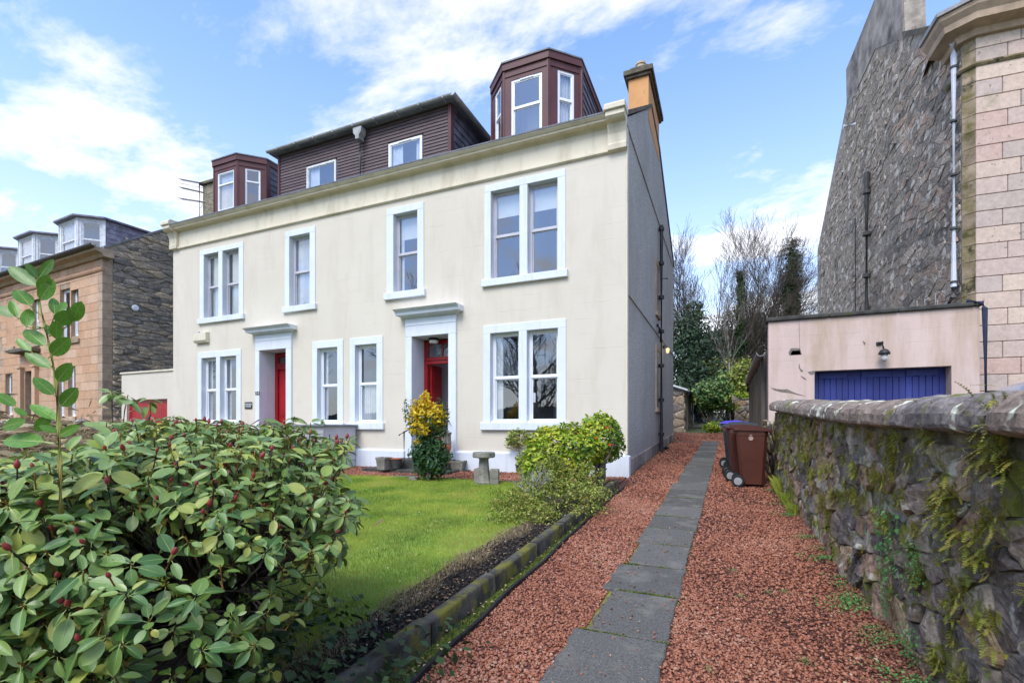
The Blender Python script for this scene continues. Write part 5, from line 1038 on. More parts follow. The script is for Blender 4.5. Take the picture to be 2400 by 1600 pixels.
# ================================================================== RIGHT NEIGHBOUR
FR = (4.42, 12.65, radians(3)); rn = thing('neighbour_house', 'tall rubble gabled stone house with pink ashlar front at the right edge', 'house', (FR[0], FR[1], 0), FR[2])
def gx(px, py): q = inframe(px, py, FR, 0, 0.); return (q.y, q.z)
out_px = [(1916, 588), (1984, 243), (1983, 163), (2050, 0), (2085, -90), (2300, -90), (2300, 40)]
OL = [gx(*p) for p in out_px]; y_back = OL[0][0]
wall = [(y_back, .2), OL[0], OL[1], OL[2], OL[3], gx(2062, -35), gx(2117, -35), gx(2121, 84), gx(2238, 62), (0.13, gx(2238, 62)[1]-.1), (.13, .2)]
MB().prism(wall, 'x', .0, .45).build('gable_wall', 'mortar_grey', rn, False)
inner = [(y_back-.15, .3), (OL[0][0]-.25, OL[0][1]-.1), (gx(1992, 250)[0]-.0, gx(1992, 250)[1]), gx(2052, 118), gx(2090, 98), gx(2232, 88), (.15, gx(2232, 88)[1]-.2), (.15, .3)]
MB().prism([gx(1986, 243), gx(1985, 165), gx(2050, 2), gx(2062, -34), gx(2116, -34), gx(2119, 82), gx(2118, 94), gx(2090, 98), gx(2052, 116), gx(1992, 248)], 'x', -.02, -.001).build('smooth_render', 'gable_render', rn, False)
zmin = EYE+1.2; zt_ = max(p[1] for p in inner)
cells = stones_layout(.15, y_back-.1, zmin, zt_, .34, .22, seed=21, outline=inner, swarm=.8)
rubble(rn, cells, lambda s, z, o: (.006-o, s, z), 'rubble_grey', .012, .020, 300, .12, world=False, key=lambda c: (c[0][0]), smooth=False)
for a, b in ((OL[0], OL[1]), (OL[2], OL[3]), (OL[3], gx(2062, -35))):
    a_, b_ = Vector((0, a[0], a[1])), Vector((0, b[0], b[1])); MB().tube([a_+Vector((.2, .08, 0)), b_+Vector((.2, .08, 0))], .17, 4).build('skew', 'cap_stone', rn, False)
q0, q1 = gx(2121, 84), gx(2236, 63); MB().prism([(q0[0], q0[1]-.02), (q1[0], q1[1]-.02), (q1[0], q1[1]+.12), (q0[0], q0[1]+.12)], 'x', -.06, .5).build('wallhead', 'cap_stone', rn, False)
# front of pink ashlar, with a mossy chamfered corner
zf0, zc_ = 0.2, inframe(2290, 85, FR, 1, 0.).z; zstr = inframe(2275, 152, FR, 1, 0.).z
MB().prism([(.16, .02), (7, .02), (7, 8), (.46, 8), (.46, .3), (.0, .3), (.0, .12)], 'z', zf0, zc_+.2).build('core_wall', 'mortar_grey', rn, False)
z = zf0; r_ = 0; rd = random.Random(4)
while z < zc_-.05:
    h = .325; z1 = min(z+h, zc_); moss = z
    MB().add([(-.004, .12, z+.006), (-.004, .12, z1-.006), (.155, -.012, z1-.006), (.155, -.012, z+.006)][::1], [(0, 3, 2, 1)]).build('quoin', 'ashlar_moss', rn, False)
    x = .155
    first = [.42, .85, .5, .7][r_ % 4]
    while x < 5: wd = first if x < .2 else rd.choice([.8, 1.1, .95, 1.3]); MB().cbox(x+.005, x+wd-.005, -.018, .1, z+.005, z1-.005, .010).build('ashlar_block', 'ashlar_pink', rn, False); x += wd
    z += h; r_ += 1
def corn(prof, nm, mat):                                   # moulding wrapped round the chamfered corner
    P_ = [(.0, .7, 'l'), (.0, .12, 'c'), (.155, .0, 'c'), (7, .0, 'r')]
    nrm = [(-1, 0), (-1, -.55), (-.32, -.95), (0, -1)]
    vs = []
    for (px_, py_, _), (nx, ny) in zip(P_, nrm):
        for o, z_ in prof: vs.append((px_+nx*o, py_+ny*o, z_))
    q = len(prof); MB().add(vs, [(k*q+j, k*q+(j+1) % q, (k+1)*q+(j+1) % q, (k+1)*q+j) for k in range(3) for j in range(q)]+[tuple(range(q)), tuple(reversed(range(3*q, 4*q)))]).build(nm, mat, rn, False)
corn([(-.05, zstr-.07), (.04, zstr-.07), (.07, zstr-.03), (.07, zstr), (-.05, zstr+.03)], 'string_course', 'ashlar_moss')
corn([(-.05, zc_-.04), (.10, zc_-.03), (.14, zc_+.08), (.36, zc_+.14), (.38, zc_+.26), (.46, zc_+.36), (.48, zc_+.44), (-.05, zc_+.46)], 'cornice', 'ashlar_grey')
corn([(.36, zc_+.462), (.52, zc_+.45), (.53, zc_+.52), (.36, zc_+.53)], 'gutter', 'gutter_grey')
rz0 = zc_+.47; mb = MB(); A_ = [(.34-.5, -.35), (7, -.35), (7, 4.5), (.34+1.2, 4.5)]
mb.add([(-.30, .45, rz0), (.0, -.3, rz0), (7, -.3, rz0), (7, 3.2, rz0+3.6), (1.9, 3.2, rz0+3.6), (.2, 3.2, rz0)], [(1, 2, 3, 4), (0, 1, 4), (0, 4, 5)]); mb.build('roof', 'slate_pale', rn, False)
def PR(u, v, o): return (u, -.3+v*.697-o*.72, rz0+v*.717+o*.697)
slates(rn, PR, .05, 3.2, .0, 3.2, .32, .22, 'slate_pale', .025, False, ok=lambda u, v: u > .0+v*.42+.15)
MB().tube([(-.0, -.3, rz0+.05), (1.9, 3.2, rz0+3.66)], .07, 6).build('hip_ridge', 'maroon', rn, False)
# pipes
wp = thing('white_downpipe', 'white downpipe at the corner of the rubble gable and pink ashlar', 'pipe', (FR[0], FR[1], 0), FR[2])
pz0, pz1 = inframe(2268, 655, FR, 0, -.1), inframe(2250, 128, FR, 0, -.1); yq = .22
MB().tube([(-.1, yq, pz0.z), (-.1, yq, zc_-.15), (-.16, yq-.1, zc_+.05)], .052, 10).build('pipe', 'white_pipe', wp, False)
for z in np.linspace(pz0.z+.1, zc_-.4, 5): MB().lathe([(.052, -.025), (.062, -.02), (.062, .02), (.052, .025)], 12, (-.1, yq, float(z))).build('clip', 'dark_pipe', wp, False)
MB().tube([(-.1, yq, pz0.z), (-.1, yq, pz0.z-.18), (-.1, yq+.5, pz0.z-.42), (-.12, yq+1.1, pz0.z-.62)], .055, 8).build('elbow', 'dark_pipe', wp, False)
bp_ = thing('black_soil_pipe', 'dark iron soil pipe fixed to the rubble gable of the right house', 'pipe', (FR[0], FR[1], 0), FR[2])
q0, q1 = inframe(2031, 405, FR, 0, -.1), inframe(2042, 760, FR, 0, -.1); MB().tube([(-.1, (q0.y), q1.z-.5), (-.1, q0.y, q0.z)], .085, 10).build('pipe', 'dark_pipe', bp_, False)
for z in np.linspace(q1.z+.3, q0.z-.6, 4): MB().lathe([(.085, -.06), (.11, -.05), (.11, .05), (.085, .06)], 12, (-.1, q0.y, float(z))).build('collar', 'dark_pipe', bp_, False)
MB().tube([(-.06, q0.y+1.3, q1.z-.5), (-.06, q0.y+1.3, q0.z-.9)], .025, 6).build('thin_pipe', 'dark_pipe', bp_, False)
fl = inframe(2005, 292, FR, 0, 0); ft = MB(); ft.tube([(.0, fl.y, fl.z), (-.35, fl.y, fl.z)], .07, 10); ft = ft.build('flue', 'white_pipe', None, False); ft.location = (0, 0, 0)
ft.matrix_world = Matrix.Translation((FR[0], FR[1], 0)) @ Matrix.Rotation(FR[2], 4, 'Z'); tag(ft, 'short white flue pipe sticking out of the rubble gable', 'flue')
bpx = onY(2308, 800, YG-.06); bd_ = thing('blue_downpipe', 'dark blue downpipe between the pink garage and the ashlar front', 'pipe', (bpx[0], YG-.06, gg))
MB().tube([(bpx[0]+.03, YG-.06, gg), (bpx[0], YG-.06, gtz-.05), (bpx[0]-.03, YG-.06, gtz+.05), (bpx[0]-.25, YG-.02, gtz+.12)], .045, 8).build('pipe', 'blue_pipe', bd_)
# old aerial lying on the garage roof
oa = thing('fallen_aerial', 'small rusty aerial standing on the garage roof by the gable', 'aerial', (3.4, YG+.5, gtz))
for px, hh in ((2152, .33), (2170, .36), (2195, .42), (2200, .3)): x_, z_ = onY(px, 715, YG+.6); MB().tube([(x_, YG+.6, gtz-.5), (x_-.02, YG+.6, gtz+hh)], .012, 5).build('rod', 'hub_grey', oa)
x_, z_ = onY(2170, 690, YG+.6); MB().tube([(x_-.1, YG+.6, gtz+.2), (x_+.65, YG+.6, gtz+.33)], .012, 5).build('boom', 'twig', oa)

# ================================================================== LEFT NEIGHBOUR
FL = (-21.2, 10.6, radians(-3)); ln_ = thing('sandstone_house', 'orange sandstone house with white roof bays and a dark rubble gable at the left', 'house', (FL[0], FL[1], 0), FL[2])
def fx(px, py): q = inframe(px, py, FL, 1, 0.); return q.x, q.z
zb0 = .3; ze = fx(218, 588)[1]-.40; zstr = fx(240, 632)[1]; x_l = -16
wn_ = [((142, 165, 674, 796), 1), ((168, 185, 670, 786), 1), ((77, 92, 697, 802), 1), ((136, 152, 862, 976), 1), ((161, 178, 857, 976), 1), ((14, 30, 875, 972), 1)]
HLS = []
for (a, b, t_, bt_), _ in wn_: x0, z1 = fx(b, t_); xa, _z = fx(a, t_); _x, z0 = fx(b, bt_); HLS.append((xa, x0, z0, z1))
bl = (fx(17, 710)[0], fx(34, 710)[0], fx(34, 812)[1], fx(34, 706)[1])
dr_ = (fx(60, 870)[0], fx(84, 870)[0], zb0, fx(84, 868)[1])
mb = MB(); wall_holes(mb, x_l, 0, zb0, ze, HLS+[dr_], .0, .25); mb.build('front_wall', 'ashlar_grey', ln_, False)
z = zb0+.2; r_ = 0; rd = random.Random(8); cnt = 0
while z < ze-.1:
    h = .33; z1 = min(z+h, ze); x = -.32
    while x > -8.5:
        wd = rd.choice([.5, .65, .8, .95]); segs = [(x-wd, x)]
        for hh in HLS+[dr_, bl]:
            if hh[2] < z+h*.6 and hh[3] > z+h*.4:
                new = []
                for a, b in segs:
                    if b <= hh[0] or a >= hh[1]: new.append((a, b))
                    else: new += [s_ for s_ in ((a, hh[0]), (hh[1], b)) if s_[1]-s_[0] > .04]
                segs = new
        for a, b in segs: MB().cbox(a+.004, b-.004, -.02, -.001, z+.004, z1-.004, .005).build('ashlar_block', 'ashlar_orange', ln_, False)
        x -= wd
    MB().cbox(-.315, .012, -.03, .3, z+.003, z1-.003, .006).build('quoin', 'ashlar_grey', ln_, False)
    z += h; r_ += 1
MB().box(bl[0], bl[1], -.012, -.001, bl[2], bl[3]).build('blind_window', 'ashlar_orange', ln_, False)
for i, (a, b, c_, d_) in enumerate(HLS+[bl]):
    if i in (0, 2, 3, 5, 6): MB().cbox(a-.12, (HLS[i+1][1] if i in (0, 3) else b)+.12, -.09, -.0, c_-.17, c_-.002, .01).build('window_sill', 'ashlar_grey', ln_, False)
    if i < 6: sash(ln_, a, b, c_, d_, .12, 'white_plastic', .5, .07, [], world=False)
dd_ = MB(); dd_.box(dr_[0], dr_[1], .16, .2, dr_[2], dr_[3]-.1); dd_.build('door', 'timber', ln_, False)
for a in (dr_[0]-.34, dr_[1]+.04): p_ = MB(); p_.cbox(a, a+.28, -.16, -.001, zb0, dr_[3]+.12, .01); p_.cbox(a-.04, a+.32, -.2, -.001, dr_[3]+.121, dr_[3]+.2, .01); p_.build('pilaster', 'ashlar_orange', ln_, False)
MB().cbox(dr_[0]-.5, dr_[1]+.5, -.42, -.001, dr_[3]+.75, dr_[3]+.92, .03).build('door_hood', 'cap_stone', ln_, False)
MB().prism([(-.001, zstr-.06), (-.06, zstr-.05), (-.09, zstr), (-.09, zstr+.07), (-.001, zstr+.1)], 'x', x_l, .08).build('string_course', 'ashlar_orange', ln_, False)
MB().prism([(.2, ze), (-.12, ze), (-.2, ze+.1), (-.4, ze+.15), (-.42, ze+.28), (.2, ze+.3)], 'x', x_l, .35).build('cornice', 'ashlar_grey', ln_, False)
gutter(ln_, (x_l, -.5, ze+.32), (.5, -.5, ze+.32), .09, 'dark_pipe', world=False)
# gable
def ly(px, py): q = inframe(px, py, FL, 0, 0.); return q.y, q.z
g1 = ly(268, 585); g2 = ly(386, 546); slp = (g2[1]-g1[1])/(g2[0]-g1[0]); yr = 5.2; zr_ = g1[1]+slp*(yr-g1[0])
gp = [(.0, zb0), (11, zb0), (11, g1[1]), (yr, zr_), (.0, g1[1]-slp*g1[0]*.3)]
MB().prism(gp, 'x', -.35, -.005).build('gable_wall', 'mortar_grey', ln_, False)
cells = stones_layout(.3, 9.5, zb0, zr_, .46, .17, .3, seed=33, outline=[(p[0], p[1]-.12) for p in gp], swarm=1.)
rubble(ln_, cells, lambda s, z, o: (o-.005, s, z), 'rubble_brown', .009, .035, 300, .25, world=False, key=lambda c: c[0][0])
for a, b in ((gp[4], gp[3]), (gp[3], gp[2])): MB().prism([(a[0], a[1]), (b[0], b[1]), (b[0], b[1]+.09), (a[0], a[1]+.09)], 'x', -.4, .06).build('skew', 'lead', ln_, False)
mb = MB(); mb.add([(x_l, -.3, ze+.25), (-.1, -.3, ze+.25), (-.1, yr, zr_), (x_l, yr, zr_), (-.1, 11, g1[1]), (x_l, 11, g1[1])], [(0, 1, 2, 3), (3, 2, 4, 5)]); mb.build('roof', 'slate_pale', ln_, False)
cv = ly(315, 722); MB().lathe([(.0, 0), (.12, .0), (.12, .05), (.08, .07)], 14, (0, 0, 0)).build('vent', 'white_plastic', ln_, False).matrix_local = Matrix.Translation((.04, cv[0], cv[1])) @ Matrix.Rotation(pi/2, 4, 'Y')
# three canted roof bays
def lbay(xr, wfr, t, zt, zb, n_sl=True):
    A = [(xr-t-wfr-t, t), (xr-t-wfr, 0), (xr-t, 0), (xr, t)]
    for i, (p, q) in enumerate(zip(A, A[1:])):
        L_ = math.hypot(q[0]-p[0], q[1]-p[1]); T = Matrix.Translation((p[0], p[1]+.15, 0)) @ Matrix.Rotation(atan2(q[1]-p[1], q[0]-p[0]), 4, 'Z')
        a, b = .12*L_+.03, .88*L_-.03; z0_, z1_ = zb+.22, zt-.12
        pn = MB(T); wall_holes(pn, 0, L_, zb, zt, [(a, b, z0_, z1_)], 0, .08); pn.box(0, .05, -.02, -.001, zb, zt); pn.box(L_-.05, L_, -.02, -.001, zb, zt); pn.build('bay_panel', 'weathered_white', ln_, False)
        sash(ln_, a, b, z0_, z1_, .02, 'weathered_white', .5, .05, [('sheer', 1.)] if i == 1 else [], T=T, world=False, room=False)
        MB(T).box(a-.2, b+.2, .55, .57, z0_-.1, z1_).build('room', 'interior', ln_, False)
    MB().box(xr-.03, xr-.0, t+.15, 4.2, zb, zt-.03).build('bay_cheek', 'slate_pale', ln_, False)
    slates(ln_, lambda u, v, o: (xr+o, u, v), t+.17, 3.6, zb-.1, zt-.02, .34, .2, 'slate_pale', .025, False)
    rp = [(A[0][0]-.12, A[0][1]+.05), (A[1][0]-.05, -.02), (A[2][0]+.05, -.02), (A[3][0]+.14, A[3][1]+.05), (xr+.14, 4.2), (A[0][0]-.12, 4.2)]; cxm = (A[1][0]+A[2][0])/2
    r_ = MB(); r_.prism(rp, 'z', zt, zt+.06); r_.add([(*p, zt+.061) for p in rp]+[(cxm, t+.9, zt+.42), (cxm, 4.2, zt+.42)], [(0, 1, 6), (1, 2, 6), (2, 3, 6), (3, 4, 7, 6), (5, 0, 6, 7)]); r_.build('bay_roof', 'slate_pale', ln_, False)
bz0, bz1 = ze+.25, fx(205, 491)[1]
for pr in (240, 135, 42): xr = inframe(pr, 520, FL, 1, .7).x; lbay(xr, 1.5, .66, bz1, bz0)

# ================================================================== SHED, FAR WALLS, LEFT BOUNDARY WALL, CAR
sx1, sy0 = G(1604, 1011); shed = thing('stone_shed', 'low brown stone shed with a pale sloping roof behind the villa', 'shed', (sx1-1.5, sy0, gz(sy0)))
sh = EYE+(998-916)*22.5/1147; MB().box(sx1-3, sx1-.03, sy0+.03, sy0+7, gz(sy0)-.2, sh).build('core_wall', 'mortar_grey', shed)
rubble(shed, stones_layout(sx1-2.2, sx1, gz(sy0)-.1, sh, .5, .3, seed=3), lambda s, z, o: (s, sy0-o+.03, z), 'rubble_brown', .015, .04, 60, .3)
rubble(shed, stones_layout(sy0, sy0+7, gz(sy0)-.1, sh, .55, .3, seed=4), lambda s, z, o: (sx1+o-.03, s, z), 'rubble_brown', .015, .04, 80, .35)
MB().prism([(sx1+.15, sh), (sx1-3.2, sh+1.2), (sx1-3.2, sh+1.3), (sx1+.15, sh+.08)], 'y', sy0-.15, sy0+7.2).build('roof', 'polycarbonate', shed); gutter(shed, (sx1+.2, sy0-.2, sh+.02), (sx1+.2, sy0+7.2, sh), .07, 'dark_pipe')
for k in range(3): MB().box(sx1+.04, sx1+.12, sy0+.6+k*2.1, sy0+.75+k*2.1, gz(sy0), sh).build('post', 'timber', shed)
fw = thing('far_wall', 'mossy stone garden wall beyond the garage at the end of the drive', 'wall', (.6, 21.5, gz(21.5)))
fx0 = onY(1722, 960, 21.5)[0]; ft_ = onY(1740, 938, 21.5)[1]; MB().box(fx0, 1.1, 21.53, 21.95, gz(21)-.2, ft_).build('mortar', 'mortar_dark', fw)
rubble(fw, stones_layout(fx0, 1.1, gz(21.5), ft_, .3, .22, seed=6), lambda s, z, o: (s, 21.53-o, z), 'rubble', .012, .04, 60, .2); MB().tube([(fx0-.1, 21.74, ft_), (1.1, 21.74, ft_)], .25, 10).build('coping', 'coping', fw)
lw2 = thing('low_wall', 'low rubble wall under the side of the pink garage', 'wall', (.95, 10.8, gz(10.8)))
MB().box(.80, 1.15, YE+.12, YG-.01, gz(9), gz(10)+.95).build('mortar', 'mortar_dark', lw2); rubble(lw2, stones_layout(YE+.12, YG, 0, 1.0, .3, .2, seed=7), lambda s, z, o: (.80-o, s, gz(s)+z), 'rubble', .012, .035, 60, .2)
lbw = thing('left_boundary_wall', 'distant dark stone garden wall in front of the sandstone house', 'wall', (-16.6, 5, gz(5)))
X_ = -16.6; MB().box(X_-.4, X_-.03, -3, 9.6, -.3, 1.45).build('mortar', 'mortar_dark', lbw); rubble(lbw, stones_layout(2, 9.6, .1, 1.4, .4, .22, seed=8), lambda s, z, o: (X_+o-.03, s, z), 'rubble', .012, .04, 160, .25)
y = 1.5
while y < 9.6: MB().tube([(X_-.2, y, 1.46), (X_-.2, y+.78, 1.46)], [.24, .25], 9).build('coping_stone', 'coping', lbw); y += .8

CAR = (4.0, 8.75); cz = .50; car = thing('parked_car', 'silver blue hatchback parked on the far side of the boundary wall', 'car', (*CAR, cz))
def ring(y, hw_b, hw_m, hw_t, zb, zm, zt): return [(-hw_b, y, zb), (-hw_m, y, zm*.5+zb*.5), (-hw_m*.99, y, zm), (-hw_t, y, zt), (-hw_t*.55, y, zt+.03), (hw_t*.55, y, zt+.03), (hw_t, y, zt), (hw_m*.99, y, zm), (hw_m, y, zm*.5+zb*.5), (hw_b, y, zb)]
secs = [(-2.1, .7, .8, .6, .3, .7, .78), (-1.95, .8, .87, .72, .2, .85, .95), (-1.6, .82, .9, .62, .18, .92, 1.35), (-1.2, .83, .9, .63, .18, .93, 1.5), (-.3, .83, .9, .64, .18, .93, 1.545), (.35, .83, .9, .63, .18, .92, 1.47), (.9, .83, .9, .62, .18, .9, 1.27), (1.35, .83, .89, .66, .18, .88, 1.0), (1.9, .8, .86, .6, .2, .8, .86), (2.15, .7, .78, .5, .3, .62, .66)]
mb = MB(Matrix.Translation((*CAR, cz))); vs = [p for s_ in secs for p in ring(*s_)]; mb.add(vs, [(k*10+j, k*10+(j+1) % 10, k*10+10+(j+1) % 10, k*10+10+j) for k in range(len(secs)-1) for j in range(10)]+[tuple(range(10)), tuple(reversed(range(90, 100)))])
body = mb.build('body', 'car_paint', car, smooth=True); sb = body.modifiers.new('s', 'SUBSURF'); sb.levels = 2; sb.render_levels = 2
T = Matrix.Translation((*CAR, cz))
def side_glass(pts, nm='side_window'):
    for sx in (-1, 1):
        mb = MB(T); vs = []
        for y_, z_ in pts:
            t_ = (z_-.93)/.6; vs.append((sx*(.905-.275*t_+.012), y_, z_))
        mb.add(vs+[(v[0]-sx*.03, v[1], v[2]) for v in vs], [tuple(range(len(vs))), tuple(reversed(range(len(vs), 2*len(vs))))]+[(i, (i+1) % len(vs), len(vs)+(i+1) % len(vs), len(vs)+i) for i in range(len(vs))]); mb.build(nm, 'car_glass', car)
side_glass([(-.15, .95), (.55, .95), (.42, 1.3), (.1, 1.40), (-.15, 1.43)]); side_glass([(.6, .95), (1.0, .94), (.5, 1.25)]); side_glass([(-.22, .95), (-1.0, .95), (-1.0, 1.38), (-.22, 1.43)])
MB(T).add([(-.6, 1.33, .99), (.6, 1.33, .99), (.54, .45, 1.46), (-.54, .45, 1.46)], [(0, 1, 2, 3)]).build('windscreen', 'car_glass', car)
for sx in (-1, 1):
    for yy in (-1.3, 1.3):
        Tw = Matrix.Translation((CAR[0]+sx*.8, CAR[1]+yy, cz+.3)) @ Matrix.Rotation(pi/2, 4, 'Y'); wv = MB(Tw); wv.lathe([(.18, -.1), (.29, -.1), (.31, -.07), (.31, .07), (.29, .1), (.18, .1)], 24); wv = wv.build('wheel', 'rubber', car); hb = MB(Tw); hb.lathe([(.05, -.09), (.18, -.08), (.18, .08), (.05, .09)], 20); hb.build('rim', 'hub_grey', wv)
# ================================================================== GARDEN OBJECTS
bbx, bby = G(1134, 1133, .08); b0 = gz(bby)+.08
bb = thing('bird_bath', 'weathered stone bird bath on a tapered pedestal at the lawn edge', 'bird bath', (bbx, bby, b0))
MB(Matrix.Rotation(.4, 4, 'Z')).lathe([(.145, -.02), (.15, .03), (.135, .05), (.10, .2), (.082, .40), (.085, .44)], 8).build('pedestal', 'concrete', bb, False)
MB().lathe([(.08, .44), (.185, .455), (.195, .47), (.195, .535), (.185, .55), (.155, .55), (.12, .525), (.0, .52)], 28).build('bowl', 'concrete', bb, False)
def block(px, py, w_, d_, h, z, lab, mat='concrete', rz=0, grp='concrete blocks by the bird bath', dz=.08):
    x, y = G(px, py, dz); o = MB().cbox(-w_/2, w_/2, 0, d_, 0, h, .006).build('concrete_block', mat); o.location = (x, y, gz(y)+dz+z-.01); o.rotation_euler = (0, 0, rz); tag(o, lab, 'block', grp)
block(1158, 1137, .145, .2, .115, 0, 'lower grey block right of the bird bath', rz=.35); block(1158, 1137, .15, .2, .16, .117, 'upper grey block stacked right of the bird bath', rz=.35)
block(1117, 1134, .11, .2, .115, 0, 'lower grey block left of the bird bath', rz=.1); block(1117, 1134, .11, .2, .16, .117, 'upper grey block stacked left of the bird bath', rz=.1)
block(967, 1130, .16, .16, .105, 0, 'single pale block on the lawn corner near the yellow shrub', rz=.2, dz=.05)
def planter(px, py, w0, w1, h, dz, lab, rows=5, rz=0.):
    x, y = G(px, py, dz); t = thing('planter', lab, 'planter', (x, y, gz(y)+dz), rz, 'square planters at the entrance')
    def rg(a, z): return [(-a, -a*.8, z), (a, -a*.8, z), (a, a*.8, z), (-a, a*.8, z)]
    mb = MB(); lv = [(w0, 0), (w1*.93, h*.8), (w1, h*.82), (w1, h), (w1*.85, h), (w1*.8, h*.8)]; vs = [p for a, z in lv for p in rg(a, z)]
    mb.add(vs, [(k*4+j, k*4+(j+1) % 4, k*4+4+(j+1) % 4, k*4+4+j) for k in range(5) for j in range(4)]+[(3, 2, 1, 0), (20, 21, 22, 23)]); mb.build('body', 'concrete', t, False)
    for k in range(rows):
        z0, z1 = h*.8*k/rows+.004, h*.8*(k+1)/rows-.004; a = w0+(w1*.93-w0)*(k+.5)/rows+.002; n = 4
        for j in range(n):
            xa = -a+2*a*j/n+.004+(a/n if k % 2 else 0)*0; MB().box(xa, xa+2*a/n-.008, -a*.8-.004, -a*.8+.01, z0, z1).build('brick', 'concrete', t, False)
    MB().quad(*[(p[0]*.82, p[1]*.82, h*.86) for p in rg(w1, 0)]).build('soil', 'soil', t, False); return t
planter(900, 1100, .11, .145, .27, .075, 'brick patterned square planter left of the round pot', rz=-.15); planter(1074, 1101, .12, .17, .21, .03, 'square stone planter between the door and the bird bath', rz=.15)
sx_, sy_ = G(1074, 1104); MB().cbox(sx_-.28, sx_+.26, sy_-.1, sy_+.35, gz(sy_), gz(sy_)+.032, .005).build('paving_stone', 'concrete_dark', None); tag(bpy.data.objects['paving_stone'], 'loose paving stone under the square planter right of the door', 'paving stone')
x, y = G(929, 1099, .075); rp_ = thing('round_pot', 'round ribbed pot with a terracotta rim left of the handrail', 'pot', (x, y, gz(y)+.075))
MB().lathe([(.085, 0), (.10, .03), (.115, .12), (.125, .2), (.12, .215)], 22).build('body', 'concrete_dark', rp_, False); MB().lathe([(.12, .215), (.135, .22), (.135, .24), (.105, .242), (.1, .225)], 22).build('rim', 'terracotta', rp_, False)
x, y = onY(1046, 1084, 9.15)[0], 9.15; z = onY(1046, 1086, 9.15)[1]; up_ = thing('tall_planter', 'tall terracotta and stone urn beside the open doorway', 'planter', (x, y, z-.0))
MB().lathe([(.09, 0), (.1, .02), (.06, .08), (.05, .12), (.10, .3), (.115, .38), (.1, .42)], 20).build('bowl', 'terracotta', up_, False); MB().lathe([(.1, .42), (.115, .43), (.105, .5), (.10, .62), (.115, .64), (.115, .68), (.09, .68)], 20).build('upper_pot', 'concrete', up_, False)
def pot(px, py, r, h, lab, mat='concrete_dark', dz=.0):
    x, y = G(px, py, dz); t = thing('plant_pot', lab, 'pot', (x, y, gz(y)+dz)); MB().lathe([(r*.72, 0), (r*.95, h*.85), (r*1.05, h*.87), (r*1.05, h), (r*.9, h), (r*.85, h*.85)], 20).build('body', mat, t, False); return t
p1 = pot(1219, 1110, .10, .2, 'ribbed grey pot holding the little standard tree'); p2 = pot(786, 1097, .13, .27, 'grey round pot on the gravel behind the rhododendron', 'concrete'); p3 = pot(757, 1094, .12, .42, 'pot of the golden dwarf conifer beside the grey store', 'concrete')
# low mossy edge between lawn and forecourt gravel
le = thing('edging_bricks', 'row of low mossy dark bricks between the lawn and the forecourt gravel', 'edging', (-4.3, 7.97, gz(7.97)))
x = -5.4
while x < -2.0: ln = random.uniform(.19, .24); yy = 7.97+.02*sin(x*3); MB().cbox(x, x+ln-.012, yy, yy+.1, gz(7.97)-.02, gz(7.97)+.075+random.uniform(-.01, .01), .012).build('brick', 'kerb', le); x += ln
MB().box(-2.0, -1.84, 8.02, 8.17, gz(8), gz(8)+.55).build('stone_post', 'concrete', None); tag(bpy.data.objects['stone_post'], 'short grey stone post at the end of the kerb behind the shrub', 'post')

# ------------------------------------------------------------------ foliage
def leaf_cloud(n, cen, rad, ls, seed, aspect=.5, lump=.35, shell=.55, upb=.3, clusters=0, csize=.12, fourpt=True, outline=None, droop=0.):
    """many small leaves through a lumpy ellipsoid; returns V, F, r"""
    r2 = np.random.default_rng(seed); d = r2.normal(size=(n, 3)); d /= np.linalg.norm(d, axis=1)[:, None]; R = shell+(1-shell)*r2.uniform(0, 1, n)**.5
    lum = np.array([1+lump*(noise.noise(Vector((a*1.9, b*1.9, c*1.9+seed)))+.5*noise.noise(Vector((a*5, b*5, c*5+seed)))) for a, b, c in d]); p = d*(R*lum)[:, None]
    if clusters:
        ci = r2.integers(0, clusters, n); cd = p[:clusters]; p = cd[ci]+r2.normal(0, csize, (n, 3))
    p = p*np.array(rad)+np.array(cen); nr = d*.6+r2.normal(0, .5, (n, 3))+np.array([0, 0, upb]); nr /= np.linalg.norm(nr, axis=1)[:, None]
    a = np.cross(nr, r2.normal(size=(n, 3))); a /= np.linalg.norm(a, axis=1)[:, None]; a[:, 2] -= droop; b = np.cross(nr, a); l = ls*r2.uniform(.55, 1.35, n)[:, None]; w_ = l*aspect
    mid = p+nr*l*.10; V = np.stack([p-a*l, p-b*w_+nr*l*.12, p+a*l, p+b*w_+nr*l*.12], 1).reshape(-1, 3); i = 4*np.arange(n)
    Fc = np.stack([np.stack([i, i+1, i+2], 1), np.stack([i, i+2, i+3], 1)], 1).reshape(-1, 3); return V, Fc, np.repeat(r2.uniform(0, 1, n), 2)
def cloud_obj(name, clouds, mat, parent, rfun=None, kind='stuff'):
    V, Fc, R = [], [], []; b = 0
    for v, f, r in clouds: V.append(v); Fc.append(f+b); R.append(r); b += len(v)
    V = np.concatenate(V); Fc = np.concatenate(Fc); R = np.concatenate(R)
    if rfun: R = rfun(V[Fc[:, 0]], R)
    return link(name, npmesh(name, V, Fc, mat, R), None, parent, kind=kind)
def stems(mb, base, tips, r0, r1=.004, bend=.15, n=5, seg=5):
    for t in tips:
        a, b = Vector(base), Vector(t); pts = []; off = Vector((random.gauss(0, bend), random.gauss(0, bend), 0))*(b-a).length
        for k in range(seg+1): u = k/seg; pts.append(a.lerp(b, u)+off*sin(pi*u)+Vector((0, 0, .12*(b-a).length*sin(pi*u))))
        mb.tube(pts, [r0+(r1-r0)*k/seg for k in range(seg+1)], n)
def rpts(c, r, n, lo=.5): return [(c[0]+random.uniform(-1, 1)*r[0]*.8, c[1]+random.uniform(-1, 1)*r[1]*.8, c[2]+random.uniform(lo-.8, .8)*r[2]) for _ in range(n)]

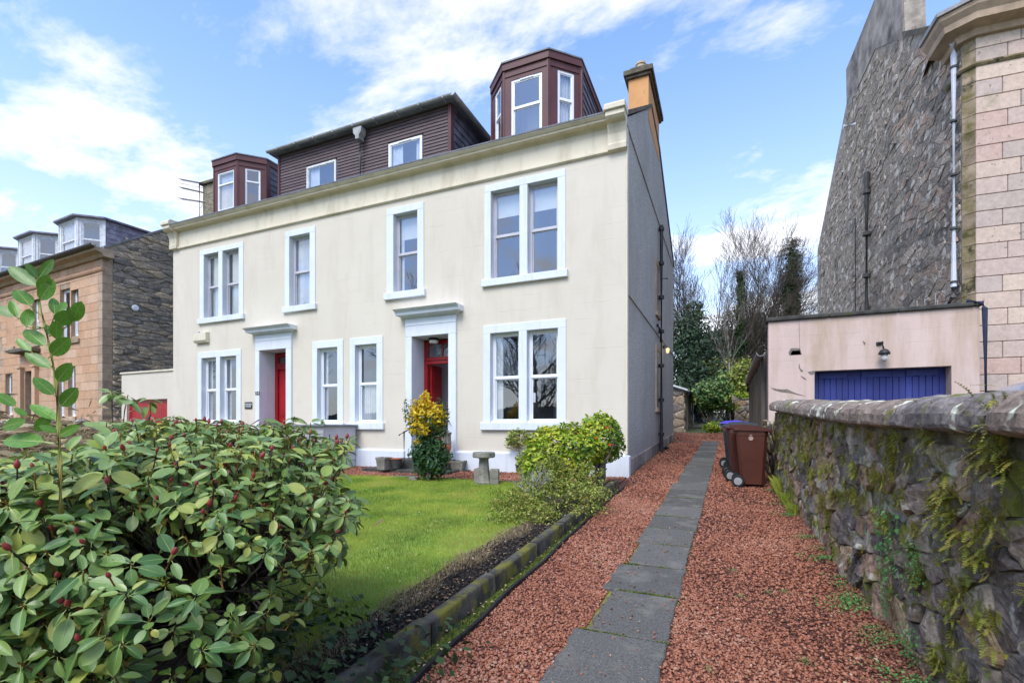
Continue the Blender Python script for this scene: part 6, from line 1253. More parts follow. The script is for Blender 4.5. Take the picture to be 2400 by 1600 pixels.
# yellow flowering shrub by the steps
c = D(1003, 1062, 8.95); gy = gz(c.y); ys = thing('spotted_laurel', 'tall narrow shrub, bright yellow leaves above and dark green below, before the open door', 'shrub', (c.x, c.y, gy))
cu_ = D(993, 985, 8.95); cuR = D(1022, 995, 8.9)
cloud_obj('yellow_leaves', [leaf_cloud(850, D(985, 970, 8.9), (.20, .2, .27), .042, 1, .38, .5, .3), leaf_cloud(520, D(1023, 975, 8.9), (.16, .16, .24), .042, 2, .38, .5, .3), leaf_cloud(160, D(995, 940, 8.9), (.12, .12, .17), .042, 3, .38), leaf_cloud(90, D(978, 1036, 8.8), (.07, .07, .05), .04, 4, .38), leaf_cloud(260, D(985, 1005, 8.85), (.22, .2, .15), .04, 14, .38)], 'yellow_leaf', ys)
cloud_obj('green_leaves', [leaf_cloud(2600, D(1008, 1070, 8.95), (.38, .34, .40), .042, 5, .42, .45, .35), leaf_cloud(900, D(1000, 1000, 9.0), (.34, .3, .35), .04, 6, .42, .5, .3), leaf_cloud(130, D(955, 965, 8.95), (.08, .07, .26), .03, 7, .42), leaf_cloud(300, D(1035, 985, 9.0), (.15, .2, .4), .035, 8, .42)], 'dark_shrub', ys)
mb = MB(); stems(mb, (c.x+.08, c.y-.1, gy), [D(990, 960, 8.95), D(1020, 970, 8.95), D(1000, 1000, 8.9), D(1030, 1040, 8.9)], .03, .006, .04); mb.tube([D(985, 1040, 8.95), D(962, 990, 8.95), D(950, 935, 8.95)], .006, 4); mb.build('stem', 'bark_pale', ys, smooth=True)
# big yellow green shrub near the corner
c = D(1318, 1062, 7.9); c2 = D(1408, 1025, 8.2); gy = gz(c.y)+.08; ysb = thing('variegated_shrub', 'broad yellow green glossy shrub with a taller lobe near the house corner', 'shrub', (c.x, c.y, gy))
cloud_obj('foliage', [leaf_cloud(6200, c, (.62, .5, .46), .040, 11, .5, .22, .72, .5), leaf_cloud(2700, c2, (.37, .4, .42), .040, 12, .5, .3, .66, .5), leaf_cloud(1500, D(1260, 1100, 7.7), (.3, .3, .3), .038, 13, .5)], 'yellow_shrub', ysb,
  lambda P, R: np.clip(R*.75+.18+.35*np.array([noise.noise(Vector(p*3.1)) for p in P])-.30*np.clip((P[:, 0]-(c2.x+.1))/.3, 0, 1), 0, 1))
mb = MB(); stems(mb, (c.x+.35, c.y, gy), rpts(c, (.55, .4, .4), 16)+rpts(c2, (.3, .3, .3), 10), .03, .006, .1); mb.build('stem', 'bark', ysb)
for px, py in ((1430, 1041), (1424, 1003), (1355, 1016), (1398, 1027)):
    p = D(px, py, 7.75); mb = MB()
    for k in range(5 if px == 1430 else 3): mb.lathe([(.004, -.012), (.014, -.004), (.012, .01), (.003, .014)], 7, (p.x+random.gauss(0, .012), p.y+random.gauss(0, .012), p.z+random.gauss(0, .012)))
    mb.build('red_berries', 'red_berry', ysb)
# olive azalea
c = D(1300, 1165, 6.5); gy = gz(c.y)+.08; az = thing('azalea_bush', 'low spreading olive brown bush with bare silvery twigs at the lawn edge', 'shrub', (c.x, c.y, gy))
cl = [leaf_cloud(5200, c, (.72, .5, .26), .019, 21, .45, .5, .3, .6, 260, .09), leaf_cloud(2600, D(1215, 1185, 6.3), (.38, .3, .2), .019, 22, .45, .5, .3, .6, 150, .09), leaf_cloud(3600, D(1245, 1215, 5.8), (.5, .36, .17), .019, 23, .45, .5, .3, .6, 150, .08), leaf_cloud(2200, D(1360, 1130, 7.0), (.36, .3, .3), .020, 24, .45, .5, .3, .6, 120, .09), leaf_cloud(1800, D(1290, 1095, 7.0), (.25, .25, .22), .019, 25, .45, .5, .3, .6, 90, .08)]
cloud_obj('foliage', cl, 'olive_shrub', az); mb = MB(); stems(mb, (c.x+.05, c.y-.1, gy-.02), rpts(c, (.7, .45, .25), 26, .2)+rpts(D(1220, 1195, 6.3), (.3, .3, .2), 10, .2), .014, .003, .1); mb.build('stem', 'bark', az)
mb = MB(); bs_ = D(1252, 1165, 6.4); bs_.z -= .05
def twiggy(mb, p, d, l, r, lev, n=4):
    pts = [p]; q = p
    for k in range(4): d = (d+Vector((random.gauss(0, .14), random.gauss(0, .14), random.gauss(.02, .1)))).normalized(); q = q+d*l/4; pts.append(q)
    mb.tube(pts, [r*(1-.13*k) for k in range(5)], n if lev > 1 else 3, cap=False)
    if lev > 0:
        for k in range(3): i = random.choice([2, 3, 4]); dd = (d+Vector((random.gauss(0, .55), random.gauss(0, .55), random.gauss(.1, .35)))).normalized(); twiggy(mb, pts[i], dd, l*random.uniform(.55, .8), r*.58, lev-1, n)
for dd in ((-.3, 0, 1), (.35, .1, 1), (-.75, 0, .6), (.1, 0, 1)): twiggy(mb, bs_, Vector(dd).normalized(), .24, .015, 3)
mb.build('bare_twigs', 'bark_pale', az)
# little standard tree, conifer and pot plants
t = thing('standard_tree', 'small round headed standard tree with a bare stem in a pot', 'small tree', (p1.location.x, p1.location.y, p1.location.z+.17)); q = D(1222, 1042, 9.2); q.y = p1.location.y; st_ = (p1.location.x, p1.location.y, p1.location.z+.15); cc_ = onY(1213, 1026, p1.location.y); cc_ = (cc_[0], p1.location.y, cc_[1])
cloud_obj('foliage', [leaf_cloud(620, cc_, (.25, .22, .22), .032, 31, .4, .4, .35, .2, 60, .13), leaf_cloud(140, (cc_[0]-.16, cc_[1], cc_[2]-.1), (.12, .1, .12), .032, 32, .4)], 'olive_shrub', t); mb = MB(); mb.tube([st_, (cc_[0]+.03, cc_[1], cc_[2]-.2)], [.013, .010], 6); stems(mb, (cc_[0]+.03, cc_[1], cc_[2]-.2), rpts(cc_, (.22, .2, .18), 8), .007, .003, .08); mb.build('stem', 'twig', t)
cf = (p3.location.x, p3.location.y); zb_ = onY(757, 1022, cf[1])[1]; t_ = onY(757, 984, cf[1])[1]; t = thing('dwarf_conifer', 'small golden green dwarf conifer in front of the grey store', 'conifer', (cf[0], cf[1], p3.location.z+.4))
r2 = np.random.default_rng(3); cls = []
for k in range(16): u = k/16; zz = zb_-.15+(t_-zb_+.15)*u; rr = .17*(1-u)**.8+.02; cls.append(leaf_cloud(70, (cf[0]+random.gauss(0, .02), cf[1]+random.gauss(0, .02), zz), (rr, rr, .06), .02, 40+k, .35, .4, .5, .8))
cloud_obj('foliage', cls, 'conifer', t); MB().tube([(cf[0], cf[1], p3.location.z+.35), (cf[0], cf[1], t_-.1)], .012, 5).build('stem', 'twig', t)
for p_, lab, sd in ((p2, 'small evergreen sprig in the grey round pot', 50), (p1, 'trailing leaves around the stem in the ribbed pot', 52)):
    q = p_.location; t = thing('pot_plant', lab, 'plant', (q.x, q.y, q.z+.2)); cloud_obj('foliage', [leaf_cloud(120, (q.x, q.y, q.z+.3), (.1, .1, .12), .03, sd, .45)], 'dark_shrub' if sd == 50 else 'olive_shrub', t)
c = onY(412, 985, 8.9); t = thing('wispy_shrub', 'wispy grey green shrub at the left corner of the villa', 'shrub', (c[0], 8.9, gz(8.9))); cloud_obj('foliage', [leaf_cloud(900, (c[0], 8.9, 1.1), (.55, .4, .55), .022, 55, .4, .5, .2, .3, 60, .12)], 'olive_shrub', t); mb = MB(); [twiggy(mb, Vector((c[0], 8.9, gz(8.9))), Vector((random.gauss(0, .3), random.gauss(0, .3), 1)).normalized(), .5, .01, 3, 3) for _ in range(6)]; mb.build('stem', 'bark_pale', t)

# dry grass bank left
mbx = D(110, 1075, 4.6); t_n = 9000; r2 = np.random.default_rng(9)
def dry(n, cen, rad, l, seed):
    r2 = np.random.default_rng(seed); p = r2.normal(0, .5, (n, 3))*np.array(rad)+np.array(cen); d = r2.normal(0, 1, (n, 3)); d[:, 2] = np.abs(d[:, 2])*.6; d /= np.linalg.norm(d, axis=1)[:, None]; s_ = np.cross(d, r2.normal(size=(n, 3))); s_ /= np.linalg.norm(s_, axis=1)[:, None]
    L_ = l*r2.uniform(.5, 1.2, n)[:, None]; V = np.stack([p-s_*.0022, p+s_*.0022, p+d*L_*.6+s_*.002, p+d*L_+np.array([0, 0, -.25])*L_], 1).reshape(-1, 3); i = 4*np.arange(n); return V, np.stack([np.stack([i, i+1, i+2], 1), np.stack([i, i+2, i+3], 1)], 1).reshape(-1, 3), np.repeat(r2.uniform(0, 1, n), 2)
dg = cloud_obj('dry_grass', [dry(34000, (mbx.x, mbx.y, .95), (1.3, .8, .35), .2, 1), dry(16000, (mbx.x-.3, mbx.y+.3, .7), (1.6, 1., .5), .2, 2)], 'dry_grass', None); 
# ------------------------------------------------------------------ RHODODENDRON
def leaf_geo(l, w_, fold=.14, curl=.16, rows=7, seed=0):
    vs, fs, rr = [], [], []
    for k in range(rows+1):
        u = k/rows; ww = w_*(sin(pi*min(1, u**.92))**.6)*.5 if 0 < k < rows else .0008; z = -curl*l*(u**1.6); x = u*l
        for s_ in (-1, -.5, 0, .5, 1): vs.append((x, s_*ww, z+abs(s_)**1.4*ww*fold*2-.0*abs(s_)+.03*ww*sin(u*9+s_*2+seed)))
    for k in range(rows):
        for j in range(4): a = k*5+j; fs.append((a, a+5, a+6, a+1)); rr.append(0)
    n0 = len(vs)
    for k in range(rows+1):
        u = k/rows; z = -curl*l*(u**1.6); hw = .016*(1-u*.75); vs += [(u*l, -hw, z+.010), (u*l, hw, z+.010)]
    for k in range(rows): a = n0+2*k; fs.append((a, a+2, a+3, a+1)); rr.append(1)
    n1 = len(vs); vs += [(-.2, -.016, -.03), (-.2, .016, -.03), (0, .016, .006), (0, -.016, .006)]; fs.append((n1, n1+3, n1+2, n1+1)); rr.append(1)
    return np.array(vs), fs, rr
LG = [leaf_geo(1, .50, .12, .10, seed=1), leaf_geo(1, .46, .2, .2, seed=2), leaf_geo(1, .62, .08, .04, seed=3), leaf_geo(1, .44, .26, .3, seed=4)]
def proj(p):
    r = Vector(p)-Vector((0, 0, EYE)); d_ = -SA*r.x+CA*r.y; lat = CA*r.x+SA*r.y
    return (CX+F*lat/max(.05, d_), HY-F*r.z/max(.05, d_), d_)
OUT = [(-260, 1120), (-100, 1090), (0, 1085), (110, 1070), (190, 1045), (260, 1010), (330, 985), (420, 985), (520, 990), (610, 995), (690, 985), (760, 1015), (822, 1025), (800, 1090), (775, 1130), (835, 1165), (835, 1200), (800, 1260), (805, 1310), (765, 1370), (720, 1430), (690, 1500), (700, 1620), (690, 1800), (-260, 1800)]
Cb = Vector((-1.78*CA-2.5*SA, -1.78*SA+2.5*CA, .78)); rh = thing('rhododendron', 'large rhododendron bush with glossy oval leaves and red buds filling the lower left', 'shrub', (Cb.x, Cb.y, gz(Cb.y)))
random.seed(5); shoots = []
def try_shoot(): 
    a = random.uniform(0, 2*pi); z_ = random.uniform(-.95, 1); s_ = sqrt(1-z_*z_); dr = Vector((s_*cos(a), s_*sin(a), z_)); f = random.choice([random.uniform(.88, 1.04), random.uniform(.88, 1.04), random.uniform(.6, .9)])
    f *= 1+.12*noise.noise(dr*2.3)
    lat, dep = dr.x*1.45*f, dr.y*1.15*f; z = dr.z*.74*f; p = Vector((Cb.x+lat*CA-dep*SA, Cb.y+lat*SA+dep*CA, Cb.z+z))
    if p.z < gz(p.y)+.12 or p.y > 6: return
    if noise.noise(p*2.6+Vector((7, 3, 1))) > .44 and p.z < 1.3: return
    px, py, d_ = proj(p)
    if d_ < 1.15 or not inpoly((px, py), OUT): return
    if px > 290+max(0, 1300-py)*2 and py > 1210 and random.random() < min(.96, .35+(py-1210)/200) : return
    if py > 1180 and px > 250 and random.random() < .3: return
    if px > 640 and random.random() < .45: return
    o = (dr*Vector((1.2, 1.2, .9)).length).normalized(); ow = Vector((dr.x*CA-dr.y*SA, dr.x*SA+dr.y*CA, dr.z)); up = (ow*.75+Vector((0, 0, .9))+Vector((random.gauss(0, .25), random.gauss(0, .25), 0))).normalized()
    for q, _, _ in shoots:
        if (q-p).length < .060: return
    shoots.append((p, up, min(1, f)))
for _ in range(34000): try_shoot()
for px, py, d_ in ((690, 975, 2.9), (652, 1000, 2.8), (728, 990, 3.0), (820, 1022, 3.1), (800, 1030, 3.0), (740, 1040, 2.9), (300, 925, 2.7), (352, 935, 2.75), (262, 915, 2.75), (470, 990, 2.9), (405, 975, 2.8), (835, 1175, 2.9), (838, 1190, 3.0), (775, 1050, 3.0), (800, 1270, 2.8), (700, 1270, 2.5), (770, 1385, 2.6), (250, 990, 2.4), (60, 1060, 2.1), (550, 1000, 2.9), (620, 985, 3.0)):
    shoots.append((D(px, py, d_), Vector((random.gauss(.1, .2), random.gauss(0, .2), 1)).normalized(), 1))
leaves = []; buds = []
for p, up, f in shoots:
    n = random.randint(6, 9); a0 = random.uniform(0, 6.28); t1 = up.orthogonal().normalized(); t2 = up.cross(t1); dr0 = random.uniform(-.1, .35)+max(0, (1.15-p.z))*random.uniform(.5, 1.3)
    sc = random.uniform(.8, 1.15)*(1.22 if proj(p)[0] < 330 else 1.); yl = random.random() < .07
    if random.random() < .25: n -= 3
    for k in range(n):
        a = a0+2*pi*k/n+random.gauss(0, .32); rad = t1*cos(a)+t2*sin(a); drp = dr0+random.gauss(0, .3); xax = (rad*cos(drp)-up*sin(drp)).normalized(); zax = (up-xax*up.dot(xax)).normalized(); zax = (zax+Vector((random.gauss(0, .15), random.gauss(0, .15), 0))).normalized(); yax = zax.cross(xax).normalized(); zax = xax.cross(yax)
        L_ = random.uniform(.036, .078)*sc*(1 if random.random() > .2 else .6); st_ = random.uniform(.012, .02)
        Mx = Matrix(((xax.x*L_, yax.x*L_, zax.x*L_, 0), (xax.y*L_, yax.y*L_, zax.y*L_, 0), (xax.z*L_, yax.z*L_, zax.z*L_, 0), (0, 0, 0, 1))); o = p+xax*st_-up*random.uniform(0, .03); Mx.translation = o
        r = random.uniform(.1, .68) if not yl and random.random() > .07 else random.uniform(.75, 1); leaves.append((Mx, random.randrange(4), r, L_))
    if f > .9 and p.z > .75 and random.random() < .5: buds.append((p, up))
def score(q):
    px, py, d_ = proj(q[0].translation); vis = -80 < px < 900 and 900 < py < 1650
    c = q[0].translation; fr_ = (c-Vector((Cb.x, Cb.y, Cb.z))).dot((Vector((0, 0, EYE))-Cb).normalized())
    return (0 if vis else 10)+d_/q[3]*.025-fr_*1.5
leaves.sort(key=score); RW = W(rh)
lm = []
for k, (v, f, rr) in enumerate(LG):
    me = bpy.data.meshes.new('leaf'); me.from_pydata([tuple(q) for q in v], [], f); me.polygons.foreach_set('material_index', rr); me.polygons.foreach_set('use_smooth', [True]*len(f)); me.materials.append(MATS['rhodo_leaf']); me.materials.append(MATS['midrib']); lm.append(me)
for Mx, k, r, L_ in leaves[:300]:
    o = bpy.data.objects.new('leaf', lm[k]); COL.objects.link(o); o.parent = rh; m_ = Mx.copy(); m_.translation = Mx.translation-RW; o.matrix_local = m_
Vs, Fs, Rs = [], [], []; b = 0
for Mx, k, r, L_ in leaves[300:]:
    v, f, rr = LG[k]; A = np.array(Mx); Vs.append(v @ A[:3, :3].T+A[:3, 3]); Fs.append(np.array(f)+b); b += len(v); Rs.append(np.where(np.array(rr) == 1, .97, r))
link('foliage', npmesh('foliage', np.concatenate(Vs), np.concatenate(Fs), 'rhodo', np.concatenate(Rs), True), None, rh, kind='stuff')
bm_ = MB().lathe([(.002, 0), (.0075, .006), (.010, .016), (.008, .026), (.003, .034), (.0005, .037)], 8).mesh('bud', True); bm_.materials.append(MATS['bud'])
for p, up in buds[:290]:
    o = bpy.data.objects.new('bud', bm_); COL.objects.link(o); o.parent = rh; s_ = random.uniform(.55, 1.0); q = up.to_track_quat('Z', 'Y'); o.location = p-RW; o.rotation_mode = 'QUATERNION'; o.rotation_quaternion = q; o.scale = (s_,)*3
limb = MB(); base = Vector((Cb.x+.1, Cb.y+.05, gz(Cb.y))); nodes = []
for k in range(15):
    a = 2*pi*k/15+random.gauss(0, .2); e = random.uniform(.1, 1.0); dr = Vector((cos(a)*cos(e), sin(a)*cos(e), sin(e)*.75)); end = Vector((Cb.x, Cb.y, Cb.z*.75))+Vector(((dr.x*1.0)*CA-dr.y*.75*SA, dr.x*1.0*SA+dr.y*.75*CA, dr.z*.45)); pts = []; of = Vector((random.gauss(0, .12), random.gauss(0, .12), random.gauss(0, .08)))
    bb_ = base+Vector((random.gauss(0, .12), random.gauss(0, .12), 0))
    for i in range(9): u = i/8; pts.append(bb_.lerp(end, u)+of*sin(pi*u)+Vector((0, 0, .12*sin(pi*u)))+Vector((random.gauss(0, .012), random.gauss(0, .012), random.gauss(0, .012))))
    limb.tube(pts, [.034*(1-.7*i/8)+.004 for i in range(9)], 7); nodes += pts[2:]
limb.build('branch', 'bark', rh, smooth=True)
tw = MB(); yt = MB()
for p, up, f in shoots:
    q = min(nodes, key=lambda n_: (n_-p).length+max(0, n_.z-p.z)*2); L_ = (p-q).length; m1 = q.lerp(m2_ := p-up*min(.09, L_*.3), .5)+Vector((random.gauss(0, .05), random.gauss(0, .05), -.05*L_)); m2 = m2_; m1 = q.lerp(m2, .5)+Vector((random.gauss(0, .03), random.gauss(0, .03), -.06*L_)); tw.tube([q, m1, m2], [.007, .0045, .0035], 4, cap=False); (yt if random.random() < .6 else tw).tube([m2, p], [.0035, .003], 4, cap=False)
tw.build('twigs', 'bark', rh, kind='stuff'); yt.build('young_twigs', 'young_twig', rh, kind='stuff')
# dark ivy under the bush
cloud_obj('ground_ivy', [leaf_cloud(5200, (Cb.x+.1, Cb.y-.1, .2), (1.35, 1.3, .22), .028, 71, .8, .3, .1, .8)], 'ivy', None)
# tall sprout with broad leaves (a young griselinia growing through)
sp = thing('young_shoot', 'tall upright shoot with broad pale green leaves rising at the far left', 'shrub', tuple(D(150, 1300, 1.5)))
SC = 2.613; SD = 1.5
def cp(x, y, d_=SD): return D(x/SC, 400+y/SC, d_)
stem_pts = [(372, 2100), (368, 1800), (360, 1568), (345, 1300), (310, 1100), (275, 950), (245, 830), (237, 730), (235, 660)]
MB().tube([cp(*p) for p in stem_pts], [.008, .0075, .007, .0062, .005, .0042, .0034, .0026, .002], 7).build('stem', 'green_stem', sp, smooth=True)
LV = [((222, 705), (42, 575)), ((232, 658), (158, 565)), ((240, 655), (325, 540)), ((248, 795), (325, 665)), ((238, 735), (300, 640)), ((182, 825), (95, 720)), ((105, 895), (65, 785)), ((160, 955), (180, 842)), ((335, 880), (330, 770)), ((96, 893), (-20, 828)), ((275, 1072), (143, 958)), ((346, 1032), (345, 915)), ((300, 1005), (285, 940)), ((345, 935), (445, 865)), ((442, 925), (500, 800)), ((314, 1130), (425, 1022)), ((190, 1105), (95, 1022)), ((312, 1208), (146, 1104)), ((353, 1290), (434, 1178)), ((330, 1372), (203, 1262)), ((374, 1442), (472, 1330)), ((342, 1525), (183, 1418)), ((95, 1440), (-30, 1358)), ((165, 1500), (85, 1450)), ((20, 1570), (150, 1530)), ((355, 1600), (240, 1560)), ((365, 1620), (480, 1560)), ((270, 1660), (0, 1640)), ((300, 1500), (215, 1600)), ((370, 860), (400, 800))]
tws = MB()
for (a, b) in (((262, 890), (185, 825)), ((275, 960), (160, 955)), ((245, 960), (110, 900)), ((290, 970), (335, 880)), ((300, 1010), (442, 925)), ((320, 1200), (190, 1105)), ((355, 1560), (165, 1500)), ((365, 1650), (270, 1660))): tws.tube([cp(*a), cp((a[0]+b[0])/2+5, (a[1]+b[1])/2+12, SD+.01), cp(*b)], [.003, .0025, .002], 5)
tws.build('twigs', 'green_stem', sp)
sm = []
for k, (l_, w_, fo, cu) in enumerate(((1, .38, .1, .08), (1, .34, .25, .12), (1, .52, .06, .05))):
    v, f, rr = leaf_geo(l_, w_, fo, cu, 8, k); me = bpy.data.meshes.new('leaf'); me.from_pydata([tuple(q) for q in v*np.array([1, 1, 1])], [], f); me.polygons.foreach_set('material_index', rr); me.polygons.foreach_set('use_smooth', [True]*len(f)); me.materials.append(MATS['sprout_leaf']); me.materials.append(MATS['midrib']); sm.append(me)
SW = W(sp); random.seed(12)
for a, b in LV:
    d0 = SD+random.uniform(-.03, .03); A, B = cp(*a, SD), cp(*b, d0); xx = (B-A); L_ = xx.length; xx.normalize(); view = (Vector((0, 0, EYE))-A).normalized(); fl = L_ > .10
    zz = (view*(1.5 if not fl else .8)+Vector((0, 0, .5))+Vector((random.gauss(0, .25), random.gauss(0, .25), 0))).normalized(); yy = zz.cross(xx).normalized(); zz = xx.cross(yy)
    Mx = Matrix(((xx.x*L_, yy.x*L_, zz.x*L_, 0), (xx.y*L_, yy.y*L_, zz.y*L_, 0), (xx.z*L_, yy.z*L_, zz.z*L_, 0), (0, 0, 0, 1))); Mx.translation = A-SW
    o = bpy.data.objects.new('leaf', sm[0 if fl else random.choice([0, 2, 2])]); COL.objects.link(o); o.parent = sp; o.matrix_local = Mx

# ================================================================== TREES
def bare_tree(name, lab, base, H, seed, r0, mat='bark', up=.55, spread=.5, levels=5, lean=(0, 0), kids=(3, 4), crown_from=.3, twigmat='twigs_brown', group=None, minr=.009, cat='tree'):
    random.seed(seed); t = thing(name, lab, cat, base, group=group); tr = MB(); cr_ = MB(); B = Vector(base)
    def grow(p, d, l, r, lev, mb):
        n = 5 if lev >= levels-1 else 4; pts = [p]; q = p; ds = [d]
        for k in range(n):
            d = (d+Vector((random.gauss(0, .10), random.gauss(0, .10), random.gauss(.03, .06)))+Vector((0, 0, .05*up))).normalized(); q = q+d*l/n; pts.append(q); ds.append(d)
        re = max(minr, r*.45); mb.tube(pts, [r+(re-r)*k/n for k in range(n+1)], 6 if lev >= levels-1 else (4 if lev > 1 else 3), cap=False)
        if lev <= 0: return
        for k in range(random.randint(*kids)+ (2 if lev == levels else 0)):
            u = random.uniform(crown_from if lev == levels else .2, 1); i = min(n-1, int(u*n)); pp = pts[i].lerp(pts[i+1], u*n-i); a = random.uniform(0, 2*pi); dd = ds[i]; o = dd.orthogonal().normalized(); o.rotate(Matrix.Rotation(a, 3, dd)); ang = random.uniform(.45, 1.0)*spread*1.5
            nd = (dd*cos(ang)+o*sin(ang)+Vector((0, 0, up*.25))).normalized(); grow(pp, nd, l*random.uniform(.5, .75), max(minr, re+(r-re)*(1-u)*.5)*.75, lev-1, cr_)
        grow(q, d, l*.6, re, lev-1, cr_)
    grow(B, Vector((lean[0], lean[1], 1)).normalized(), H*.40, r0, levels, tr); tr.build('trunk', mat, t, smooth=True); cr_.build('crown', twigmat, t, kind='stuff'); return t
def at(px, d_): p = D(px, 990, d_); return (p.x, p.y, gz(p.y))
bare_tree('bare_tree', 'tall bare tree in the middle of the gap between the houses', at(1712, 38), 17, 3, .22, up=.6)
bare_tree('bare_tree', 'bare tree left of the middle, its top reaching over the grey gable', at(1672, 36), 15, 5, .2, up=.55)
bare_tree('bare_tree', 'bare tree right of the middle in front of the ivy clad trunks', at(1765, 40), 15, 8, .2, up=.5)
bare_tree('bare_tree', 'lower bare tree close behind the villa at the left of the gap', at(1622, 34), 11, 13, .16, up=.5)
bare_tree('bare_tree', 'bare tree half hidden behind the pink garage', at(1815, 39), 13, 17, .18, up=.4)
bare_tree('silver_birch', 'slender pale barked birch above the green shrub at the end of the drive', at(1704, 25), 9.5, 21, .085, 'bark_pale', up=.5, levels=4, twigmat='birch_twigs', crown_from=.3, spread=.4, kids=(2, 3), minr=.007)
# ivy clad trunks and the conifer
def ivy_trunk(px, top, d_, r, lab, seed):
    b_ = at(px, d_); tz = EYE+(HY-top)*d_/F; t = thing('ivy_clad_tree', lab, 'tree', b_); MB().tube([b_, (b_[0]+.1, b_[1], tz)], [.16, .06], 6).build('trunk', 'bark', t); k = int((tz-b_[2])/.5); cls = [leaf_cloud(230, (b_[0]+.1*u/k+random.gauss(0, .12), b_[1], b_[2]+(tz-b_[2])*(u+.5)/k), (r*(1-.55*u/k)*random.uniform(.8, 1.3),)*2+(.42,), .10, seed+u, .7, .4, .3) for u in range(k)]; cloud_obj('ivy', cls, 'ivy', t)
ivy_trunk(1731, 640, 37, .45, 'ivy clad trunk in the middle of the bare trees', 100); ivy_trunk(1622, 712, 33, 1.1, 'broad ivy covered trunk beside the villa gable', 140); ivy_trunk(1846, 625, 38, .7, 'left one of the two ivy clad trunks behind the garage', 180)
lt = at(1866, 38); tz = EYE+(998-540)*38/F; lc = thing('larch', 'tall conifer with drooping bare branches behind the pink garage', 'conifer', lt); MB().tube([lt, (lt[0]-.3, lt[1], tz)], [.22, .03], 6).build('trunk', 'bark', lc); mb = MB(); random.seed(31); cls = []
for k in range(80):
    u = random.uniform(.3, .97); p = Vector(lt).lerp(Vector((lt[0]-.3, lt[1], tz)), u); a = random.uniform(0, 6.28); l = (1-u)*4.2+.5; pts = [p]
    for j in range(5): pts.append(pts[-1]+Vector((cos(a)*l/5, sin(a)*l/5, .14*l*(.15-.1*j+ (.12 if j == 4 else 0)))))
    mb.tube(pts, [.035*(1-.15*j) for j in range(6)], 4, cap=False)
    for j in range(1, 6):
        for s_ in range(4): q = pts[j]+Vector((random.gauss(0, .1), random.gauss(0, .1), 0)); mb.tube([q, q+Vector((random.gauss(0, .22), random.gauss(0, .22), -.35)), q+Vector((random.gauss(0, .3), random.gauss(0, .3), -.6))], [.012, .01, .006], 3, cap=False)
mb.build('branches', 'twigs_brown', lc, kind='stuff')
cloud_obj('needles', [leaf_cloud(700, (lt[0]-.15, lt[1], lt[2]+(tz-lt[2])*u_), (.55, .55, .9), .11, 200+i, .4, .5, .2) for i, u_ in enumerate(np.linspace(.35, .85, 8))], 'ivy', lc)
# evergreen masses and shrubs at the end of the drive
def shrub(name, lab, px, py, d_, rad, n, ls, mat, seed, cat='shrub'):
    c = D(px, py, d_); t = thing(name, lab, cat, (c.x, c.y, gz(c.y))); cloud_obj('foliage', [leaf_cloud(n, c, rad, ls, seed, .6, .5, .35)], mat, t); mb = MB(); stems(mb, (c.x, c.y, gz(c.y)), rpts(c, rad, 8), .05, .01, .1, 4); mb.build('stem', 'bark', t)
shrub('evergreen_shrub', 'dark evergreen tree mass just right of the villa gable', 1612, 850, 32, (2.2, 1.8, 3.2), 9000, .10, 'evergreen', 301)
shrub('evergreen_shrub', 'dark low evergreen above the stone shed', 1640, 910, 30, (1.7, 1.5, 1.7), 5500, .10, 'evergreen', 302)
shrub('evergreen_shrub', 'dark evergreen mass between the birch and the garage', 1745, 800, 42, (3.0, 2., 2.6), 6000, .13, 'ivy', 303)
shrub('evergreen_shrub', 'dark evergreen mass behind the trees in the middle of the gap', 1690, 830, 48, (4.5, 2., 2.4), 6000, .14, 'evergreen', 304)
shrub('green_shrub', 'fresh green leafy shrub at the end of the drive left of the birch', 1672, 927, 24, (1.1, .9, .75), 3200, .085, 'green_shrub', 305)
shrub('green_shrub', 'fresh green shrub around the foot of the birch', 1715, 915, 25, (.9, .9, .9), 2600, .085, 'green_shrub', 306)
shrub('pale_shrub', 'pale variegated low shrub in front of the far mossy wall', 1735, 938, 23, (.5, .4, .42), 1100, .06, 'yellow_shrub', 307)
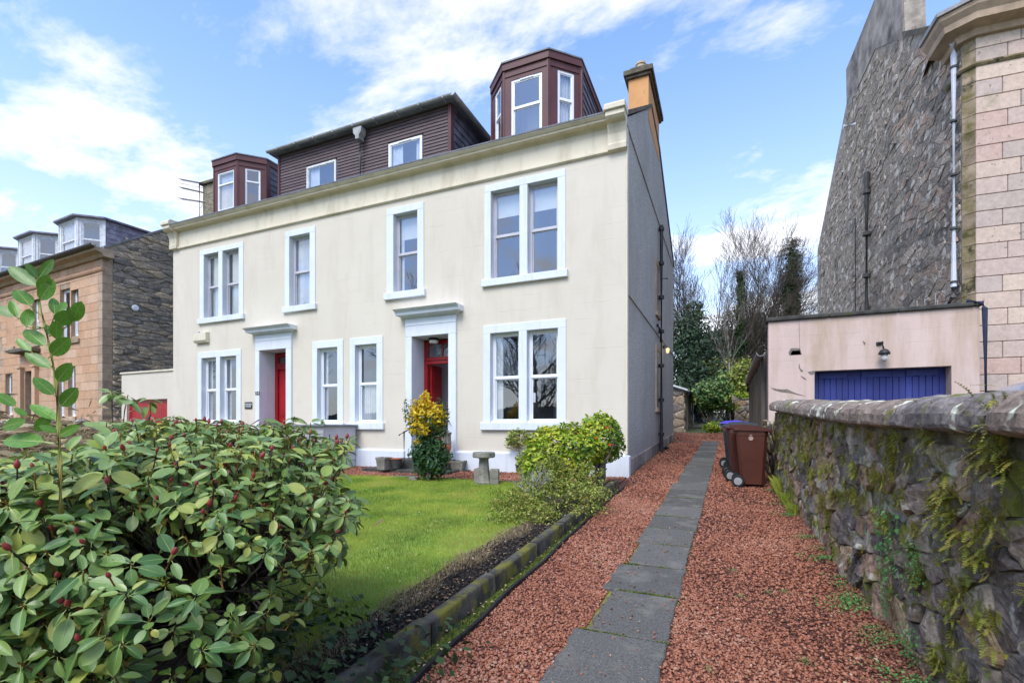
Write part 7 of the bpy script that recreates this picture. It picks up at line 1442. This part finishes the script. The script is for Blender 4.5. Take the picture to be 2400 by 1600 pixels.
shrub('olive_shrub', 'olive bamboo like shrub beside the garage gutter', 1745, 900, 24, (.7, .7, 1.2), 2400, .08, 'olive_shrub', 308)
shrub('low_shrub', 'low yellow green clump at the gravel edge beyond the bins', 1678, 1000, 21, (.5, .5, .22), 900, .05, 'yellow_shrub', 309)
shrub('brown_hedge', 'brown dry hedge behind the green shrub', 1700, 892, 30, (2.1, 1., 1.3), 3500, .08, 'olive_shrub', 310)
mb = MB(); random.seed(4); ct = D(1700, 905, 31)
for k in range(420): b_ = ct+Vector((random.gauss(0, 1.3), random.gauss(0, .8), -1.5)); mb.tube([b_, b_+Vector((random.gauss(0, .2), random.gauss(0, .2), 1.6)), b_+Vector((random.gauss(0, .5), random.gauss(0, .5), random.uniform(2.2, 3.4)))], [.014, .011, .006], 3, cap=False)
o = mb.build('dry_canes', 'dry_grass', None, kind='stuff')
# street trees and the far shore across the road, seen only as reflections in the panes
for i, (x, y, h, s_) in enumerate(((-10.5, -8, 13, 41), (-22, -9.5, 14, 43), (-29, -8, 12, 47), (-45, -9, 14, 51), (-3, -11, 12, 53))):
    bare_tree('street_tree', ['bare roadside tree nearest the drive, mirrored in the right windows', 'bare roadside tree mirrored in the middle windows', 'second bare roadside tree mirrored in the middle windows', 'bare roadside tree mirrored in the far left windows', 'bare roadside tree directly behind the camera'][i], (x, y, gz(y)), h, s_, .28, up=.45, spread=.6, levels=5, group='trees along the road', minr=.012)
mb = MB(); n = 40; vs = []
for k in range(n+1): x = -700+1400*k/n; vs += [(x, -600, -3), (x, -600, 26+14*noise.noise(Vector((x*.004, 2, 0)))+5*noise.noise(Vector((x*.02, 5, 0)))), (x, -660, -3)]
mb.add(vs, [(3*k, 3*k+3, 3*k+4, 3*k+1) for k in range(n)]+[(3*k+1, 3*k+4, 3*k+5, 3*k+2) for k in range(n)]); mb.build('hills', 'hill', kind='structure')
MB().quad((-900, -590, -1.2), (900, -590, -1.2), (900, -30, -1.2), (-900, -30, -1.2)).build('water', 'water', kind='structure')
bpy.context.view_layer.update()
